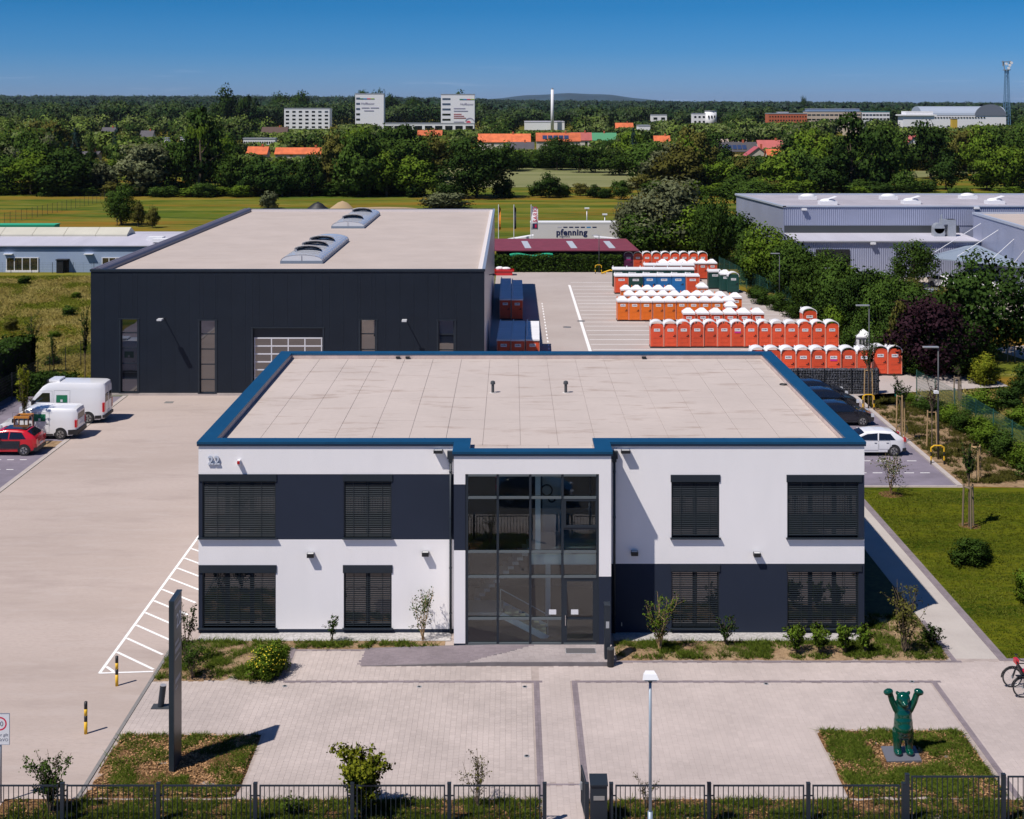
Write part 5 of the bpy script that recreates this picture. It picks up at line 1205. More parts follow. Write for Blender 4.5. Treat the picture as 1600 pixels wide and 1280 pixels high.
c = small_car('small red hatchback with black lower doors at the left edge of the yard', RPAINT, 3.5, h=1.5, lower=[(-.75, .42), (-.78, .88), (.85, .88), (.9, .42)], tl=(.7, .95)); boxpart(c, 'roof_panel', KPAINT, (-1.0, .3, -.5, .5, 1.478, 1.528)); c.location = (-28.35-1.75, 82.2, .02); c.rotation_euler = (0, 0, math.pi)
c = small_car('black hatchback parked nearest of the dark cars right of the office', KPAINT, 4.1); c.location = (23.6-2.05, 89.7, .02); c1 = c
copy_tree(c, (1.2, 33.2, .02), 0, 'dark car on the street mirrored in the upper entrance glass'); copy_tree(c, (23.7-2.05, 93.9, .02), 0, 'dark hatchback parked between two black cars right of the office'); copy_tree(c, (23.6-2.05, 97.0-.3, .02), 0, 'dark hatchback parked right in front of the stone wall')
c = small_car('white hatchback parked behind the thin shrub at the right office corner', WPAINT, 4.3, tl=(.85, 1.08)); c.location = (23.45-2.15, 82.1, .02); c.rotation_euler = (0, 0, math.pi); cw_ = c
x, y = G(1480, 450); copy_tree(cw_, (x, y, .02), math.radians(-60), 'white car parked by the grey hall under the pointed awning'); 
copy_tree(cw_, (x+4.0, y-1, .02), math.radians(-60), 'white car half hidden behind the big maple'); 
c = small_car('silver car parked behind the purple-leaved tree', SILV, 4.3); x, y = G(1468, 472); c.location = (x, y, .02); c.rotation_euler = (0, 0, math.radians(12)); csv = c
copy_tree(c1, (x+4.2, y-.8, .02), math.radians(60), 'dark car parked right of the silver car behind the purple tree')
copy_tree(csv, (XA(812, 192), 192, .02), math.radians(30), 'silver car standing behind the maroon-roofed shed')

# ------------------------------------------------------------------ street fence, gate, mailbox column
FY, FZ = 39.7, 1.2
def fence(label, posts, ztop, x_start=None, x_end=None, lab2=None):
    t = thing('metal_fence', label, 'fence', (XA(posts[0], FY), FY, 0)); ox = t.location.x
    xs = [XA(p, FY) for p in posts]
    PM = MB().box(-.055, .055, -.055, .055, 0, ztop+.04).box(-.06, .06, -.06, .06, ztop+.04, ztop+.055).mesh('post', ANTH)
    BM = MB().tube((0, 0, .10), (0, 0, ztop-.05), .013, n=6).mesh('bar', ANTH)
    for x in xs: link('post', PM, t, (x-ox, 0, 0))
    for xa, xb in zip(xs, xs[1:]):
        a, b_ = xa+.12-ox, xb-.12-ox; fr = MB()
        fr.box(a, b_, -.02, .02, ztop-.05, ztop-.01); fr.box(a, b_, -.02, .02, .08, .12); fr.box(a, a+.04, -.02, .02, .12, ztop-.05); fr.box(b_-.04, b_, -.02, .02, .12, ztop-.05)
        fr.box(a-.1, a, -.015, .015, ztop*.72, ztop*.72+.03); fr.box(b_, b_+.1, -.015, .015, ztop*.72, ztop*.72+.03)
        f = fr.build('fence_panel', ANTH, t); n = max(2, round((b_-a)/.147))
        for i in range(1, n): link('bar', BM, f, (a+(b_-a)*i/n, 0, 0))
    return t
fence('dark bar fence along the street left of the open gate', [-55, 97.5, 247.5, 399, 550.5, 702, 851], FZ)
fence('dark bar fence along the street right of the mailbox column', [955, 1108, 1263, 1412], FZ)
fence('taller dark bar fence at the lower right in front of the bear', [1417.5, 1568, 1719], 1.46)
t = thing('gate', 'open dark metal gate leaf seen almost edge-on at the entrance walk', 'gate', (XA(917, FY), FY, 0)); gxx = XA(917, FY)
b = MB(); b.box(-.06, .06, -.06, .06, 0, FZ+.05); b.build('gate_post', ANTH, t)
b = MB(); 
for q in ((0, .05, .08, FZ-.02), (1.08, 1.13, .08, FZ-.02)): b.box(-.02, .02, .1+q[0], .1+q[1], q[2], q[3])
b.box(-.02, .02, .15, 1.18, .08, .13); b.box(-.02, .02, .15, 1.18, FZ-.07, FZ-.02); leaf = b.build('gate_leaf', ANTH, t); leaf.rotation_euler = (0, 0, .08)
for i in range(7): b = MB(); b.tube((0, .15+.14*(i+.5), .13), (0, .15+.14*(i+.5), FZ-.07), .013, n=6); b.build('bar', ANTH, leaf)
b = MB(); b.box(-.06, .06, .98, 1.1, .55, .75); b.tube((-.10, 1.04, .68), (.1, 1.04, .68), .015); b.build('lock', STEEL, leaf)
t = thing('mailbox_column', 'dark square mailbox column beside the open gate', 'mailbox', (XA(936, 39.55), 39.75, 0))
b = MB(); b.box(-.24, .24, -.2, .2, 0, 1.28); b.build('box_body', ANTH, t); b = MB(); b.v = [(-.26, -.24, 1.28), (.26, -.24, 1.28), (.26, .24, 1.38), (-.26, .24, 1.38), (-.26, -.24, 1.24), (.26, -.24, 1.24), (.26, .24, 1.28), (-.26, .24, 1.28)]; b.f = [(0, 1, 2, 3), (4, 5, 1, 0), (5, 6, 2, 1), (6, 7, 3, 2), (7, 4, 0, 3)]; b.m = [0]*5; b.build('lid', ANTH, t)
b = MB(); b.box(-.16, .16, -.215, -.2, .82, .94); b.build('mail_slot', RIM, t)
# street lamp in front
x = XA(1016, 38.0); t = thing('street_lamp', 'tall grey street lamp in front of the street fence', 'street lamp', (x, 38.0, 0))
b = MB(); b.tube((0, 0, 0), (0, 0, 1.3), .07, n=14); b.tube((0, 0, 1.3), (0, 0, 5.0), .045, .04, n=12); b.build('pole', mat('lamp_pole_grey', (.30, .36, .42), .45, .3), t, True)
b = MB(); b.v = [(-.23, -.16, 5.02), (.23, -.16, 5.02), (.17, .20, 5.06), (-.17, .20, 5.06), (-.17, -.10, 5.15), (.17, -.10, 5.15), (.12, .15, 5.16), (-.12, .15, 5.16)]; b.f = [(4, 5, 6, 7), (0, 1, 5, 4), (1, 2, 6, 5), (2, 3, 7, 6), (3, 0, 4, 7), (3, 2, 1, 0)]; b.m = [0]*6; b.build('lamp_head', FWHITE, t)
b = MB(); b.box(-.17, .17, -.12, .16, 4.97, 5.02); b.build('lamp_glass', mat('lamp_glass', (.4, .42, .42), .2), t); b = MB(); b.tube((0, 0, 4.9), (0, 0, 5.05), .06, n=10); b.build('collar', LPOST, t)
# dark lot lamps
def lot_lamp(px, pybase, ztop, lb, arm=-1, box=None):
    x, y = G(px, pybase); t = thing('street_lamp', lb, 'street lamp', (x, y, 0), group='dark lamp posts along the storage yard')
    b = MB(); b.tube((0, 0, 0), (0, 0, ztop), .06, .04, n=8); b.build('pole', LPOST, t, True); b = MB(); b.box(min(0, arm*.9), max(0, arm*.9), -.12, .12, ztop, ztop+.07); b.build('lamp_head', LGREY, t)
    if box: b = MB(); b.box(-.25, .0, -.12, .1, box, box+.16); b.build('sensor_box', FWHITE, t)
lot_lamp(1218, 482, 5.6, 'dark lamp post by the kerb beside the green cabins'); lot_lamp(1303, 500, 5.0, 'dark lamp post behind the right end of the long front row')
lot_lamp(1358, 636, 7.0, 'dark lamp post with white box in front of the stone wall', box=4.0); lot_lamp(1466, 718, 6.6, 'dark lamp post beside the sandy strip, guarded by a yellow hoop', box=3.9)
lot_lamp(936, 426, 4.6, 'dark lamp post at the hedge at the far end of the yard'); lot_lamp(1570, 640, 3.0, 'short dark post at the right edge') if False else None
for px, py, zt, lb in ((917, 378, 5.0, 'pale lamp post behind the long white trailer'), (945, 385, 4.6, 'pale lamp post right behind the trailer lettering'), (183, 352, 3.5, 'pale lamp post behind the low blue-grey building'), (1550, 250, 9, 'farther pale mast among the right trees'), (1561, 250, 9, 'second farther pale mast among the right trees')):
    x, y = G(px, py); t = thing('street_lamp', lb, 'street lamp', (x, y, 0)); b = MB(); b.tube((0, 0, 0), (0, 0, zt), .07, n=8); b.build('pole', LGREY, t, True); b = MB(); b.box(-.35, .35, -.2, .2, zt, zt+.2); b.build('lamp_head', FWHITE, t)
# hoop guards yellow/black
def hoop(px, py, lb):
    x, y = G(px, py); t = thing('hoop_guard', lb, 'hoop guard', (x, y, 0), group='yellow and black hoop guards')
    for k, (za, zb) in enumerate(((0, .25), (.25, .5), (.5, .75), (.75, .98))):
        for sg in (-1, 1): b = MB(); b.tube((sg*.38, 0, za), (sg*.38, 0, zb), .045, n=8); b.build('band', YEL if k % 2 else BLACK, t)
    b = MB(); b.tube((-.38, 0, .98), (-.2, 0, 1.1), .045, n=8); b.tube((.38, 0, .98), (.2, 0, 1.1), .045, n=8); b.tube((-.2, 0, 1.1), (.2, 0, 1.1), .045, n=8); b.build('hoop_bar', YEL, t)
hoop(1357, 642, 'yellow and black hoop guard by the lamp post at the stone wall'); hoop(1465, 726, 'yellow and black hoop guard by the lamp post on the sandy strip'); hoop(935, 428, 'yellow hoop guard at the far end hedge')
x, y = G(951, 428.5); t = thing('yellow_barrier', 'low yellow tilted barrier next to the far hoop guard', 'barrier', (x, y, 0)); b = MB(); b.tube((-.9, 0, .1), (.2, 0, .5), .09); b.tube((.2, 0, .5), (.9, 0, .3), .09); b.tube((-.4, 0, 0), (-.4, 0, .3), .06); b.tube((.6, 0, 0), (.6, 0, .4), .06); b.build('bar', YEL, t)
# bollards
for px, py, lb in ((182.5, 1072, 'yellow and black bollard at the tip of the hatched marking'), (134, 1147, 'yellow and black bollard nearer the street, left of the sign pylon')):
    x, y = G(px, py); t = thing('bollard', lb, 'bollard', (x, y, 0), group='yellow and black bollards')
    for za, zb, m in ((0, .42, YEL), (.42, .62, BLACK), (.62, .84, YEL), (.84, 1.07, BLACK)): b = MB(); b.tube((0, 0, za), (0, 0, zb), .055, n=14); b.build('band', m, t, True)
    b = MB(); b.ball((0, 0, 1.07), (.055, .055, .02), 12, 4); b.build('cap', BLACK, t)
x, y = G(252, 1106); t = thing('retractable_post', 'short thick dark post on a square base plate left of the pylon', 'post', (x, y, 0)); b = MB(); b.box(-.32, .32, -.2, .2, .03, .055); b.build('base_plate', LPOST, t)
b = MB(); b.tube((-.02, 0, .05), (.07, 0, .78), .11, n=16); b.build('post_body', ANTH, t, False); b = MB(); b.tube((.07, 0, .78), (.073, 0, .80), .112, n=16); b.build('post_cap', LGREY, t)
for px, py, lb in ((445, 1073.5, 'leftmost, beside the yellow-flowering shrub'), (655, 1074.5, 'below the ramp start'), (820, 1074.5, 'left of the entrance walk, upper'), (823, 1183, 'left of the entrance walk, lower'), (1197, 1070, 'right field, left one'), (1425, 1066.5, 'above the green bear')):
    x, y = G(px, py); t = thing('ground_light', 'small round ground light set in the paving, ' + lb, 'ground light', (x, y, .032), group='ground lights in the plaza'); b = MB(); b.tube((0, 0, 0), (0, 0, .008), .09, n=14); b.build('rim', STEEL, t); b = MB(); b.tube((0, 0, .008), (0, 0, .012), .055, n=12); b.build('lens', BLACK, t)
for px, py in ((548, 0), (896, 513)):
    pass
for px, py, lb in ((886, 511.5, 'on the storage yard, left one'), (908, 502, 'on the storage yard, right one')):
    x, y = G(px, py); t = thing('manhole_cover', 'round manhole cover ' + lb, 'manhole cover', (x, y, Z1+.002)); b = MB(); b.tube((0, 0, 0), (0, 0, .006), .35, n=18); b.build('cover', RIM, t); b = MB(); b.ring((0, 0, .004), (0, 0, 1), .37, .02, 18, 4); b.build('rim', BLACK, t)
x, y = G(264, 629); t = thing('yard_drain', 'small square drain grate in the yard before the hall', 'drain grate', (x, y, Z1+.002)); b = MB(); b.box(-.3, .3, -.3, .3, 0, .006); b.build('grate', RIM, t)
# sign pylon
px_, py_ = -10.66, 42.75
t = thing('sign_pylon', 'tall dark sign pylon with pale lettering standing in the left bark bed', 'sign pylon', (px_, py_, 0))
b = MB(); b.box(-.07, .07, 0, 1.02, 0, 5.38); b.build('pylon_body', ANTH, t)
b = MB(); b.box(-.085, .085, -.02, 1.04, 5.38, 5.42); b.box(-.08, .08, -.03, 0, 0, 5.38); b.build('edge_frame', mat('pylon_edge', (.02, .03, .04), .35), t)
FACE = mat('pylon_face', (.055, .052, .056), .4)
for sg in (1, -1):
    b = MB(); b.box(*( (.071, .078) if sg > 0 else (-.078, -.071)), .04, .98, .05, 5.34); fc = b.build('face_panel', FACE, t)
    me = text_mesh('22', .62, SIGNW, .002); o = link('lettering', me, fc, (sg*.082, .28 if sg > 0 else .78, 4.45)); o.rotation_euler = (math.radians(90), 0, math.radians(90*sg))
    for z0, z1, ya, yb in ((5.1, 5.2, .12, .85), (3.95, 4.05, .12, .6), (3.7, 3.85, .12, .85), (3.5, 3.56, .12, .7), (2.75, 2.88, .15, .8), (2.55, 2.6, .15, .5)): b = MB(); b.box(*((.079, .082) if sg > 0 else (-.082, -.079)), ya, yb, z0, z1); b.build('print_line', mat('faded_print', (.34, .34, .36), .6), fc)
# speed sign
x, y = XA(1, 41.0), 41.0
t = thing('traffic_sign', 'white sign board with red speed limit circle at the lower left edge', 'traffic sign', (x, y, 0))
b = MB(); b.tube((0, 0, 0), (0, 0, 2.65), .035, n=10); b.build('pole', STEEL, t, True)
zc = ZA(1138, 41.0); b = MB(); b.box(-.28, .28, -.055, -.04, zc-.46, zc+.46); bd = b.build('sign_board', SIGNW, t)
b = MB()
for q in ((-.29, -.28, -.46, .46), (.28, .29, -.46, .46), (-.29, .29, .46, .47), (-.29, .29, -.47, -.46)): b.box(q[0], q[1], -.06, -.035, zc+q[2], zc+q[3])
b.build('board_edge', mat('sign_edge', (.2, .22, .28), .5), bd)
b = MB(); n = 32; zz = zc+.16
for k in range(n):
    a, c = 2*math.pi*k/n, 2*math.pi*(k+1)/n
    b.quad((.16*math.cos(a), -.0565, zz+.16*math.sin(a)), (.205*math.cos(a), -.0565, zz+.205*math.sin(a)), (.205*math.cos(c), -.0565, zz+.205*math.sin(c)), (.16*math.cos(c), -.0565, zz+.16*math.sin(c)))
b.build('red_ring', REDP, bd)
for txt, sz, xx, zo, al in (('10', .21, 0, .085, 'CENTER'), ('Hier gilt', .125, .25, -.215, 'RIGHT'), ('die StVO', .125, .25, -.365, 'RIGHT')):
    o = link('lettering', text_mesh(txt, sz, NAVY, .0, al), bd, (xx, -.0575, zc+zo)); o.rotation_euler = (math.radians(90), 0, 0)

# ------------------------------------------------------------------ green bear
bx_, by_ = XA(1412.5, 43.75), 43.85
t = thing('slate_plate', 'flat grey slate plate under the green bear', 'base plate', (bx_-.06, by_, .0)); b = MB(); b.prism([(-.60, -.52), (.52, -.46), (.60, .52), (-.52, .50)], .0, .13); b.build('plate', SLAB, t)
t = thing('bear_statue', 'glossy dark green bear statue standing upright with both arms raised', 'statue', (bx_, by_, .13))
b = MB()
def cap(p, q, r0, r1, n=8):
    p, q = Vector(p), Vector(q)
    for i in range(n+1): u = i/n; b.ball(tuple(p.lerp(q, u)), r0+(r1-r0)*u, 14, 9)
b.ball((0, -.01, .88), (.31, .29, .36), 18, 12); b.ball((0, -.05, .86), (.26, .30, .27), 18, 12); b.ball((0, 0, 1.22), (.285, .23, .34), 18, 12); b.ball((0, -.01, 1.04), (.305, .265, .30), 18, 12); b.ball((0, 0, .66), (.29, .24, .22), 18, 12); b.ball((0, .01, 1.42), (.25, .19, .22), 16, 10)
for sg in (-1, 1):
    cap((sg*.17, .02, .72), (sg*.185, 0, .42), .185, .15); cap((sg*.185, 0, .42), (sg*.185, .01, .14), .15, .125); b.ball((sg*.19, -.07, .085), (.135, .21, .09), 16, 10)
    cap((sg*.22, 0, 1.42), (sg*.36, -.02, 1.70), .12, .105); cap((sg*.36, -.02, 1.70), (sg*.43, -.03, 1.93), .105, .10); b.ball((sg*.49, -.05, 2.0), (.165, .13, .105), 16, 10, rot=Matrix.Rotation(sg*.25, 3, 'Y'))
b.ball((0, -.02, 1.76), (.225, .20, .225), 18, 12); b.ball((0, 0, 1.58), (.19, .17, .15), 14, 10); b.ball((0, -.17, 1.66), (.12, .15, .11), 14, 10); b.ball((0, -.30, 1.68), (.045, .035, .035), 10, 8)
for sg in (-1, 1): b.ball((sg*.185, .02, 1.94), (.068, .04, .068), 12, 8); b.ball((sg*.08, -.175, 1.79), (.028, .02, .028), 8, 6)
body = b.build('bear_body', BEARG, t)
md = body.modifiers.new('r', 'REMESH'); md.mode = 'VOXEL'; md.voxel_size = .018; md.use_smooth_shade = True
md = body.modifiers.new('s', 'SMOOTH'); md.factor = .6; md.iterations = 14

# ------------------------------------------------------------------ bicycles
def bicycle(x, y, lb, seat=False, front_left=True, c=BLACK):
    t = thing('bicycle', lb, 'bicycle', (x, y, .03), group='bicycles parked at the right edge'); R = .34; wb = 1.06
    for k, wx_ in enumerate((0, wb)):
        b = MB(); b.ring((0, 0, 0), (0, 1, 0), R, .022, 30, 6); w = b.build('wheel', RUB, t); w.location = (wx_, 0, R+.02)
        b = MB(); b.ring((0, 0, 0), (0, 1, 0), R-.03, .012, 28, 4); b.build('rim', RIM, w)
        b = MB(); b.tube((0, -.04, 0), (0, .04, 0), .03)
        for s_ in range(14): a = s_*2*math.pi/14; b.tube((0, .02*(1 if s_ % 2 else -1), 0), (math.cos(a)*(R-.03), 0, math.sin(a)*(R-.03)), .003, n=3, caps=False)
        b.build('spokes', STEEL, w)
        b = MB()
        for q in range(9): a = math.pi*(.1+.1*q); b.tube((math.cos(a)*(R+.05), 0, math.sin(a)*(R+.05)), (math.cos(a+.314)*(R+.05), 0, math.sin(a+.314)*(R+.05)), .025, n=5, caps=False)
        b.build('mudguard', BLACK, w)
    f = (lambda u: u) if front_left else (lambda u: wb-u); z = R+.02; b = MB()
    bb = (f(.62), 0, .30); hd = (f(.20), 0, .86); ht = (f(.16), 0, 1.0); st_ = (f(.78), 0, .85); rw = (f(wb), 0, z)
    for p, q in ((bb, hd), (ht, (f(.17), 0, .78)), (hd, st_), (st_, bb), (bb, rw), (rw, st_), (hd, (f(0), .05, z)), (hd, (f(0), -.05, z))): b.tube(p, q, .02, n=7)
    b.build('frame', c, t)
    b = MB(); b.tube(ht, (f(.16), 0, 1.06), .016); b.tube((f(.20), -.29, 1.08), (f(.20), .29, 1.08), .014); b.tube((f(.20), -.29, 1.08), (f(.32), -.30, 1.06), .018); b.tube((f(.20), .29, 1.08), (f(.32), .30, 1.06), .018); b.build('handlebar', BLACK, t)
    b = MB(); b.tube(st_, (f(.80), 0, .98), .015); b.ball((f(.83), 0, 1.0), (.14, .07, .035)); b.build('saddle', BLACK, t)
    b = MB(); b.ring((bb[0], .05, .30), (0, 1, 0), .09, .012, 16, 4); b.tube((bb[0], .08, .30), (bb[0]+.12, .08, .17), .012); b.tube((bb[0], -.08, .30), (bb[0]-.12, -.08, .43), .012); b.box(bb[0]+.07, bb[0]+.17, .08, .18, .155, .175); b.box(bb[0]-.17, bb[0]-.07, -.18, -.08, .425, .445); b.build('crank', STEEL, t)
    b = MB(); b.box(min(f(.95), f(1.3)), max(f(.95), f(1.3)), -.07, .07, .76, .78); b.tube((f(1.05), .07, .77), (f(wb), .07, z), .008); b.tube((f(1.05), -.07, .77), (f(wb), -.07, z), .008); b.build('rack', BLACK, t)
    if seat:
        b = MB(); b.box(f(.98)-.16, f(.98)+.16, -.15, .15, .86, .93); b.v += [(f(1.08), -.15, .9), (f(1.28), -.13, 1.32), (f(1.28), .13, 1.32), (f(1.08), .15, .9), (f(1.14), -.15, .9), (f(1.34), -.13, 1.32), (f(1.34), .13, 1.32), (f(1.14), .15, .9)]; i = len(b.v)-8
        b.f += [(i, i+1, i+2, i+3), (i+7, i+6, i+5, i+4), (i+4, i+5, i+1, i), (i+1, i+5, i+6, i+2), (i+2, i+6, i+7, i+3)]; b.m += [0]*5; cs = b.build('child_seat', BLACK, t)
        b = MB(); b.box(f(1.31)-.04, f(1.31)+.08, -.12, .12, 1.22, 1.38); b.box(f(.98)-.10, f(.98)+.12, -.12, .12, .93, .98); b.build('red_pad', RPAINT, cs)
    return t
bicycle(17.97, 49.05, 'dark bicycle farthest back at the right edge, front wheel at the left'); bicycle(18.03, 48.2, 'bicycle with a red and black child seat at the right edge', True, False); bicycle(18.22, 47.3, 'black bicycle nearest the street at the right edge', False, False)
# bike wheel ring by tree stake on sand strip
x, y = G(1409.5, 680); t = thing('hoop_ring', 'thin dark metal ring standing on the sandy strip behind the white car', 'metal ring', (x, y, 0)); b = MB(); b.ring((0, 0, .36), (0, 1, 0), .34, .02, 28, 5); b.build('ring', LPOST, t); b = MB(); b.box(-.15, .15, -.05, .05, 0, .03); b.build('foot', LPOST, t)
x, y = G(1402, 622); t = thing('bag', 'dark blue and teal sack lying at the corner of the driveway', 'sack', (x, y, .01)); b = MB(); b.ball((.1, 0, .22), (.3, .2, .24)); b.build('sack_body', TEALG, t); b = MB(); b.ball((-.12, 0, .45), (.12, .12, .15)); b.tube((-.12, 0, .45), (-.12, 0, .8), .08); b.build('sack_top', mat('dark_blue_cloth', (.01, .02, .08), .8), t)
# wooden support frames for young trees
def stakes(x, y, h, lb, r=.28, n=3, c=WOOD, grp='wooden tree stakes'):
    t = thing('tree_stakes', lb, 'tree stakes', (x, y, 0), group=grp); pts = [(math.cos(2*math.pi*k/n+.5)*r, math.sin(2*math.pi*k/n+.5)*r) for k in range(n)] if n > 2 else [(-r, 0), (r, 0)]
    for p in pts: b = MB(); b.tube((p[0]*1.1, p[1]*1.1, 0), (p[0]*.9, p[1]*.9, h), .045, n=7); b.build('post', c, t)
    for p, q in zip(pts, pts[1:]+pts[:1] if n > 2 else pts[1:]): b = MB(); b.tube((p[0]*.9, p[1]*.9, h-.12), (q[0]*.9, q[1]*.9, h-.12), .035, n=5); b.build('rail', c, t)
# left low building, etc. are in the next part
# ------------------------------------------------------------------ neighbouring buildings
def PT(t):                                              # part builder in world coordinates
    ox, oy = t.location.x, t.location.y
    def f(mb, name, m, parent=None, smooth=False):
        o = mb.build(name, m, parent or t, smooth)
        if not parent: o.location = (-ox, -oy, 0)
        return o
    return f
# low blue-grey building on the left
t = thing('low_workshop', 'long low blue-grey building with white roof behind the left meadow', 'workshop', (-45, 170, 0)); q_ = PT(t)
b = MB(); b.box(-110, -43, 170, 187, 0, 3.35); wl_ = q_(b, 'wall', WALLG)
b = MB(); b.box(-110, -43, 169.94, 169.99, 2.9, 3.35); q_(b, 'wall_band', mat('blue_band', (.16, .23, .36), .6))
b = MB(); b.v = [(-110, 169.7, 3.35), (-42.8, 169.7, 3.35), (-42.8, 178.5, 3.95), (-110, 178.5, 3.95), (-42.8, 187.3, 3.45), (-110, 187.3, 3.45), (-110, 169.7, 3.25), (-42.8, 169.7, 3.25)]; b.f = [(0, 1, 2, 3), (3, 2, 4, 5), (6, 7, 1, 0)]; b.m = [0]*3; rf = q_(b, 'roof', ROOFP)
b = MB()
for k in range(67): b.box(-109.9+k, -109.87+k, 169.72, 178.4, 3.4, 3.42)
for i in range(9):
    x1 = -49.8-4.1*i; b = MB(); b.box(x1-4.05, x1, 176.6, 180.4, 3.75, 4.05); 
    b.v += [(x1-4.05, 176.6, 4.05), (x1, 176.6, 4.05), (x1, 178.5, 4.85), (x1-4.05, 178.5, 4.85), (x1, 180.4, 4.05), (x1-4.05, 180.4, 4.05)]; j = len(b.v)-6
    b.f += [(j, j+1, j+2, j+3), (j+3, j+2, j+4, j+5), (j+1, j+4, j+2), (j, j+3, j+5)]; b.m += [0]*4; q_(b, 'skylight_panel', CREAM)
for x0, x1 in ((-62.9, -59.0), (-51.0, -47.6), (-75, -71)):
    f = MB()
    for u in range(5): xx = x0+(x1-x0)*u/4; f.box(xx-.045, xx+.045, 169.88, 169.96, .25, 1.78)
    f.box(x0-.08, x1+.08, 169.80, 169.96, .02, .25); f.box(x0-.08, x1+.08, 169.88, 169.96, 1.78, 1.86); w = q_(f, 'window', FWHITE)
    for u in range(4): g = MB(); g.box(x0+(x1-x0)*u/4+.08, x0+(x1-x0)*(u+1)/4-.08, 169.92, 169.94, .25, 1.78); g.build('pane', WGLASS, w)
b = MB(); b.box(-56.4, -55.6, 169.0, 169.99, 0, 1.6); b.box(-56.5, -55.1, 168.9, 169.99, 1.6, 1.7); q_(b, 'porch', BLACK); b = MB(); b.box(-55.6, -55.15, 169.9, 169.96, 0, 1.6); q_(b, 'door', DWOOD)
for x in (-63.2, -53.2): b = MB(); b.box(x, x+1.1, 169.5, 169.99, 2.25, 2.32); q_(b, 'wall_light', FWHITE)
for x, y in ((-44.2, 172), (-45.5, 174.5)): b = MB(); b.box(x-1.0, x+1, y-.8, y+.8, 3.6, 4.0); q_(b, 'roof_dome', SIGNW)
for x, w_ in ((-74.5, 5.5),): tt = thing('container', 'teal green container roof visible behind the low blue-grey building', 'container', (-71, 198, 0)); b = MB(); b.box(-5, 5, -1.2, 1.2, 0, 3.4); b.build('container_body', TEALG, tt); b = MB(); b.box(-5.1, 5.1, -1.25, 1.25, 3.4, 3.55); b.build('roof', TEALG, tt)
# grey metal hall on the right
def corr(x0, x1, y, z0, z1, pitch=.26, d=.05):
    b = MB(); x = x0
    while x < x1:
        xa, xb, xc_, xd = x, x+pitch*.3, x+pitch*.5, x+pitch*.8
        for (p, dp), (q, dq) in (((xa, 0), (xb, 0)), ((xb, 0), (xc_, d)), ((xc_, d), (xd, d)), ((xd, d), (x+pitch, 0))): b.quad((p, y+dp, z0), (q, y+dq, z0), (q, y+dq, z1), (p, y+dp, z1))
        x += pitch
    return b
t = thing('metal_hall', 'large pale grey corrugated metal hall with flat roof behind the right tree row', 'hall', (34.4, 173, 0)); q_ = PT(t)
b = MB(); b.prism([(34.4, 173.1), (100, 173.1), (100, 196), (32.2, 196)], 0, 7.85); q_(b, 'wall', METW)
q_(corr(34.4, 98, 173.0, 5.55, 7.9), 'corrugated_cladding', METW); q_(corr(34.4, 57, 165.0, 0, 4.3), 'corrugated_cladding', METW)
b = MB(); b.box(34.5, 56.6, 172.95, 173.05, 4.6, 5.55); q_(b, 'window_band', mat('dark_window_band', (.05, .055, .06), .3))
b = MB(); b.prism([(34.6, 173.4), (99.8, 173.4), (99.8, 195.8), (32.5, 195.8)], 7.85, 7.9); rf = q_(b, 'roof', mat('grey_roof', (.36, .34, .38), .8, noise=.1, scale=.3))
b = MB(); b.box(34.3, 100, 172.9, 173.4, 7.9, 8.05); b.prism([(32.0, 195.7), (100, 195.7), (100, 196.1), (32.0, 196.1)], 7.85, 8.1); b.prism([(32.0, 196), (34.25, 172.9), (34.7, 172.9), (32.5, 196)], 7.86, 8.06); q_(b, 'coping', mat('pale_coping', (.50, .54, .62), .4, .3))
b = MB(); b.v = [(34.4, 164.8, 4.35), (56.9, 164.8, 4.35), (56.9, 172.95, 4.62), (34.4, 172.95, 4.62)]; b.f = [(0, 1, 2, 3)]; b.m = [0]; q_(b, 'annex_roof', ROOFP); b = MB(); b.box(34.3, 57, 164.7, 164.95, 4.28, 4.42); q_(b, 'gutter', LGREY)
b = MB(); b.box(34.42, 34.5, 165, 173, 0, 4.3); q_(b, 'annex_side_wall', METW); b = MB(); b.box(36.7, 40.8, 164.9, 164.98, 0, 3.4); q_(b, 'painted_gate_opening', BLACK)  # flat black panel on the wall, darkness inside the opening painted
b = MB(); b.prism([(55.3, 142), (100, 142), (100, 168.5), (56.9, 168.5)], 0, 7.35); q_(b, 'front_block', METW); b = MB(); b.prism([(55.6, 142.3), (99, 142.3), (99, 168.2), (57.2, 168.2)], 7.35, 7.4); q_(b, 'roof', MEMB2)
b = MB(); b.prism([(55.2, 142), (55.6, 142), (57.2, 168.5), (56.8, 168.5)], 7.35, 7.62); b.box(56.9, 100, 168.2, 168.6, 7.352, 7.61); q_(b, 'coping', MATS['pale_coping'])
for k, (px, py) in enumerate(((1262, 311), (1293, 319), (1388, 311), (1423, 318), (1512, 310), (1554, 318))):
    x, y = G(px, py, 7.95); b = MB(); b.box(x-1.1, x+1.1, y-.8, y+.8, 7.9, 8.35); d = q_(b, 'dome_curb', SIGNW, None); b = MB(); b.ball((x, y, 8.35), (1.05, .75, .35), 12, 6); q_(b, 'skylight_dome', SIGNW, None, True)
    if k % 2: b = MB(); b.quad((x, y-.7, 8.6), (x+1.1, y-.7, 8.95), (x+1.1, y+.7, 8.95), (x, y+.7, 8.6)); q_(b, 'open_flap', SIGNW)
for px, py, yy in ((1256, 327, 173), (1525, 325, 173), (1363, 380, 165)): x, z = XA(px, yy), ZA(py, yy); b = MB(); b.box(x-.3, x+.3, yy-.5, yy, z-.12, z+.12); q_(b, 'wall_light', SIGNW)
tt = thing('ventilation_unit', 'grey bent ventilation ducts on the annex roof of the grey hall', 'ventilation unit', (53.7, 170, 4.5))
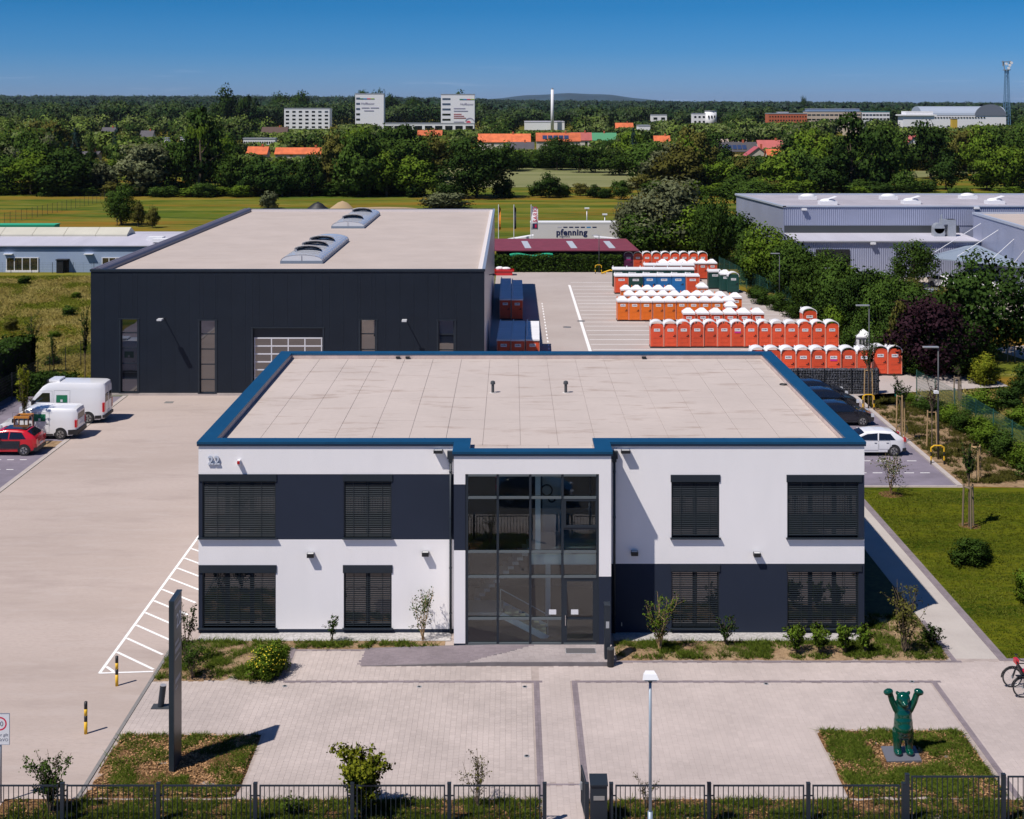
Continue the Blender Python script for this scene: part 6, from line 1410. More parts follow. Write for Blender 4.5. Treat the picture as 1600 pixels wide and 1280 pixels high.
b = MB(); b.box(-1.3, .0, -.6, .6, 0, 1.0); b.tube((-.65, -.6, 1.0), (-.65, .6, 1.0), .65, n=14); b.build('left_duct', STEEL, tt); b = MB(); b.box(.4, 1.4, -.6, .6, 0, 2.1); b.build('right_duct', STEEL, tt); b = MB(); b.prism([(0, 0), (0, 0), (0, 0)], 0, 0) if False else b.box(-.3, 1.4, -.58, .58, 1.5, 2.1); b.build('cross_duct', STEEL, tt); b = MB(); b.tube((-.2, 0, 1.0), (-.2, 0, 2.7), .12); b.build('flue', STEEL, tt)
tt = thing('pointed_awning', 'pointed pale awning held by cables on the grey hall', 'awning', (56, 158, 0))
b = MB(); b.v = [(-7.6, 2, 3.0), (.2, 8, 4.0), (.0, -10, 3.3), (-7.6, 2, 2.9), (.2, 8, 3.8), (.0, -10, 3.1)]; b.f = [(0, 2, 1), (3, 4, 5), (0, 3, 5, 2), (1, 4, 3, 0), (2, 5, 4, 1)]; b.m = [0]*5; b.build('awning_sheet', mat('awning_grey', (.22, .27, .34), .6), tt)
for p, q in (((-7.4, 2, 3.0), (.3, 6, 6.6)), ((-4.5, 0, 3.3), (.3, 0, 6.4)), ((-2.5, -5, 3.3), (.2, -6, 6.2)), ((-1.5, -9, 3.3), (-.2, -11, 6.0))): b = MB(); b.tube(p, q, .04, n=5); b.build('cable', SIGNW, tt)
tt = thing('hall_lamp', 'slanted dark lamp arm with white head on the annex wall of the grey hall', 'outdoor lamp', (XA(1469, 164), 165, 0)); b = MB(); b.tube((0, 0, 1.7), (-.4, -1.5, 2.6), .06); b.build('arm', LPOST, tt); b = MB(); b.box(-.7, -.1, -1.8, -1.3, 2.6, 2.75); b.build('lamp_head', SIGNW, tt)
# maroon shed
t = thing('maroon_shed', 'long low shed with maroon roof behind the clipped hedge', 'shed', (-2, 172, 0)); q_ = PT(t)
b = MB(); b.box(-2.0, 15.5, 172.3, 178.6, 0, 2.5); q_(b, 'wall', DWOOD); b = MB(); b.v = [(-2.6, 171.6, 2.55), (16.0, 171.6, 2.55), (15.0, 179.5, 3.25), (-2.6, 179.5, 3.25), (-2.6, 171.6, 2.45), (16, 171.6, 2.45), (15, 179.5, 3.1), (-2.6, 179.5, 3.1)]; b.f = [(0, 1, 2, 3), (4, 5, 1, 0), (5, 6, 2, 1), (7, 6, 5, 4), (6, 7, 3, 2), (7, 4, 0, 3)]; b.m = [0]*6; rf = q_(b, 'roof', MAROON)
for px in (822, 893, 952): x = XA(px, 175); b = MB(); b.v = [(x-.45, 173, 2.69), (x+.35, 173, 2.69), (x-.1, 177.6, 3.1), (x-.9, 177.6, 3.1), (x-.45, 173, 2.60), (x+.35, 173, 2.6), (x-.1, 177.6, 3.0), (x-.9, 177.6, 3.0)]; b.f = [(0, 1, 2, 3), (4, 5, 1, 0), (5, 6, 2, 1), (6, 7, 3, 2), (7, 4, 0, 3)]; b.m = [0]*5; b.v = [(v[0]+.3, v[1], v[2]+.02) for v in b.v]; b.build('roof_window', mat('roof_window_pale', (.42, .45, .5), .4), rf)
for k in range(40): x = -1.9+.44*k; b = MB(); b.box(x, x+.4, 172.26, 172.3, 0, 2.48); q_(b, 'plank', DWOOD)
t = thing('teal_tarp', 'bright teal tarpaulin stretched behind the hedge', 'tarpaulin', (XA(830, 170.6), 170.8, 0)); b = MB(); n = 12
for i in range(n+1):
    u = i/n; z = 2.15+.12*math.sin(u*9); x = -2.7+5.4*u; b.v += [(x, -.2, z-.5), (x, -.25, z-.05), (x, .5, z)]
for i in range(n): b.f += [(3*i, 3*i+3, 3*i+4, 3*i+1), (3*i+1, 3*i+4, 3*i+5, 3*i+2)]; b.m += [0, 0]
b.build('tarp_sheet', TEALG, t); b = MB()
for x in (-2.6, 0, 2.6): b.tube((x, 0, 0), (x, 0, 2.1), .05)
b.build('pole', WOOD, t)
# trailer
TY = 196.0; x0, x1 = XA(829, TY), XA(967, TY)
t = thing('truck_trailer', 'long white curtain-sided trailer with dark lettering parked behind the maroon shed', 'trailer', (x0, TY, 0)); L = x1-x0
b = MB(); b.box(0, L, 0, 2.5, 1.15, 3.78); b.build('trailer_body', mat('curtain_side', (.60, .58, .58), .6, noise=.03, scale=.3), t)
b = MB(); b.box(-.03, L+.03, -.03, 2.53, 3.78, 3.98); b.build('roof', SIGNW, t); b = MB(); b.box(-.02, L+.02, -.04, 2.54, 1.0, 1.15); b.box(2, 4, .3, 2.2, .5, 1.0); b.build('chassis', LPOST, t)
for k in range(15): b = MB(); b.box(.2+L/15*k, .35+L/15*k, -.06, -.03, 1.0, 1.3); b.build('strap', RIM, t)
for k in range(3):
    for yy in (.15, 2.1): b = MB(); b.tube((L-4.2+1.3*k, yy, .5), (L-4.2+1.3*k, yy+.3, .5), .5, n=18); b.build('wheel', RUB, t)
o = link('lettering', text_mesh('pfenning', 1.12, NAVY, .004, sp=1.1, bold=.035), t, (XA(869, TY)-x0, -.012, ZA(367.5, TY))); o.rotation_euler = (math.radians(90), 0, 0); o.scale = (1.06, 1.1, 1)
d0 = o.data; d0.update()
o = link('lettering', text_mesh('pfenning', 1.12, NAVY, .004, sp=1.1, bold=.035), t, (XA(869, TY)-x0+.03, -.02, ZA(367.5, TY))); o.rotation_euler = (math.radians(90), 0, 0); o.scale = (1.06, 1.1, 1)
o = link('lettering', text_mesh('logistics', .48, NAVY, .004), t, (XA(874, TY)-x0, -.012, ZA(371, TY))); o.rotation_euler = (math.radians(90), 0, 0)
for k, m in enumerate((ROOFP, NAVY, NAVY, NAVY, NAVY, BLUP, NAVY)): xx = XA(871+9.1*k, TY)-x0; b = MB(); b.box(xx, xx+.6, -.012, 0, 3.16, 3.33); b.build('print_bar', m, t)
t = thing('trailer_ramp', 'slanted white boat-shaped cover left of the trailer', 'cover', (XA(800, 190), 190, 0)); b = MB(); b.v = [(-1.5, -.5, 1.9), (3, -.5, 2.7), (3, .8, 2.75), (-1.5, .8, 2.0), (-1.5, -.5, 1.6), (3, -.5, 2.3)]; b.f = [(0, 1, 2, 3), (4, 5, 1, 0)]; b.m = [0, 0]; b.box(-.6, 2.6, -.3, .6, 0, 1.9); b.build('cover_body', SIGNW, t)
t = thing('white_canopy', 'low white canopy edge in front of the trailer right part', 'canopy', (XA(930, 186), 186, 0)); b = MB(); b.v = [(-.2, -.5, 2.9), (3.4, -.5, 2.55), (3.4, 1, 2.6), (-.2, 1, 2.95), (-.2, -.5, 2.75), (3.4, -.5, 2.35)]; b.f = [(0, 1, 2, 3), (4, 5, 1, 0)]; b.m = [0, 0]; b.build('canopy_sheet', SIGNW, t); b = MB(); b.tube((.1, 0, 0), (.1, 0, 2.8), .06); b.tube((3.2, 0, 0), (3.2, 0, 2.4), .06); b.build('pole', LPOST, t)
def flag(px, py0, py1, pyb, w_px, m, lb, txt=None):
    Y = 188.0; x = XA(px, Y); zt, zb = ZA(py0, Y), ZA(py1, Y); t = thing('flag', lb, 'flag', (x, Y, 0)); b = MB(); b.tube((0, 0, 0), (0, 0, zt+.2), .05, n=8); b.build('pole', SIGNW, t)
    w = w_px*Y/F; b = MB(); n = 8
    for i in range(n+1):
        u = i/n; z = zt+(zb-zt)*u; b.v += [(.05, .1*math.sin(u*7), z), (.05+w, .25*math.sin(u*6+1), z-(.0 if i else .35))]
    for i in range(n): b.f.append((2*i, 2*i+1, 2*i+3, 2*i+2)); b.m.append(0)
    f = b.build('flag_cloth', m, t)
    if txt: o = link('lettering', text_mesh(txt, .78, REDP, .0, bold=.01), f, (.82, -.35, zb+1.05)); o.rotation_euler = (math.radians(90), math.radians(-90), 0); b = MB(); b.box(.2, .85, -.36, -.34, zb+.15, zb+.9); b.build('emblem', NAVY, f); b = MB(); b.box(.5, .75, -.38, -.361, zb+.3, zb+.75); b.build('emblem', REDP, f)
flag(830, 322, 359, 375, 10, SIGNW, 'white flag with red vertical lettering at the front of the trailer', 'SARIO'); flag(779, 322, 359, 375, 3, mat('orange_cloth', (.6, .2, .01), .8), 'orange flag hanging narrow beside the hall corner'); flag(803, 322, 358, 375, 3, mat('black_cloth', (.01, .012, .02), .8), 'black flag between the orange and the white one')
# sand heaps on the meadow behind the hall
for px, py, w, h, m, lb in ((535, 326, 5.0, 1.55, mat('sand_heap', (.36, .26, .15), .95), 'pointed sand heap behind the hall roof'), (497, 327, 4.5, 1.5, BLACK, 'dark wedge-shaped heap left of the sand heap'), (600, 326, 14, .3, MATS['sand_heap'], 'long low sand bank right of the pointed heap')):
    x, y = G(px, py); o = MB(); n = 14
    for k in range(n): a = 2*math.pi*k/n; o.v.append((math.cos(a)*w/2*rt.uniform(.85, 1.1), math.sin(a)*w/3, -.05))
    for k in range(n): a = 2*math.pi*k/n; o.v.append((math.cos(a)*w/5*rt.uniform(.8, 1.2), math.sin(a)*w/9, h*.72))
    o.v.append((0, 0, h)); 
    for k in range(n): o.f += [(k, (k+1) % n, n+(k+1) % n, n+k), (n+k, n+(k+1) % n, 2*n)]; o.m += [0, 0]
    tag(o.build('heap', m, None, True, (x, y, 0)), lb, 'heap')

# ------------------------------------------------------------------ distant buildings
def block(name, lb, cat, px0, px1, pyt, Z, wall, rows=0, cols=0, depth=14, winm=None, pxw=None, top=None, wr=(.5, .5), zb=0, f0=.1, f1=.95):
    x0, x1, zt = XA(px0, Z), XA(px1, Z), ZA(pyt, Z); t = thing(name, lb, cat, (x0, Z, 0)); w = x1-x0
    b = MB(); b.box(0, w, 0, depth, zb, zt); b.build('wall', wall, t); b = MB(); b.box(-.2, w+.2, -.2, depth+.2, zt, zt+.5); b.build('roof', top or LGREY, t)
    if rows:
        wa, wb_ = (0, w) if not pxw else (XA(pxw[0], Z)-x0, XA(pxw[1], Z)-x0); cw_, rh = (wb_-wa)/cols, (zt*f1-zt*f0)/rows
        wm = MB().box(-cw_*wr[0]/2, cw_*wr[0]/2, -.12, -.02, -rh*wr[1]/2, rh*wr[1]/2).mesh('window', winm or WGLASS)
        for r in range(rows):
            for c in range(cols): link('window', wm, t, (wa+cw_*(c+.5), 0, zt*f0+rh*(r+.5)))
    return t
block('apartment_block', 'white five-storey apartment block with small dark windows left of the two white towers', 'apartment block', 444, 515, 170, 1040, FWHITE, 5, 7, wr=(.5, .42))
def tower(px0, px1, pyt, lb, wl, wr_, lx, al, bars, extra):
    Z = 1045; t = block('tower_block', lb, 'tower block', px0, px1, pyt, Z, FWHITE, 6, 1, 12, None, (px0+1, wl), wr=(.85, .36)); x0 = XA(px0, Z)
    zt = ZA(pyt, Z)
    X = lambda p: XA(p, Z)-x0
    for k, m in enumerate((GRNP, BLUP, REDP, mat('lime_print', (.25, .4, .03), .6))): a = X(bars[0])+(X(bars[1])-X(bars[0]))*k/4; b = MB(); b.box(a, a+(X(bars[1])-X(bars[0]))/4, -.2, -.1, zt-4.0, zt-3.3); b.build('colour_bar', m, t)
    o = link('lettering', text_mesh('Hoffbauer', 2.5, mat('grey_violet_print', (.30, .28, .38), .7), .02), t, (X(lx), -.2, zt-8.0)); o.rotation_euler = (math.radians(90), 0, 0)
    for x_, y_, w_, m in extra: b = MB(); b.box(X(x_), X(x_+w_), -.2, -.1, ZA(y_+1.2, Z), ZA(y_, Z)); b.build('print_line', m, t)
    return t, X, Z
VP = MATS['grey_violet_print']=mat('grey_violet_print', (.30, .28, .38), .7)
tower(555, 599.5, 147, 'left white tower block with faint lettering on its blank wall', 563, 0, 564, 'L', (562, 585), ((565, 168, 12, VP), (579, 168, 13, VP), (569, 172.5, 15, VP)))
t, X, Z = tower(689, 741.5, 148, 'right white tower block with lettering and a red swoosh emblem', 705, 0, 719, 'R', (718, 741), ((709, 169, 18, VP), (709, 173, 22, VP), (709, 178, 12, RROOF), (709, 181, 16, RROOF), (709, 184, 19, RROOF), (709, 190, 16, VP)))
b = MB()
for k in range(9): a, c = math.radians(20+16*k), math.radians(36+16*k); b.quad((X(734)+3.1*math.cos(a), -.2, 6.5+3.0*math.sin(a)), (X(734)+3.8*math.cos(a), -.2, 6.5+3.7*math.sin(a)), (X(734)+3.8*math.cos(c), -.2, 6.5+3.7*math.sin(c)), (X(734)+3.1*math.cos(c), -.2, 6.5+3.0*math.sin(c)))
b.build('emblem', VP, t); b = MB()
for k in range(7): a, c = math.radians(10+22*k), math.radians(32+22*k); b.quad((X(732)+.5*math.cos(a), -.21, 6+.3*math.sin(a)), (X(732)+1.9*math.cos(a), -.21, 6+1.8*math.sin(a)), (X(732)+1.9*math.cos(c), -.21, 6+1.8*math.sin(c)), (X(732)+.5*math.cos(c), -.21, 6+.3*math.sin(c)))
b.build('emblem', REDP, t)
block('podium_building', 'low white building with dark window bays joining the two white towers', 'low building', 598, 741, 193.5, 1000, FWHITE, 1, 9, 14, None, None, wr=(.72, .6), f0=.0, f1=.95)
block('factory_hall', 'white low hall at the foot of the tall chimney', 'hall', 820, 882, 191, 1080, FWHITE, top=ROOFP, depth=40)
t = thing('chimney', 'tall slender white chimney rising above the woods in the middle', 'chimney', (XA(863, 1075), 1075, 0)); b = MB(); b.tube((0, 0, 0), (0, 0, 32), 1.3, 1.1, n=14); b.build('shaft', FWHITE, t, True); b = MB(); b.tube((0, 0, 32), (0, 0, 33.2), .8, n=12); b.build('chimney_cap', LGREY, t)
block('white_building', 'small white cubic building above the trees right of the chimney', 'building', 1018, 1042, 180, 1200, FWHITE, 1, 2, 10, wr=(.5, .4), f0=.5)
block('white_building', 'low white roof half hidden left of the stepped white building', 'building', 998, 1016, 197, 800, FWHITE); block('white_building', 'tiny white building right beside the chimney hall trees', 'building', 931, 943, 177, 1300, FWHITE)
block('white_building', 'stepped white building, lower left wing of it', 'building', 1083, 1103, 178, 1150, FWHITE, 2, 3, 12, wr=(.5, .4), f0=.3); x0 = XA(1111, 1150)
t = thing('round_building', 'round white building with small dark windows next to the stepped white one', 'building', (x0, 1152, 0)); b = MB(); b.tube((0, 0, 0), (0, 0, ZA(174, 1150)), 5, n=24); b.build('wall', FWHITE, t, True); b = MB(); b.tube((0, 0, ZA(174, 1150)), (0, 0, ZA(173, 1150)), 5.3, n=24); b.build('roof', LGREY, t)
for a in range(3): b = MB(); b.box(-3+2.5*a, -1.9+2.5*a, -5.3, -4.6, 9, 11); b.build('window', WGLASS, t)
block('school_building', 'long orange-red brick building beyond the trees on the right', 'school', 1201, 1261, 178, 1000, BRICKO, 2, 14, 14, wr=(.5, .35), f0=.55); block('roof_house', 'white roof structure on the orange brick building', 'roof structure', 1219, 1232, 176, 1003, FWHITE)
block('office_block', 'long beige office block with blue-grey roof beyond the trees', 'office block', 1261, 1345, 174.5, 1010, BEIGE, 2, 12, 14, None, None, top=mat('blue_grey_roof', (.20, .27, .38), .6), wr=(.8, .3), f0=.5)
block('office_block', 'small beige block with tall windows lower down among the dark trees', 'office block', 1322, 1343, 190, 900, BEIGE, 3, 3, 10, wr=(.5, .6), f0=.05); block('roof_house', 'blue-grey roof storey on top of the beige office block', 'roof structure', 1264, 1343, 171, 1016, MATS['blue_grey_roof'], top=LGREY)
block('office_block', 'white office wing with teal roof right of the beige block', 'office block', 1347, 1390, 175, 1010, FWHITE, 2, 8, 14, top=TEALR, wr=(.8, .4), f0=.55)
t = block('exhibition_hall', 'white building wing with protruding roof slab in front of the long arched hall', 'hall', 1411, 1460, 181, 900, FWHITE, 2, 10, 12, None, (1424, 1448), wr=(.6, .4), f0=.3, f1=.75); b = MB(); b.box(-1.5, 22, -1, 12, ZA(181, 900), ZA(179, 900)); b.build('roof_slab', FWHITE, t); b = MB(); b.box(2, 20, .5, 11, ZA(179, 900), ZA(174, 900)); b.build('upper_storey', FWHITE, t)
t = thing('arched_hall', 'very long white hall with grey barrel roof on the right horizon', 'hall', (XA(1440, 950), 950, 0)); L = XA(1572, 950)-XA(1440, 950); zt = ZA(181, 950)
b = MB(); b.box(0, L, 0, 26, 0, zt); b.build('wall', FWHITE, t)
b = MB(); n = 12; r = [(26*(.5-.5*math.cos(math.pi*k/n)), zt+.3+6.2*math.sin(math.pi*k/n)) for k in range(n+1)]
for (ya, za), (yb, zb) in zip(r, r[1:]): b.quad((0, ya, za), (L, ya, za), (L, yb, zb), (0, yb, zb))
b.poly([(L, y, z) for y, z in r][::-1]); b.poly([(0, y, z) for y, z in r]); b.build('barrel_roof', mat('barrel_roof_grey', (.33, .38, .46), .5), t)
b = MB(); b.v = [(L-13, -.3, zt)]+[]; b.v = [(L-11-11*math.cos(math.pi*k/12)+0, -.4, zt+8.0*math.sin(math.pi*k/12)) for k in range(13)]; b.f = [tuple(range(13))]; b.m = [0]; b.build('arched_gable', mat('gable_grey', (.14, .16, .20), .6), t)
for k in range(22): b = MB(); b.box(1+2.0*k, 2.1+2.0*k, -.3, -.05, zt-1.6, zt-.8); b.build('window', WGLASS, t)
block('yellow_silo', 'short yellow round-looking silo in front of the long arched hall', 'silo', 1488, 1496, 186, 880, mat('yellow_wall', (.5, .33, .04), .8), depth=4)
t = thing('radio_mast', 'lattice radio mast with dish antennas at the right edge above the horizon', 'radio mast', (XA(1573, 1000), 1000, 0)); zt = ZA(110, 1000); b = MB()
for sx_ in (-1, 1):
    for sy_ in (-1, 1): b.tube((sx_*2.2, sy_*2.2, 0), (sx_*1.0, sy_*1.0, zt), .30, n=5)
for k in range(16):
    z0, z1 = zt*k/16, zt*(k+1)/16; r0, r1 = 2.2-1.2*k/16, 2.2-1.2*(k+1)/16
    for sy_ in (-1, 1): b.tube((-r0, sy_*r0, z0), (r1, sy_*r1, z1), .12, n=4); b.tube((r0, sy_*r0, z0), (-r1, sy_*r1, z1), .12, n=4)
b.build('lattice', mat('mast_blue', (.10, .20, .32), .5), t); b = MB(); b.box(-2.2, 2.2, -2.2, 2.2, zt, zt+.5); b.box(-3, 3, -2.5, 2.5, zt+6, zt+6.4); b.build('platform', RIM, t); b = MB()
for sx_ in (-1, 1): b.tube((sx_*1.5, 0, zt), (sx_*2.4, 0, zt+6.4), .3, n=6); b.tube((sx_*2.8, 0, zt+3), (sx_*2.8, 0, zt+7), .35, n=6)
b.build('head_frame', RIM, t)
for dx, dz in ((.6, 1.5), (1.4, 3.6), (-1.2, 4.6), (2.6, 5.4)): b = MB(); b.tube((dx, -2.2, zt+dz), (dx, -2.8, zt+dz), 1.0, n=14); b.build('dish', FWHITE, t)
def house(px, pyr, Z, w, lb, roofm, wallm=HWALL, hr=3.4, d=9, gable='y', name='house', pv=False):
    zr = ZA(pyr, Z); x = XA(px, Z); t = thing(name, lb, 'house', (x, Z, 0)); he = max(2.2, zr-hr)
    b = MB(); b.box(-w/2+.4, w/2-.4, -d/2+.4, d/2-.4, 0, he)
    if gable == 'y':                                   # ridge runs along x
        for sx_ in (-1, 1): b.poly([(sx_*(w/2-.4), -d/2+.4, he), (sx_*(w/2-.4), d/2-.4, he), (sx_*(w/2-.4), 0, zr-.3)][::sx_])
    else: b.poly([(-w/2+.4, -d/2+.4, he), (w/2-.4, -d/2+.4, he), (0, -d/2+.4, zr-.3)]); b.poly([(-w/2+.4, d/2-.4, he), (0, d/2-.4, zr-.3), (w/2-.4, d/2-.4, he)])
    b.build('wall', wallm, t); b = MB(); th = .25
    if gable == 'y':
        for sy_ in (-1, 1): b.v += [(-w/2, sy_*d/2, he-.2), (w/2, sy_*d/2, he-.2), (w/2, 0, zr), (-w/2, 0, zr), (-w/2, sy_*d/2, he-.45), (w/2, sy_*d/2, he-.45), (w/2, 0, zr-th), (-w/2, 0, zr-th)]; i = len(b.v)-8; b.f += [(i, i+1, i+2, i+3), (i+4, i+5, i+1, i), (i+5, i+6, i+2, i+1), (i+7, i+4, i, i+3)]; b.m += [0]*4
    else:
        for s_ in (-1, 1): b.v += [(s_*w/2, -d/2, he-.2), (s_*w/2, d/2, he-.2), (0, d/2, zr), (0, -d/2, zr), (s_*w/2, -d/2, he-.45), (0, -d/2, zr-th)]; i = len(b.v)-6; b.f += [(i, i+1, i+2, i+3), (i, i+3, i+5, i+4)]; b.m += [0]*2
    r = b.build('roof', roofm, t); b = MB(); b.box(w*.15, w*.15+.7, -.4, .4, zr-.8, zr+.9); b.build('chimney', BRICKO, r)
    if pv:
        for k in range(5): b = MB(); u0, u1 = .2, .65; x_ = -w*.35+k*w*.12; z0, z1 = he+(zr-he)*u0, he+(zr-he)*u1; y0, y1 = -d/2*(1-u0), -d/2*(1-u1); b.quad((x_, y0-.05, z0+.06), (x_+w*.1, y0-.05, z0+.06), (x_+w*.1, y1-.05, z1+.06), (x_, y1-.05, z1+.06)); b.build('solar_panel', mat('solar_blue', (.03, .05, .12), .2), r)
    for k in (-1, 1): b = MB(); b.box(k*w*.22-.6, k*w*.22+.6, -d/2+.33, -d/2+.39, max(.9, he-2.2), max(2.0, he-.9)); b.build('window', WGLASS, t)
    return t
house(788, 209, 620, 24, 'long house with bright orange roof right of the right tower', OROOF); house(872, 207.5, 610, 20, 'broad orange-roofed house with solar panels behind the round dark tree', OROOF, pv=True)
house(812, 222, 560, 12, 'grey-roofed house in front of the long orange roof', GROOF, hr=3.0); house(478, 230.5, 520, 23, 'long orange roof low among the trees below the white apartment block', OROOF, hr=2.6, d=7)
house(404, 229, 515, 8, 'small orange-roofed house left of the long low orange roof', OROOF, hr=2.5); house(672, 203.5, 820, 15, 'orange roof in front of the podium building', OROOF)
house(908, 207, 650, 10, 'red-roofed house beside the green-roofed building', RROOF); house(934, 207.5, 660, 18, 'house with teal green roof among the trees', mat('green_sheet_roof', (.06, .25, .12), .6)); house(975, 192, 900, 12, 'small orange roof above the bluish spruce', OROOF); house(1034, 212, 640, 8, 'tiny orange roof between the trees right of the spruce', OROOF)
house(1150, 222, 540, 16, 'dark-roofed house with solar panels and yellow gable on the right', GROOF, mat('yellow_plaster', (.55, .42, .16), .9), pv=True); house(1143, 217, 620, 14, 'beige-roofed house behind the dark solar roof', mat('beige_roof', (.34, .27, .23), .8))
house(1182, 229, 500, 9, 'pink-red steep roof right of the solar roof house', mat('pink_roof', (.38, .08, .10), .8), gable='x'); house(1204, 219, 580, 12, 'faded red hipped roof right of the pink-red steep roof', RROOF); house(1212, 233, 470, 7, 'small orange-yellow roof in the trees below the faded red roof', OROOF)
house(1425, 212, 560, 8, 'white gabled house with red roof among the right trees', RROOF, FWHITE, gable='x'); house(142, 236.5, 480, 7, 'beige flat-walled house front among the left trees', GROOF, BEIGE, hr=.8, d=6)
house(231, 204, 760, 7.5, 'grey-blue house among the trees at the far left', GROOF, FWHITE); house(172, 199, 800, 9, 'dark steep roof left of the grey-blue far house', GROOF); house(430, 198.5, 780, 15, 'brown-roofed house left of the white apartment block', mat('brown_roof', (.09, .055, .045), .9))
for px0, px1, py, lb in ((380, 430, 217.5, 'long white bus-like building low in the left trees'), (255, 262, 217, 'small white shed in the left trees'), (282, 290, 216, 'second small white shed in the left trees')): block('white_shed', lb, 'shed', px0, px1, py, 620, FWHITE, 1 if px1-px0 > 20 else 0, 14, 5, wr=(.6, .35), f0=.4)
# ------------------------------------------------------------------ trees and shrubs
base_m = LEAF['mid']
PROT = {}
for k in range(5): PROT['round%d' % k] = crown_mesh('crown', 10+k, base_m, nb=44, nl=70, leaf=.052, kind='round')
PROT['near0'] = crown_mesh('crown', 31, base_m, nb=60, nl=130, leaf=.034, kind='round'); PROT['near1'] = crown_mesh('crown', 32, base_m, nb=54, nl=140, leaf=.034, kind='round')
PROT['bush0'] = crown_mesh('crown', 41, base_m, nb=40, nl=70, leaf=.055, kind='bush'); PROT['bush1'] = crown_mesh('crown', 42, base_m, nb=50, nl=70, leaf=.05, kind='bush'); PROT['bushn'] = crown_mesh('crown', 43, base_m, nb=60, nl=110, leaf=.038, kind='bush')
PROT['cone'] = crown_mesh('crown', 51, base_m, nb=60, nl=60, leaf=.045, kind='cone'); PROT['column'] = crown_mesh('crown', 61, base_m, nb=40, nl=70, leaf=.05, kind='column')
TR = {'bark': trunk_mesh('trunk', 1, .028, BARK), 'pale': trunk_mesh('trunk', 2, .022, BIRCH)}
rf_ = random.Random(23)
SPN = {'dark': 'dark green', 'mid': 'mid green', 'bright': 'bright green', 'grey': 'grey-green', 'olive': 'olive green', 'blue': 'bluish', 'purple': 'purple-leaved', 'yellow': 'yellow-green'}
def tree(x, y, h, w, sp, proto, label, group=None, z=0, name='tree', trunk='bark', crown_z=None, cat='tree'):
    t = thing(name, label, cat, (x, y, z), rf_.uniform(0, 6.28), group)
    bush = proto.startswith('bush'); cz = 0 if bush else (crown_z if crown_z is not None else 0.0)
    w = w*1.12
    c = link('crown', PROT[proto], t, (0, 0, cz)); c.scale = (w, w, (h-cz)*(1/.92)); c.material_slots[0].link = 'OBJECT'; c.material_slots[0].material = LEAF[sp]
    k = link('trunk', TR[trunk], t); k.scale = (h*.9, h*.9, h*(.5 if bush else .85)); return t
def ptree(px, pyb, pyt, wpx, sp, proto, label, **k):
    x, y = G(px, pyb); h = ZA(pyt, y); w = wpx*y/F*1.06; return tree(x, y, h, w, sp, proto, label, **k)
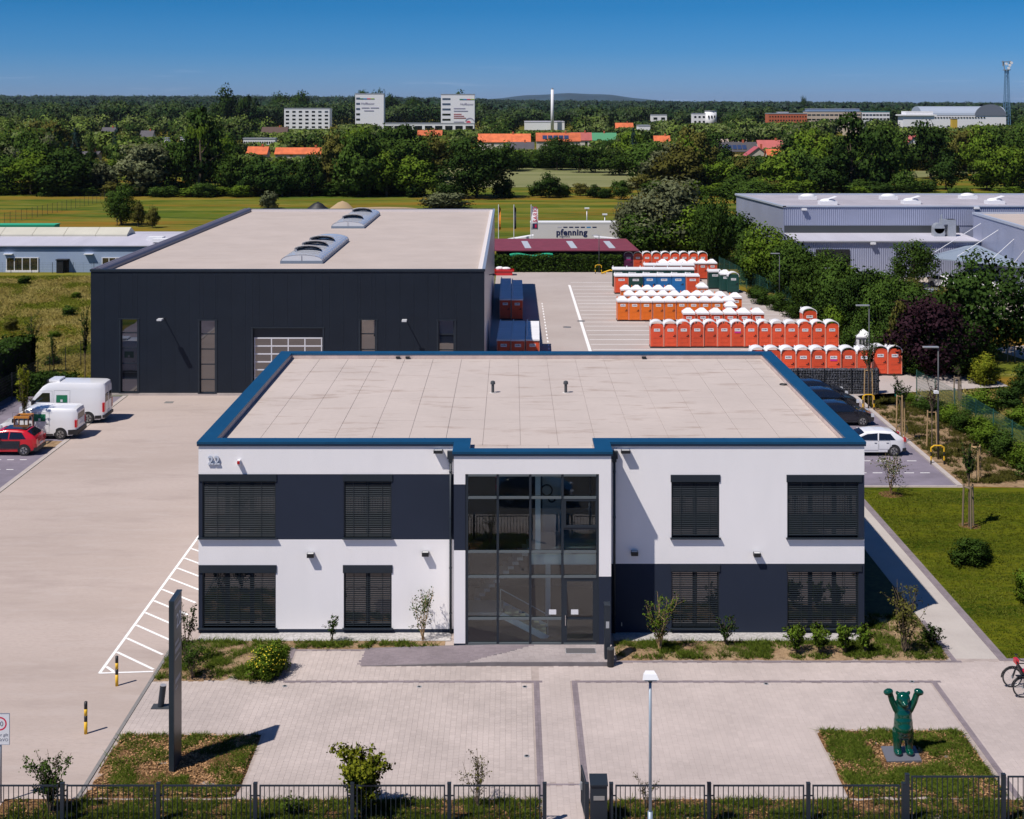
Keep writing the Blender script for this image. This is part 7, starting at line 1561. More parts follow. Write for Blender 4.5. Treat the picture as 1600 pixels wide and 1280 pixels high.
E = [ # px, base y, top y, width px, species, prototype, where
 (8, 303, 232, 74, 'mid', 'round0', 'at the far left of the meadow edge'), (48, 304, 236, 84, 'bright', 'round1', 'second from the left at the meadow edge'), (104, 305, 234, 98, 'dark', 'round2', 'broad, third from the left at the meadow edge'),
 (60, 300, 214, 60, 'mid', 'round4', 'behind the second tree of the left meadow edge'), (72, 275, 207, 44, 'grey', 'round3', 'pale and low in the left wood'), (162, 303, 252, 50, 'grey', 'round3', 'thin, beside the broad dark one'),
 (228, 304, 220, 105, 'grey', 'round4', 'wide and pale at the left meadow edge'), (275, 303, 215, 60, 'mid', 'round1', 'right of the wide pale tree'), (313, 305, 178, 82, 'dark', 'column', 'tall with a pale top, left centre of the meadow edge'), (318, 296, 173, 52, 'bright', 'round0', 'pale top behind the tall dark tree'),
 (362, 305, 238, 60, 'mid', 'round2', 'right of the tall dark tree'), (383, 305, 265, 66, 'mid', 'bush0', 'low bush below the orange roof'), (408, 307, 244, 68, 'dark', 'round3', 'dark, left of the long orange roof'), (441, 307, 246, 58, 'dark', 'round0', 'dark, in front of the long orange roof'),
 (487, 307, 238, 46, 'dark', 'round1', 'dark narrow, covering the middle of the long orange roof'), (526, 300, 205, 62, 'olive', 'round2', 'olive, right of the long orange roof'), (560, 307, 200, 76, 'mid', 'round4', 'tall, below the left white tower'), (575, 307, 232, 88, 'mid', 'round0', 'broad, below the left white tower'),
 (604, 307, 236, 62, 'bright', 'round1', 'light, right of the broad tree below the tower'), (652, 307, 242, 76, 'bright', 'round3', 'light, left of the field'), (632, 305, 262, 60, 'mid', 'bush1', 'bushy, left of the field'), (680, 282, 205, 66, 'olive', 'round2', 'yellowish, behind the left field corner'), (625, 285, 190, 78, 'dark', 'round4', 'round dark one between the two towers'),
 (744, 309, 214, 112, 'dark', 'near0', 'big round dark tree beside the field'), (705, 310, 272, 60, 'dark', 'bush1', 'left foot of the big round tree'), (786, 309, 268, 40, 'dark', 'bush0', 'right foot of the big round tree'), (695, 325, 290, 80, 'grey', 'bush1', 'pale bush behind the hall roof edge'), (420, 326, 292, 34, 'grey', 'bush0', 'small pale bush behind the hall roof'),
 (838, 306, 280, 36, 'mid', 'bush0', 'first bush on the near field edge'), (858, 309, 270, 44, 'dark', 'round2', 'dark bush on the near field edge'), (878, 308, 276, 34, 'mid', 'bush1', 'bright side of the dark bush on the field edge'), (906, 306, 283, 26, 'olive', 'round0', 'thin bush on the field edge'), (928, 309, 284, 30, 'dark', 'bush0', 'small round dark bush on the field edge'), (946, 310, 286, 30, 'dark', 'bush1', 'second small dark bush on the field edge'), (970, 312, 280, 34, 'mid', 'round4', 'bush beside the willow at the field edge'),
 (870, 266, 211, 58, 'dark', 'near1', 'round dark tree in front of the solar orange roof'), (812, 266, 240, 38, 'mid', 'round1', 'small, left of the round dark tree behind the field'), (790, 268, 222, 52, 'mid', 'round2', 'in front of the long orange roof'), (905, 270, 222, 44, 'dark', 'round3', 'dark, right of the round tree behind the field'), (930, 270, 224, 52, 'mid', 'round0', 'behind the field, under the teal roof'), (962, 274, 232, 56, 'mid', 'round2', 'behind the field, middle'), (990, 262, 202, 22, 'blue', 'cone', 'bluish spruce above the field'),
 (1008, 276, 222, 66, 'mid', 'round4', 'behind the field, right of the spruce'), (1046, 280, 224, 60, 'grey', 'round1', 'pale, behind the right field end'), (1085, 282, 196, 70, 'olive', 'round3', 'tall olive tree left of the solar house'), (1116, 268, 205, 54, 'dark', 'round2', 'dark tall tree left of the solar house'), (1120, 300, 246, 72, 'bright', 'round0', 'light, below the solar house'), (1165, 300, 252, 74, 'mid', 'round1', 'below the pink-red roof'), (1148, 310, 272, 60, 'mid', 'bush0', 'low, left of the grey metal hall'),
 (1218, 306, 240, 78, 'bright', 'round2', 'light, behind the left end of the metal hall'), (1262, 304, 232, 70, 'mid', 'round3', 'behind the metal hall, left'), (1180, 330, 280, 90, 'mid', 'near1', 'beside the metal hall corner'), (1240, 309, 268, 80, 'bright', 'bush1', 'light bush above the metal hall roof'), (1290, 307, 240, 70, 'dark', 'round4', 'in front of the tall dark group'), (1330, 305, 186, 84, 'dark', 'column', 'tall dark group behind the metal hall, left stem'), (1362, 305, 182, 84, 'dark', 'round0', 'tall dark group behind the metal hall, right crown'), (1345, 309, 278, 66, 'mid', 'bush0', 'bush above the middle of the metal hall'), (1410, 309, 264, 50, 'mid', 'round3', 'round one standing on the right dry meadow'), (1478, 296, 244, 54, 'dark', 'round1', 'round one right of the dry meadow'), (1542, 296, 246, 62, 'mid', 'round2', 'broad one at the right dry meadow'), (1590, 292, 240, 50, 'mid', 'round4', 'at the right frame side of the dry meadow'), (1440, 300, 272, 56, 'mid', 'bush1', 'low bush on the dry meadow'), (1580, 309, 288, 60, 'bright', 'bush0', 'yellowish bush above the right end of the metal hall'), (1500, 309, 286, 46, 'mid', 'bush1', 'low bush above the metal hall domes'),
 (1455, 280, 186, 66, 'dark', 'round3', 'dark, below the exhibition hall wing'), (1395, 285, 200, 60, 'mid', 'round1', 'below the teal-roofed office wing'), (1560, 270, 196, 70, 'mid', 'round0', 'right, below the radio mast'), (1510, 268, 200, 70, 'olive', 'round4', 'olive, below the long arched hall'), (1600, 280, 195, 60, 'mid', 'round2', 'at the right frame side below the mast'),
 (352, 212, 135, 44, 'dark', 'round2', 'tall on the left skyline, left of the pair'), (385, 212, 139, 36, 'dark', 'round0', 'tall on the left skyline, right of the pair'), (437, 196, 145, 40, 'dark', 'round1', 'on the skyline above the white block, left'), (466, 196, 141, 40, 'dark', 'round3', 'on the skyline above the white block, right'), (566, 196, 139, 30, 'dark', 'round4', 'on the skyline behind the left tower, left'), (592, 196, 140, 28, 'dark', 'round1', 'on the skyline behind the left tower, right'), (716, 190, 143, 34, 'dark', 'round2', 'on the skyline behind the right tower'), (645, 196, 146, 30, 'dark', 'round0', 'on the skyline between the towers'), (612, 193, 146, 30, 'dark', 'round3', 'right of the left tower on the skyline'), (1255, 185, 150.5, 12, 'dark', 'round1', 'small dark crown sticking out of the right skyline'),
 (118, 258, 202, 24, 'blue', 'cone', 'bluish spruce left of the beige house'), (143, 262, 208, 24, 'dark', 'cone', 'dark spruce beside the beige house'), (183, 258, 197, 26, 'blue', 'cone', 'bluish spruce right of the beige house'), (1262, 245, 201, 16, 'blue', 'cone', 'small bluish spruce in the right wood'),
 (190, 352, 288, 50, 'mid', 'near0', 'standing behind the low blue-grey building'), (216, 354, 314, 24, 'olive', 'round3', 'small, right of the one behind the low building'), (238, 356, 322, 22, 'olive', 'round1', 'smallest of the group behind the low building'),
 (1045, 404, 272, 150, 'grey', 'near1', 'big pale willow right of the trailer'), (992, 402, 300, 66, 'grey', 'near0', 'left part of the pale willow group'), (1014, 405, 335, 112, 'mid', 'near0', 'in front of the willow'), (1080, 407, 312, 118, 'bright', 'near1', 'light, right of the willow'), (1130, 410, 318, 104, 'dark', 'near0', 'dark, behind the green cabins'), (1172, 436, 356, 60, 'mid', 'near1', 'above the green cabins'), (1112, 420, 300, 60, 'mid', 'near0', 'behind the dark one at the cabins'),
 (1206, 455, 350, 92, 'bright', 'near0', 'light, right of the green cabins'), (1238, 476, 372, 84, 'mid', 'near1', 'first of the row along the yard kerb'), (1272, 494, 390, 80, 'mid', 'near0', 'second of the row along the yard kerb'), (1310, 512, 402, 84, 'mid', 'near1', 'third of the row along the yard kerb'), (1340, 530, 420, 84, 'dark', 'near0', 'fourth of the row along the yard kerb'), (1375, 548, 436, 80, 'mid', 'near1', 'fifth of the row along the yard kerb'),
 (1300, 535, 470, 60, 'bright', 'bushn', 'low light shrub behind the lone cabin'), (1338, 560, 492, 60, 'mid', 'bushn', 'low shrub behind the end of the long row'), (1375, 575, 500, 56, 'mid', 'bushn', 'shrub left of the purple tree'),
 (1428, 448, 374, 70, 'mid', 'near0', 'maple in front of the grey hall annex'), (1452, 584, 458, 142, 'purple', 'near1', 'tree with dark purple leaves'), (1405, 583, 478, 44, 'olive', 'column', 'narrow tree before the purple one'), (1545, 560, 398, 148, 'dark', 'near0', 'big dark maple at the right'), (1500, 590, 500, 70, 'dark', 'near1', 'lower dark tree between the purple tree and the maple'), (1470, 500, 452, 34, 'yellow', 'round3', 'small yellow-green tree by the silver car'), (1540, 600, 545, 60, 'yellow', 'bushn', 'yellow-green shrub by the gravel road'), (1432, 584, 540, 80, 'mid', 'bushn', 'shrub at the foot of the purple tree'), (1505, 586, 545, 70, 'mid', 'bushn', 'shrub behind the driveway end'), (1425, 470, 430, 60, 'olive', 'bushn', 'brownish shrub left of the parked cars'),
 (1600, 620, 560, 60, 'dark', 'bushn', 'dark shrub at the right frame side beyond the driveway'), (1535, 648, 600, 70, 'bright', 'bushn', 'shrub right of the wooden frame beyond the fence'), (1575, 640, 598, 70, 'dark', 'bushn', 'second shrub beyond the fence'), (1598, 672, 628, 60, 'bright', 'bushn', 'third shrub beyond the fence'),
]
rk = random.Random(31)
for k in range(26):
    Z = 108 + 2.2*k + rk.uniform(-1, 1); xk = 25.3 + (153-Z)*.13 + rk.uniform(3.0, 9.5 if Z > 118 else 6); h = rk.uniform(3.2, 5.2)
    E.append((800+xk*F/Z, CY+F*H/Z, CY+(H-h)*F/Z, rk.uniform(4.5, 6.5)*F/Z, rk.choice(['mid', 'dark', 'mid', 'bright', 'olive']), rk.choice(['near0', 'near1', 'bushn']), 'in the thicket before the metal hall, %s from the purple tree' % nth(k)))
KW = {'round': 'tree', 'near': 'tree', 'column': 'tree', 'cone': 'spruce', 'bush': 'bush'}
for px, pb, pt_, w, sp, pr, wh in E:
    nm = 'bush' if pr.startswith('bush') else 'spruce_tree' if pr == 'cone' else 'tree'
    lab = wh if False and ('tree' in wh or 'bush' in wh or 'spruce' in wh or 'shrub' in wh or 'willow' in wh or 'maple' in wh) and SPN[sp].split('-')[0].split()[0] in wh else '%s %s, %s' % (SPN[sp], {'bush': 'bush', 'spruce_tree': 'spruce', 'tree': 'tree'}[nm], wh)
    ptree(px, pb, pt_, w, sp, pr, lab, name=nm, cat={'bush': 'bush', 'spruce_tree': 'spruce', 'tree': 'tree'}[nm])
# sight limits: what stands in front may not grow higher than this row
LIM = [(436, 522, 202, 1035), (548, 604, 194, 1045), (600, 745, 203, 1045), (816, 890, 204, 1075), (742, 838, 234, 618), (834, 914, 228, 608), (914, 950, 219, 655), (428, 528, 246, 515), (395, 412, 240, 512), (1128, 1166, 238, 540), (1164, 1192, 244, 500), (1190, 1216, 230, 575), (1198, 1266, 191, 1000), (1260, 1346, 186, 1000), (1320, 1344, 214, 895), (1344, 1394, 187, 1005), (1408, 1462, 198, 895), (1455, 1576, 196, 945), (1080, 1122, 193, 1145), (1015, 1044, 189, 1195), (1416, 1434, 226, 558), (126, 156, 250, 478), (222, 242, 214, 755), (160, 184, 206, 795), (408, 450, 207, 775), (378, 432, 223, 618), (655, 692, 214, 815), (965, 990, 199, 895), (1026, 1043, 221, 635), (250, 292, 223, 618), (994, 1018, 203, 798), (1480, 1500, 200, 878)]
def fit(px, Z, h, w, soft=False):
    hw_ = w*F/Z*.5; pt = CY + (H-h)*F/Z
    for a, b_, ylim, zb in LIM:
        if not soft and zb-14 < Z < zb+42 and px+hw_ > a and px-hw_ < b_: return 0
        if Z < zb+28 and px+hw_ > a and px-hw_ < b_ and pt < ylim: pt = ylim
    return H - (pt-CY)*Z/F
rg = random.Random(77); cnt = 0; tries = 0; placed = []
sps = ['dark', 'mid', 'bright', 'mid', 'mid', 'olive', 'grey', 'bright', 'dark', 'mid', 'grey', 'bright']
cand = []
while cnt < 178 and tries < 6000:
    tries += 1; Z = math.sqrt(rg.uniform(318**2, 540**2)); px = rg.uniform(-30, 1630)
    if 660 < px < 1010 and Z < 440: continue
    if 1385 < px < 1620 and Z < 425 and rg.random() < .85: continue
    if px < 660 and Z < 335: continue
    x = XA(px, Z); w = rg.uniform(11, 17)
    if any((x-a)**2+(Z-b_)**2 < (7.5)**2 for a, b_ in placed): continue
    h = fit(px, Z, rg.uniform(9, 15), w*.9)
    if h < 3.2: continue
    placed.append((x, Z)); cand.append((px, x, Z, h, min(w, max(5, h*1.2)))); cnt += 1
LB = [(0, 130, 'the far left wood'), (130, 300, 'the left wood near the spruces'), (300, 520, 'the wood under the white block'), (520, 760, 'the wood under the two towers'), (760, 1010, 'the wood behind the pale field'), (1010, 1200, 'the wood around the solar house'), (1200, 1400, 'the wood under the orange school'), (1400, 1700, 'the right wood under the radio mast')]
for i0, (a, b_, nm) in enumerate(LB):
    sub = sorted([c for c in cand if (a if i0 else -99) <= c[0] < b_])
    for k, (px, x, Z, h, w) in enumerate(sub):
        sp = sps[(k*5+i0*3+int(Z)) % len(sps)]
        tree(x, Z, h, w, sp, 'round%d' % ((k+i0) % 5), '%s tree, %s from the left in %s' % (SPN[sp], nth(k), nm), group='trees of ' + nm)
ru = random.Random(5)
for k in range(44):
    px = -20+15.9*k+ru.uniform(-6, 6); Z = ru.uniform(306, 322) if px < 665 else 0
    if not Z: break
    tree(XA(px, Z), Z, ru.uniform(2.6, 5.5), ru.uniform(6, 10), ru.choice(['dark', 'mid', 'mid', 'olive', 'bright']), 'bush%d' % (k % 2), 'undergrowth bush at the wood edge behind the left meadow, %s from the left' % nth(k), group='bushes at the left wood edge', name='bush', cat='bush')
for k in range(34):
    px = 1010+18.2*k+ru.uniform(-6, 6); Z = ru.uniform(300, 335) if not 1380 < px < 1600 else ru.uniform(428, 445)
    tree(XA(px, Z), Z, ru.uniform(3, 6), ru.uniform(7, 11), ru.choice(['dark', 'mid', 'mid', 'olive', 'bright']), 'bush%d' % (k % 2), 'undergrowth bush in front of the right wood, %s from the left' % nth(k), group='bushes before the right wood', name='bush', cat='bush')
for k in range(26):
    px = 765+14*k+ru.uniform(-5, 5); Z = ru.uniform(440, 452)
    tree(XA(px, Z), Z, ru.uniform(3, 6), ru.uniform(8, 12), ru.choice(['dark', 'mid', 'mid', 'olive']), 'bush%d' % (k % 2), 'bush along the far edge of the pale field, %s from the left' % nth(k), group='bushes at the far field edge', name='bush', cat='bush')
# the far wood: one mass
def forest(name, label, Z0, Z1_, step, wr, K, q, hfun, m, seed):
    r = np.random.default_rng(seed); rows = []; Z = Z0
    while Z < Z1_:
        half = .42*Z; xs = np.arange(-half, half, step*1.0) ; xs = xs + r.uniform(-step*.45, step*.45, len(xs))
        for x in xs:
            z = Z + r.uniform(-step*.5, step*.5); px = 800 + x*F/z; w = r.uniform(*wr); h = fit(px, z, hfun(px, z, r), w)
            if 660 < px < 1012 and z < 448: continue
            if 1385 < px < 1640 and z < 430: continue
            if 3.2 < h: rows.append((x, z, h, w))
        Z += step*(1.0 if Z < 1400 else 2.6)
    A = np.array(rows); n = len(A)
    C = np.repeat(A, K, axis=0); d = unit(r.normal(0, 1, (n*K, 3))); d[:, 2] = np.where(r.uniform(0, 1, len(d)) < .72, np.abs(d[:, 2]), -np.abs(d[:, 2]))
    lump = .78+.30*np.sin(d[:, 0]*5+C[:, 0]*3.3)*np.sin(d[:, 1]*4+C[:, 1]*2.1+d[:, 2]*5)
    hz = np.array([HZ(a, b_) for a, b_ in A[:, :2]]); hz = np.repeat(hz, K)
    P = np.stack([C[:, 0]+d[:, 0]*C[:, 3]*.5*lump, C[:, 1]+d[:, 1]*C[:, 3]*.5*lump, hz + C[:, 2]*np.where(d[:, 2] > 0, .55 + d[:, 2]*.46*lump, .55 + d[:, 2]*.55)], 1)
    V = leaf_quads(r, P, d, q, .8, .9); nr = unit(d*np.array([1, 1, .8]) + r.normal(0, .16, d.shape))
    print(name, n, len(P)); me = np_mesh(name, V, 4, m, nr); ta = me.attributes.new('tint', 'FLOAT', 'FACE'); ta.data.foreach_set('value', np.repeat(r.uniform(0, 1, n), K).astype(np.float32)); o = link(name, me); tag(o, label, 'wood', kind='stuff')
    return o
hn = lambda px, z, r: r.uniform(6.5, 15)
lo_ = lambda px, z: .5+.5*math.sin(px*.021+z*.004)*math.sin(px*.047+1.3-z*.002)
hm = lambda px, z, r: r.uniform(10, 14)+6*lo_(px, z) if px > 760 else r.uniform(13, 18)+8*lo_(px, z)
hf = lambda px, z, r: r.uniform(13, 17)+6*lo_(px*3, z) if px > 760 else r.uniform(17, 21)+7*lo_(px*3, z)
forest('woods', 'nearer mass of mixed green trees around the distant houses', 400, 900, 11.5, (10, 17), 130, 1.25, hn, leaf_mat('wood_leaves_near', (.017, .034, .007), (.080, .112, .023), transl=.1, ns=.06, isl=.3, tint=True), 1)
forest('woods', 'middle mass of dark green wood between the houses and the horizon', 900, 1500, 14.0, (12, 20), 72, 1.9, hm, leaf_mat('wood_leaves_middle', (.010, .023, .008), (.036, .056, .017), transl=.1, ns=.035, isl=.3, tint=True), 2)
forest('woods', 'far dark forest reaching to the horizon', 1500, 4700, 24.0, (20, 44), 36, 4.2, hf, leaf_mat('wood_leaves_far', (.009, .022, .012), (.024, .040, .020), transl=.1, ns=.012, isl=.3, tint=True), 3)

# hedge at the far end of the yard
def hedge(name, label, x0, x1, y0, y1, h, m, n, leaf, seed, rzf=None):
    r = np.random.default_rng(seed); t = thing(name, label, 'hedge', ((x0+x1)/2, (y0+y1)/2, 0)); W_, D_ = x1-x0, y1-y0
    b = MB(); b.box(-W_/2+.15, W_/2-.15, -D_/2+.15, D_/2-.15, 0, h-.15); b.build('branches', mat('hedge_core', (.012, .018, .006), 1), t)
    fs = r.choice(5, n, p=[.42, .22, .2, .08, .08]); u, v = r.uniform(-.5, .5, n), r.uniform(0, 1, n); P = np.zeros((n, 3)); N = np.zeros((n, 3))
    for k, (ax, nn) in enumerate((('f', (0, -1, 0)), ('t', (0, 0, 1)), ('k', (0, 1, 0)), ('l', (-1, 0, 0)), ('r', (1, 0, 0)))):
        s_ = fs == k; N[s_] = nn
        if ax == 'f': P[s_] = np.stack([u[s_]*W_, np.full(s_.sum(), -D_/2), v[s_]*h], 1)
        if ax == 'k': P[s_] = np.stack([u[s_]*W_, np.full(s_.sum(), D_/2), v[s_]*h], 1)
        if ax == 't': P[s_] = np.stack([u[s_]*W_, (v[s_]-.5)*D_, np.full(s_.sum(), h)], 1)
        if ax == 'l': P[s_] = np.stack([np.full(s_.sum(), -W_/2), u[s_]*D_, v[s_]*h], 1)
        if ax == 'r': P[s_] = np.stack([np.full(s_.sum(), W_/2), u[s_]*D_, v[s_]*h], 1)
    P += r.normal(0, .09, P.shape); P[:, 2] = np.abs(P[:, 2]) + .1*np.sin(P[:, 0]*2.3+P[:, 1]*2.9)
    nr = unit(N + r.normal(0, .5, P.shape) + np.array([0, 0, .2])); link('leaves', np_mesh('leaves', leaf_quads(r, P, N, leaf, .8, 1.2), 4, m, nr), t)
    return t
hedge('hedge', 'clipped green hedge along the far end of the storage yard', -2.2, XA(972, 170.5), 170.0, 171.2, 1.95, LEAF['mid'], 9000, .22, 4)
hedge('hedge', 'dark tall hedge behind the parked vans at the left', -38.5, -36.4, 78, 104, 3.2, LEAF['dark'], 22000, .2, 5)
hedge('hedge', 'dark hedge running up to the left corner of the dark hall', -36.2, -31.6, 97.9, 99.2, 1.4, LEAF['dark'], 5000, .16, 6)
# green strip of shrubs with mesh fence on the right
for i, (x, y, h, w, sp) in enumerate([(29.3, 76.5, 1.6, 2.4, 'mid'), (29.4, 78.8, 1.7, 2.3, 'bright'), (29.2, 81, 1.9, 2.5, 'mid'), (29.1, 83.2, 1.8, 2.4, 'bright'), (29.3, 85.4, 1.7, 2.5, 'bright'), (29.0, 87.5, 1.6, 2.4, 'mid'), (28.8, 89.6, 1.5, 2.3, 'bright'), (28.6, 91.6, 1.25, 2.2, 'dark'), (28.3, 93.8, 1.0, 2.0, 'mid'), (27.9, 96, .8, 1.8, 'bright'), (30.3, 74.6, 1.5, 2.4, 'mid'), (31.8, 73.2, 1.3, 2.2, 'bright'), (33, 76, 1.6, 2.6, 'mid'), (31.5, 78.5, 1.5, 2.6, 'bright')]):
    tree(x, y, h, w, sp, 'bushn', '%s shrub along the green mesh fence, %s of the row' % (SPN[sp], nth(i)), group='shrubs along the green mesh fence', name='shrub', cat='shrub')
for i, (px, py, h, w) in enumerate(((1180, 478, 2.0, 3), (1205, 488, 2.2, 3), (1232, 499, 2.4, 3.2), (1262, 512, 2.4, 3.2), (1170, 468, 1.6, 2.6), (1292, 520, 2.4, 3))): x, y = G(px, py); tree(x+1.0, y+1, h, w, 'mid', 'bushn', 'low green undergrowth bush beside the yard kerb, %s from the green cabins' % nth(i), group='undergrowth along the yard kerb', name='shrub', cat='shrub')
def mesh_fence(label, pts, h, c, step=2.5, wire=.25):
    t = thing('mesh_fence', label, 'fence', (pts[0][0], pts[0][1], 0)); q_ = PT(t); m = mat('fence_' + c, {'green': (.02, .09, .07), 'dark': (.02, .025, .03)}[c], .5); w = MB()
    pm = MB().tube((0, 0, 0), (0, 0, h), .035, n=6).mesh('post', m)
    for (xa, ya), (xb, yb) in zip(pts, pts[1:]):
        L = math.hypot(xb-xa, yb-ya); n = max(1, int(L/step))
        for i in range(n+1): link('post', pm, t, (xa+(xb-xa)*i/n-pts[0][0], ya+(yb-ya)*i/n-pts[0][1], 0))
        k = int(L/wire)
        for i in range(k): u = i/k; x, y = xa+(xb-xa)*u, ya+(yb-ya)*u; w.tube((x, y, .05), (x, y, h-.03), .006, n=3, caps=False)
        for z in np.arange(.1, h, .2): w.tube((xa, ya, z), (xb, yb, z), .007, n=3, caps=False)
    q_(w, 'wire_mesh', m); return t
mesh_fence('green wire mesh fence running back along the right sandy strip', [(32.5, 72.5), (30.2, 76), (29.9, 88), (28.9, 97.5)], 2.0, 'green', wire=.1)
mesh_fence('dark wire fence between the meadow and the vans', [(-35.6, 84), (-35.2, 104), (-34.2, 112), (-31, 116)], 2.0, 'dark', wire=.15)
mesh_fence('dark post fence crossing the far left meadow', [(-88.5, 238), (-87, 300)], 2.0, 'dark', 2.5, .4)
mesh_fence('dark fence in front of the low blue-grey building', [(-85, 168.8), (-44, 168.8)], 1.4, 'dark', 2.5, 1.0)
mesh_fence('green fence along the trees at the right of the storage yard', [(33.0, 107), (26.8, 152), (25.5, 168)], 2.2, 'green', 2.5, .15)
rm_ = random.Random(8)
for k in range(46):
    if k < 28: x, y = rm_.uniform(-75, -36.5), rm_.uniform(106, 164); wh = 'on the left meadow'
    else: x, y = rm_.uniform(33, 60), rm_.uniform(66, 98); wh = 'on the meadow beyond the green fence'
    h = rm_.uniform(.5, 1.5); tree(x, y, h, h*rm_.uniform(1.1, 1.7), rm_.choice(['mid', 'bright', 'bright', 'olive', 'grey']), 'bush%d' % (k % 2), 'low wild bush %s, %s of the scattered ones' % (wh, nth(k if k < 28 else k-28)), group='wild bushes ' + wh, name='bush', cat='bush')
# ---- shrubs with stems and real leaves, close to the camera
def stem_plant(x, y, h, w, label, sp='mid', stems=7, leaves=500, ls=.07, seed=0, z=.05, name='shrub', bark=BARK, top=.35, cat='shrub', lean=1.0, single=0.0):
    r = np.random.default_rng(seed); t = thing(name, label, cat, (x, y, z)); b = MB(); P = []; 
    for s_ in range(stems):
        a = r.uniform(0, 6.28); rad = r.uniform(.15, .5)*w*lean; hh = h*r.uniform(.7, 1.0); p = Vector((0, 0, single if single else 0)) if single else Vector((r.normal(0, .03), r.normal(0, .03), 0)); n = 6; pts = [p.copy()]
        for i in range(1, n+1):
            u = i/n; pts.append(Vector((math.cos(a)*rad*u**1.3+r.normal(0, .02*w), math.sin(a)*rad*u**1.3+r.normal(0, .02*w), (single or 0)+(hh-(single or 0))*u)))
        for i, (p0, p1) in enumerate(zip(pts, pts[1:])): b.tube(p0, p1, .012*h**.5*(1-i/n*.7), .012*h**.5*(1-(i+1)/n*.7), 5, caps=False)
        for c in range(4):
            i = r.integers(2, n); p0 = pts[i]; q0 = p0 + Vector((r.normal(0, .14*w), r.normal(0, .14*w), r.uniform(.02, .16)*h)); b.tube(p0, q0, .006, .003, 4, caps=False)
            k = int(leaves/stems/5); u = r.uniform(.3, 1.1, k)[:, None]; P.append(np.array(p0)*(1-u)+np.array(q0)*u + r.normal(0, .035*w, (k, 3)))
        k = int(leaves/stems/5)+1; u = r.uniform(top, 1.0, k); idx = np.clip((u*n).astype(int), 0, n-1); fr = u*n-idx
        arr = np.array([list(p) for p in pts]); P.append(arr[idx]*(1-fr)[:, None]+arr[idx+1]*fr[:, None]+r.normal(0, .03*w, (k, 3)))
    if single: b.tube((0, 0, -.05), (0, 0, single+.05), .022*h**.5, .014*h**.5, 7)
    b.build('stems', bark, t); P = np.concatenate(P); P = P[P[:, 2] > .02]; c = np.array([0, 0, h*.6]); N = unit(P-c+r.normal(0, .3, P.shape)); nr = unit(N*.6+np.array([0, 0, .5])+r.normal(0, .3, P.shape))
    link('leaves', np_mesh('leaves', leaf_quads(r, P, N, ls, .62, 1.2), 4, LEAF[sp], nr), t); return t
def sp_(px, py, hp, wp, label, **k): x, y = G(px, py, .05); return stem_plant(x, y, hp*y/F, wp*y/F, label, **k)
sp_(290, 1038, 112, 55, 'thin shrub with sparse leaves beside the pylon at the left office corner', sp='dark', stems=7, leaves=700, ls=.08, seed=1)
sp_(519, 1003, 45, 28, 'small dark shrub in front of the office between the left lower windows', sp='dark', stems=7, leaves=500, ls=.07, seed=2)
sp_(660, 1000, 82, 62, 'light shrub with bare stems left of the entrance', sp='mid', stems=8, leaves=750, ls=.07, seed=3, bark=WOOD, top=.6)
sp_(1031, 1016, 88, 60, 'bushy light shrub with pale stems right of the entrance', sp='bright', stems=16, leaves=1500, ls=.075, seed=4, bark=WOOD, top=.5)
sp_(1133, 1010, 50, 38, 'dark shrub in front of the office between the right lower windows', sp='dark', stems=8, leaves=700, ls=.075, seed=5)
sp_(1413, 1022, 112, 72, 'airy olive shrub at the right office corner bed', sp='olive', stems=12, leaves=1700, ls=.08, seed=6)
sp_(1455, 1012, 36, 44, 'low dark shrub right of the airy olive shrub', sp='dark', stems=10, leaves=900, ls=.08, seed=7)
for i, (px, py, hp, wp) in enumerate(((1245, 1023, 48, 36), (1281, 1024, 50, 38), (1320, 1022, 46, 34), (1352, 1020, 44, 32))): sp_(px, py, hp, wp, 'round green bush under the right corner window, %s from the left of four' % nth(i), sp='bright', stems=16, leaves=2600, ls=.075, seed=20+i)
x, y = G(412, 1058, .05); tree(x, y, 1.35, 1.55, 'bright', 'bushn', 'dense green shrub with yellow blossoms in the left bed', name='shrub', z=.05, cat='shrub'); x2, y2 = G(432, 1046, .05); tree(x2, y2, 1.2, 1.25, 'bright', 'bushn', 'right part of the dense shrub group without blossoms in the left bed', name='shrub', z=.05, cat='shrub')
r = np.random.default_rng(9); k = 120; d = unit(r.normal(0, 1, (k, 3))); d[:, 2] = np.abs(d[:, 2]); d[:, 1] = -np.abs(d[:, 1]); P = np.array([x+.1, y, .55]) + d*np.array([.72, .72, .72]); o = link('blossoms', np_mesh('blossoms', leaf_quads(r, P, d, .04, .9, .6), 4, mat('yellow_blossom', (.70, .55, .02), .7))); tag(o, 'small yellow blossoms on the dense shrub in the left bed', 'blossoms', kind='stuff')
sp_(300, 1060, 62, 70, 'low leafy shrub right behind the sign pylon', sp='mid', stems=10, leaves=1000, ls=.075, seed=30)
sp_(80, 1272, 105, 84, 'rounded shrub behind the street fence near the speed sign', sp='mid', stems=14, leaves=2200, ls=.075, seed=8)
x, y = XA(566, 40.3), 40.3; stem_plant(x, y, 1.98, 1.95, 'leafy yellow-green young tree in front of the plaza at the street fence', sp='yellow', stems=20, leaves=6000, ls=.11, seed=10, name='young_tree', cat='young tree', top=.15)
x, y = XA(745, 40.6), 40.6; stem_plant(x, y, 1.55, 1.3, 'thin sparse shrub behind the fence right of the young tree', sp='olive', stems=9, leaves=520, ls=.06, seed=12)
x, y = XA(1010, 40.6), 40.6; stem_plant(x, y, .95, .9, 'small sparse shrub behind the fence by the street lamp', sp='olive', stems=7, leaves=260, ls=.05, seed=13); x, y = XA(455, 40.2), 40.2; stem_plant(x, y, .6, .9, 'low leafy plant behind the fence left of the young tree', sp='bright', stems=10, leaves=500, ls=.07, seed=14)
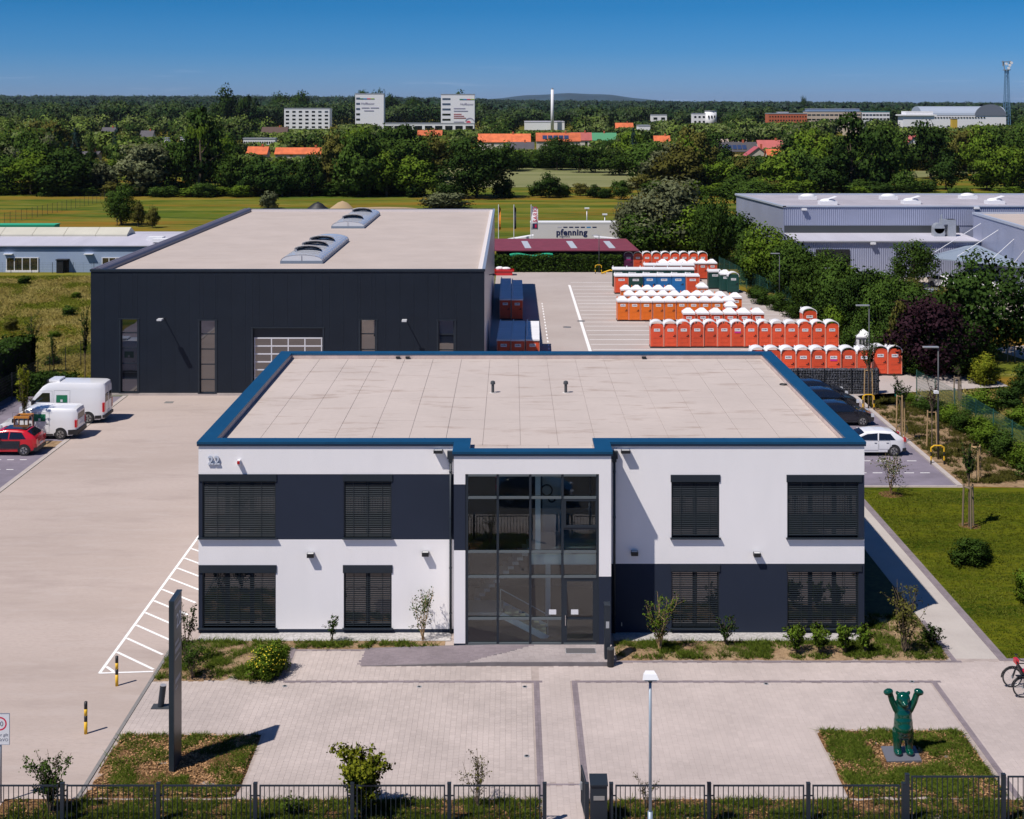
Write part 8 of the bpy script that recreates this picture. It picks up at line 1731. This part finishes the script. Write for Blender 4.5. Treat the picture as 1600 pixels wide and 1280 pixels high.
sp_(1392, 772, 72, 92, 'tall thin multi-stemmed shrub on the lawn before the white hatchback', sp='grey', stems=9, leaves=650, ls=.10, seed=15, bark=WOOD, top=.65)
x, y = G(1406, 722); stem_plant(x-.3, 77.0, 2.1, 1.5, 'leafy pale bush in front of the white hatchback bumper', sp='grey', stems=10, leaves=1500, ls=.09, seed=16, name='bush', cat='bush') if False else None
x, y = G(1512, 880); tree(x, y, 1.3, 2.3, 'mid', 'bushn', 'dark green rounded bush standing on the lawn', name='bush', cat='bush'); x, y = G(1530, 876); tree(x, y+.3, 1.0, 1.6, 'dark', 'bushn', 'smaller bush growing against the rounded lawn bush', name='bush', cat='bush')
x, y = G(1612, 945); tree(x, y, 1.8, 1.8, 'bright', 'bushn', 'bright bush at the right frame side of the lawn', name='bush', cat='bush')
for (px, py, r_, lb) in ((1515, 822, .42, 'lawn young tree'), (1392, 773, .5, 'lawn thin shrub')): x, y = G(px, py); o = MB(); o.tube((x, y, .012), (x, y, .03), r_*1.3, r_, n=18); tag(o.build('mulch_ring', MULCH), kind='structure')
# young staked trees
def young(px, py, hp, wp, label, sp='mid', stake=None, n=3, single=.5, leaves=900, sc=WOOD, x=None):
    x, y = G(px, py); h = hp*y/F; stem_plant(x, y, h, wp*y/F, label, sp=sp, stems=9, leaves=leaves, ls=.10, seed=int(px), name='young_tree', cat='young tree', single=h*single, z=0)
    if stake: stakes(x, y, stake, 'wooden stakes around the ' + label, n=n, c=sc)
young(1514, 824, 130, 30, 'small tree standing on the lawn right of the parking bays', 'dark', 2.1, 3, .55, 1100, mat('grey_stake', (.20, .15, .10), .9))
young(1408, 692, 110, 30, 'slim young tree on the sandy strip beside the driveway', 'dark', 3.0, 3); young(1357, 640, 125, 36, 'young tree in front of the stone wall', 'dark', 2.8, 2, .45, 1200); young(1456, 700, 112, 34, 'bare purple-leaved young tree on the sandy strip', 'purple', 2.3, 2, .45, 350); young(1526, 752, 40, 20, 'cut young tree at the strip end by the lawn', 'olive', 2.0, 3, .6, 60)
young(1497, 628, 60, 20, 'young tree in a wooden frame beyond the green fence', 'mid', 1.8, 3, .7, 120, MATS['grey_stake']); young(1580, 565, 62, 30, 'young tree beside the gravel road', 'mid', 1.5, 2, .4, 800, MATS['grey_stake'])
young(38, 690, 130, 36, 'bright slim young tree behind the white vans', 'yellow', None, 3, .2, 2000); young(50, 586, 100, 34, 'dark slender young tree on the meadow edge, left one', 'dark', None, 3, .25, 1500); young(84, 592, 70, 14, 'dark slender young tree on the meadow edge, middle one', 'dark', None, 3, .25, 700); young(133, 596, 122, 18, 'dark slender young tree right at the hall corner', 'dark', None, 3, .2, 1500); young(12, 604, 70, 12, 'dark slender young tree at the left frame side', 'dark', None, 3, .3, 500)
x, y = XA(37, 83.9), 83.9; t = thing('tree_support', 'wooden four-post tree frame with orange top rails in front of the low van', 'tree frame', (x, y, 0))
for sx_ in (-.42, .42):
    for sy_ in (-.4, .4): b = MB(); b.tube((sx_*1.1, sy_, 0), (sx_, sy_, 1.85), .05, n=6); b.build('post', mat('brown_post', (.16, .07, .04), .8), t)
for q in ((-.42, .42, -.4), (-.42, .42, .4)): b = MB(); b.box(q[0]-.05, q[1]+.05, q[2]-.05, q[2]+.05, 1.75, 1.87); b.build('rail', mat('orange_rail', (.55, .22, .03), .7), t)
for q in (-.42, .42): b = MB(); b.box(q-.05, q+.05, -.35, .35, 1.76, 1.86); b.build('rail', MATS['brown_post'], t)
for px, py, h in ((1160, 470, 1.3), (1184, 470, 1.6), (1244, 515, 1.9), (1416, 600, 2.1)): x, y = G(px, py); stakes(x+1.2, y, h, 'short wooden tree stakes beside the yard kerb, near pixel free label', n=2, r=.2) if False else None
hz_ = MB(); hz_.box(-9100, 9100, -260, 15100, -6.2, 112); hm_ = bpy.data.materials.new('haze_air'); hm_.use_nodes = True; hn_ = hm_.node_tree.nodes; hn_.remove(hn_['Principled BSDF'])
pv_ = hn_.new('ShaderNodeVolumePrincipled'); pv_.inputs['Color'].default_value = (.72, .84, 1.0, 1); pv_.inputs['Density'].default_value = HAZE; pv_.inputs['Anisotropy'].default_value = .3
hm_.node_tree.links.new(pv_.outputs[0], hn_['Material Output'].inputs['Volume']); tag(hz_.build('haze', hm_), 'thin summer haze in the air', 'haze', kind='stuff')
# clouds: none solid, faint far wisps only in the sky texture
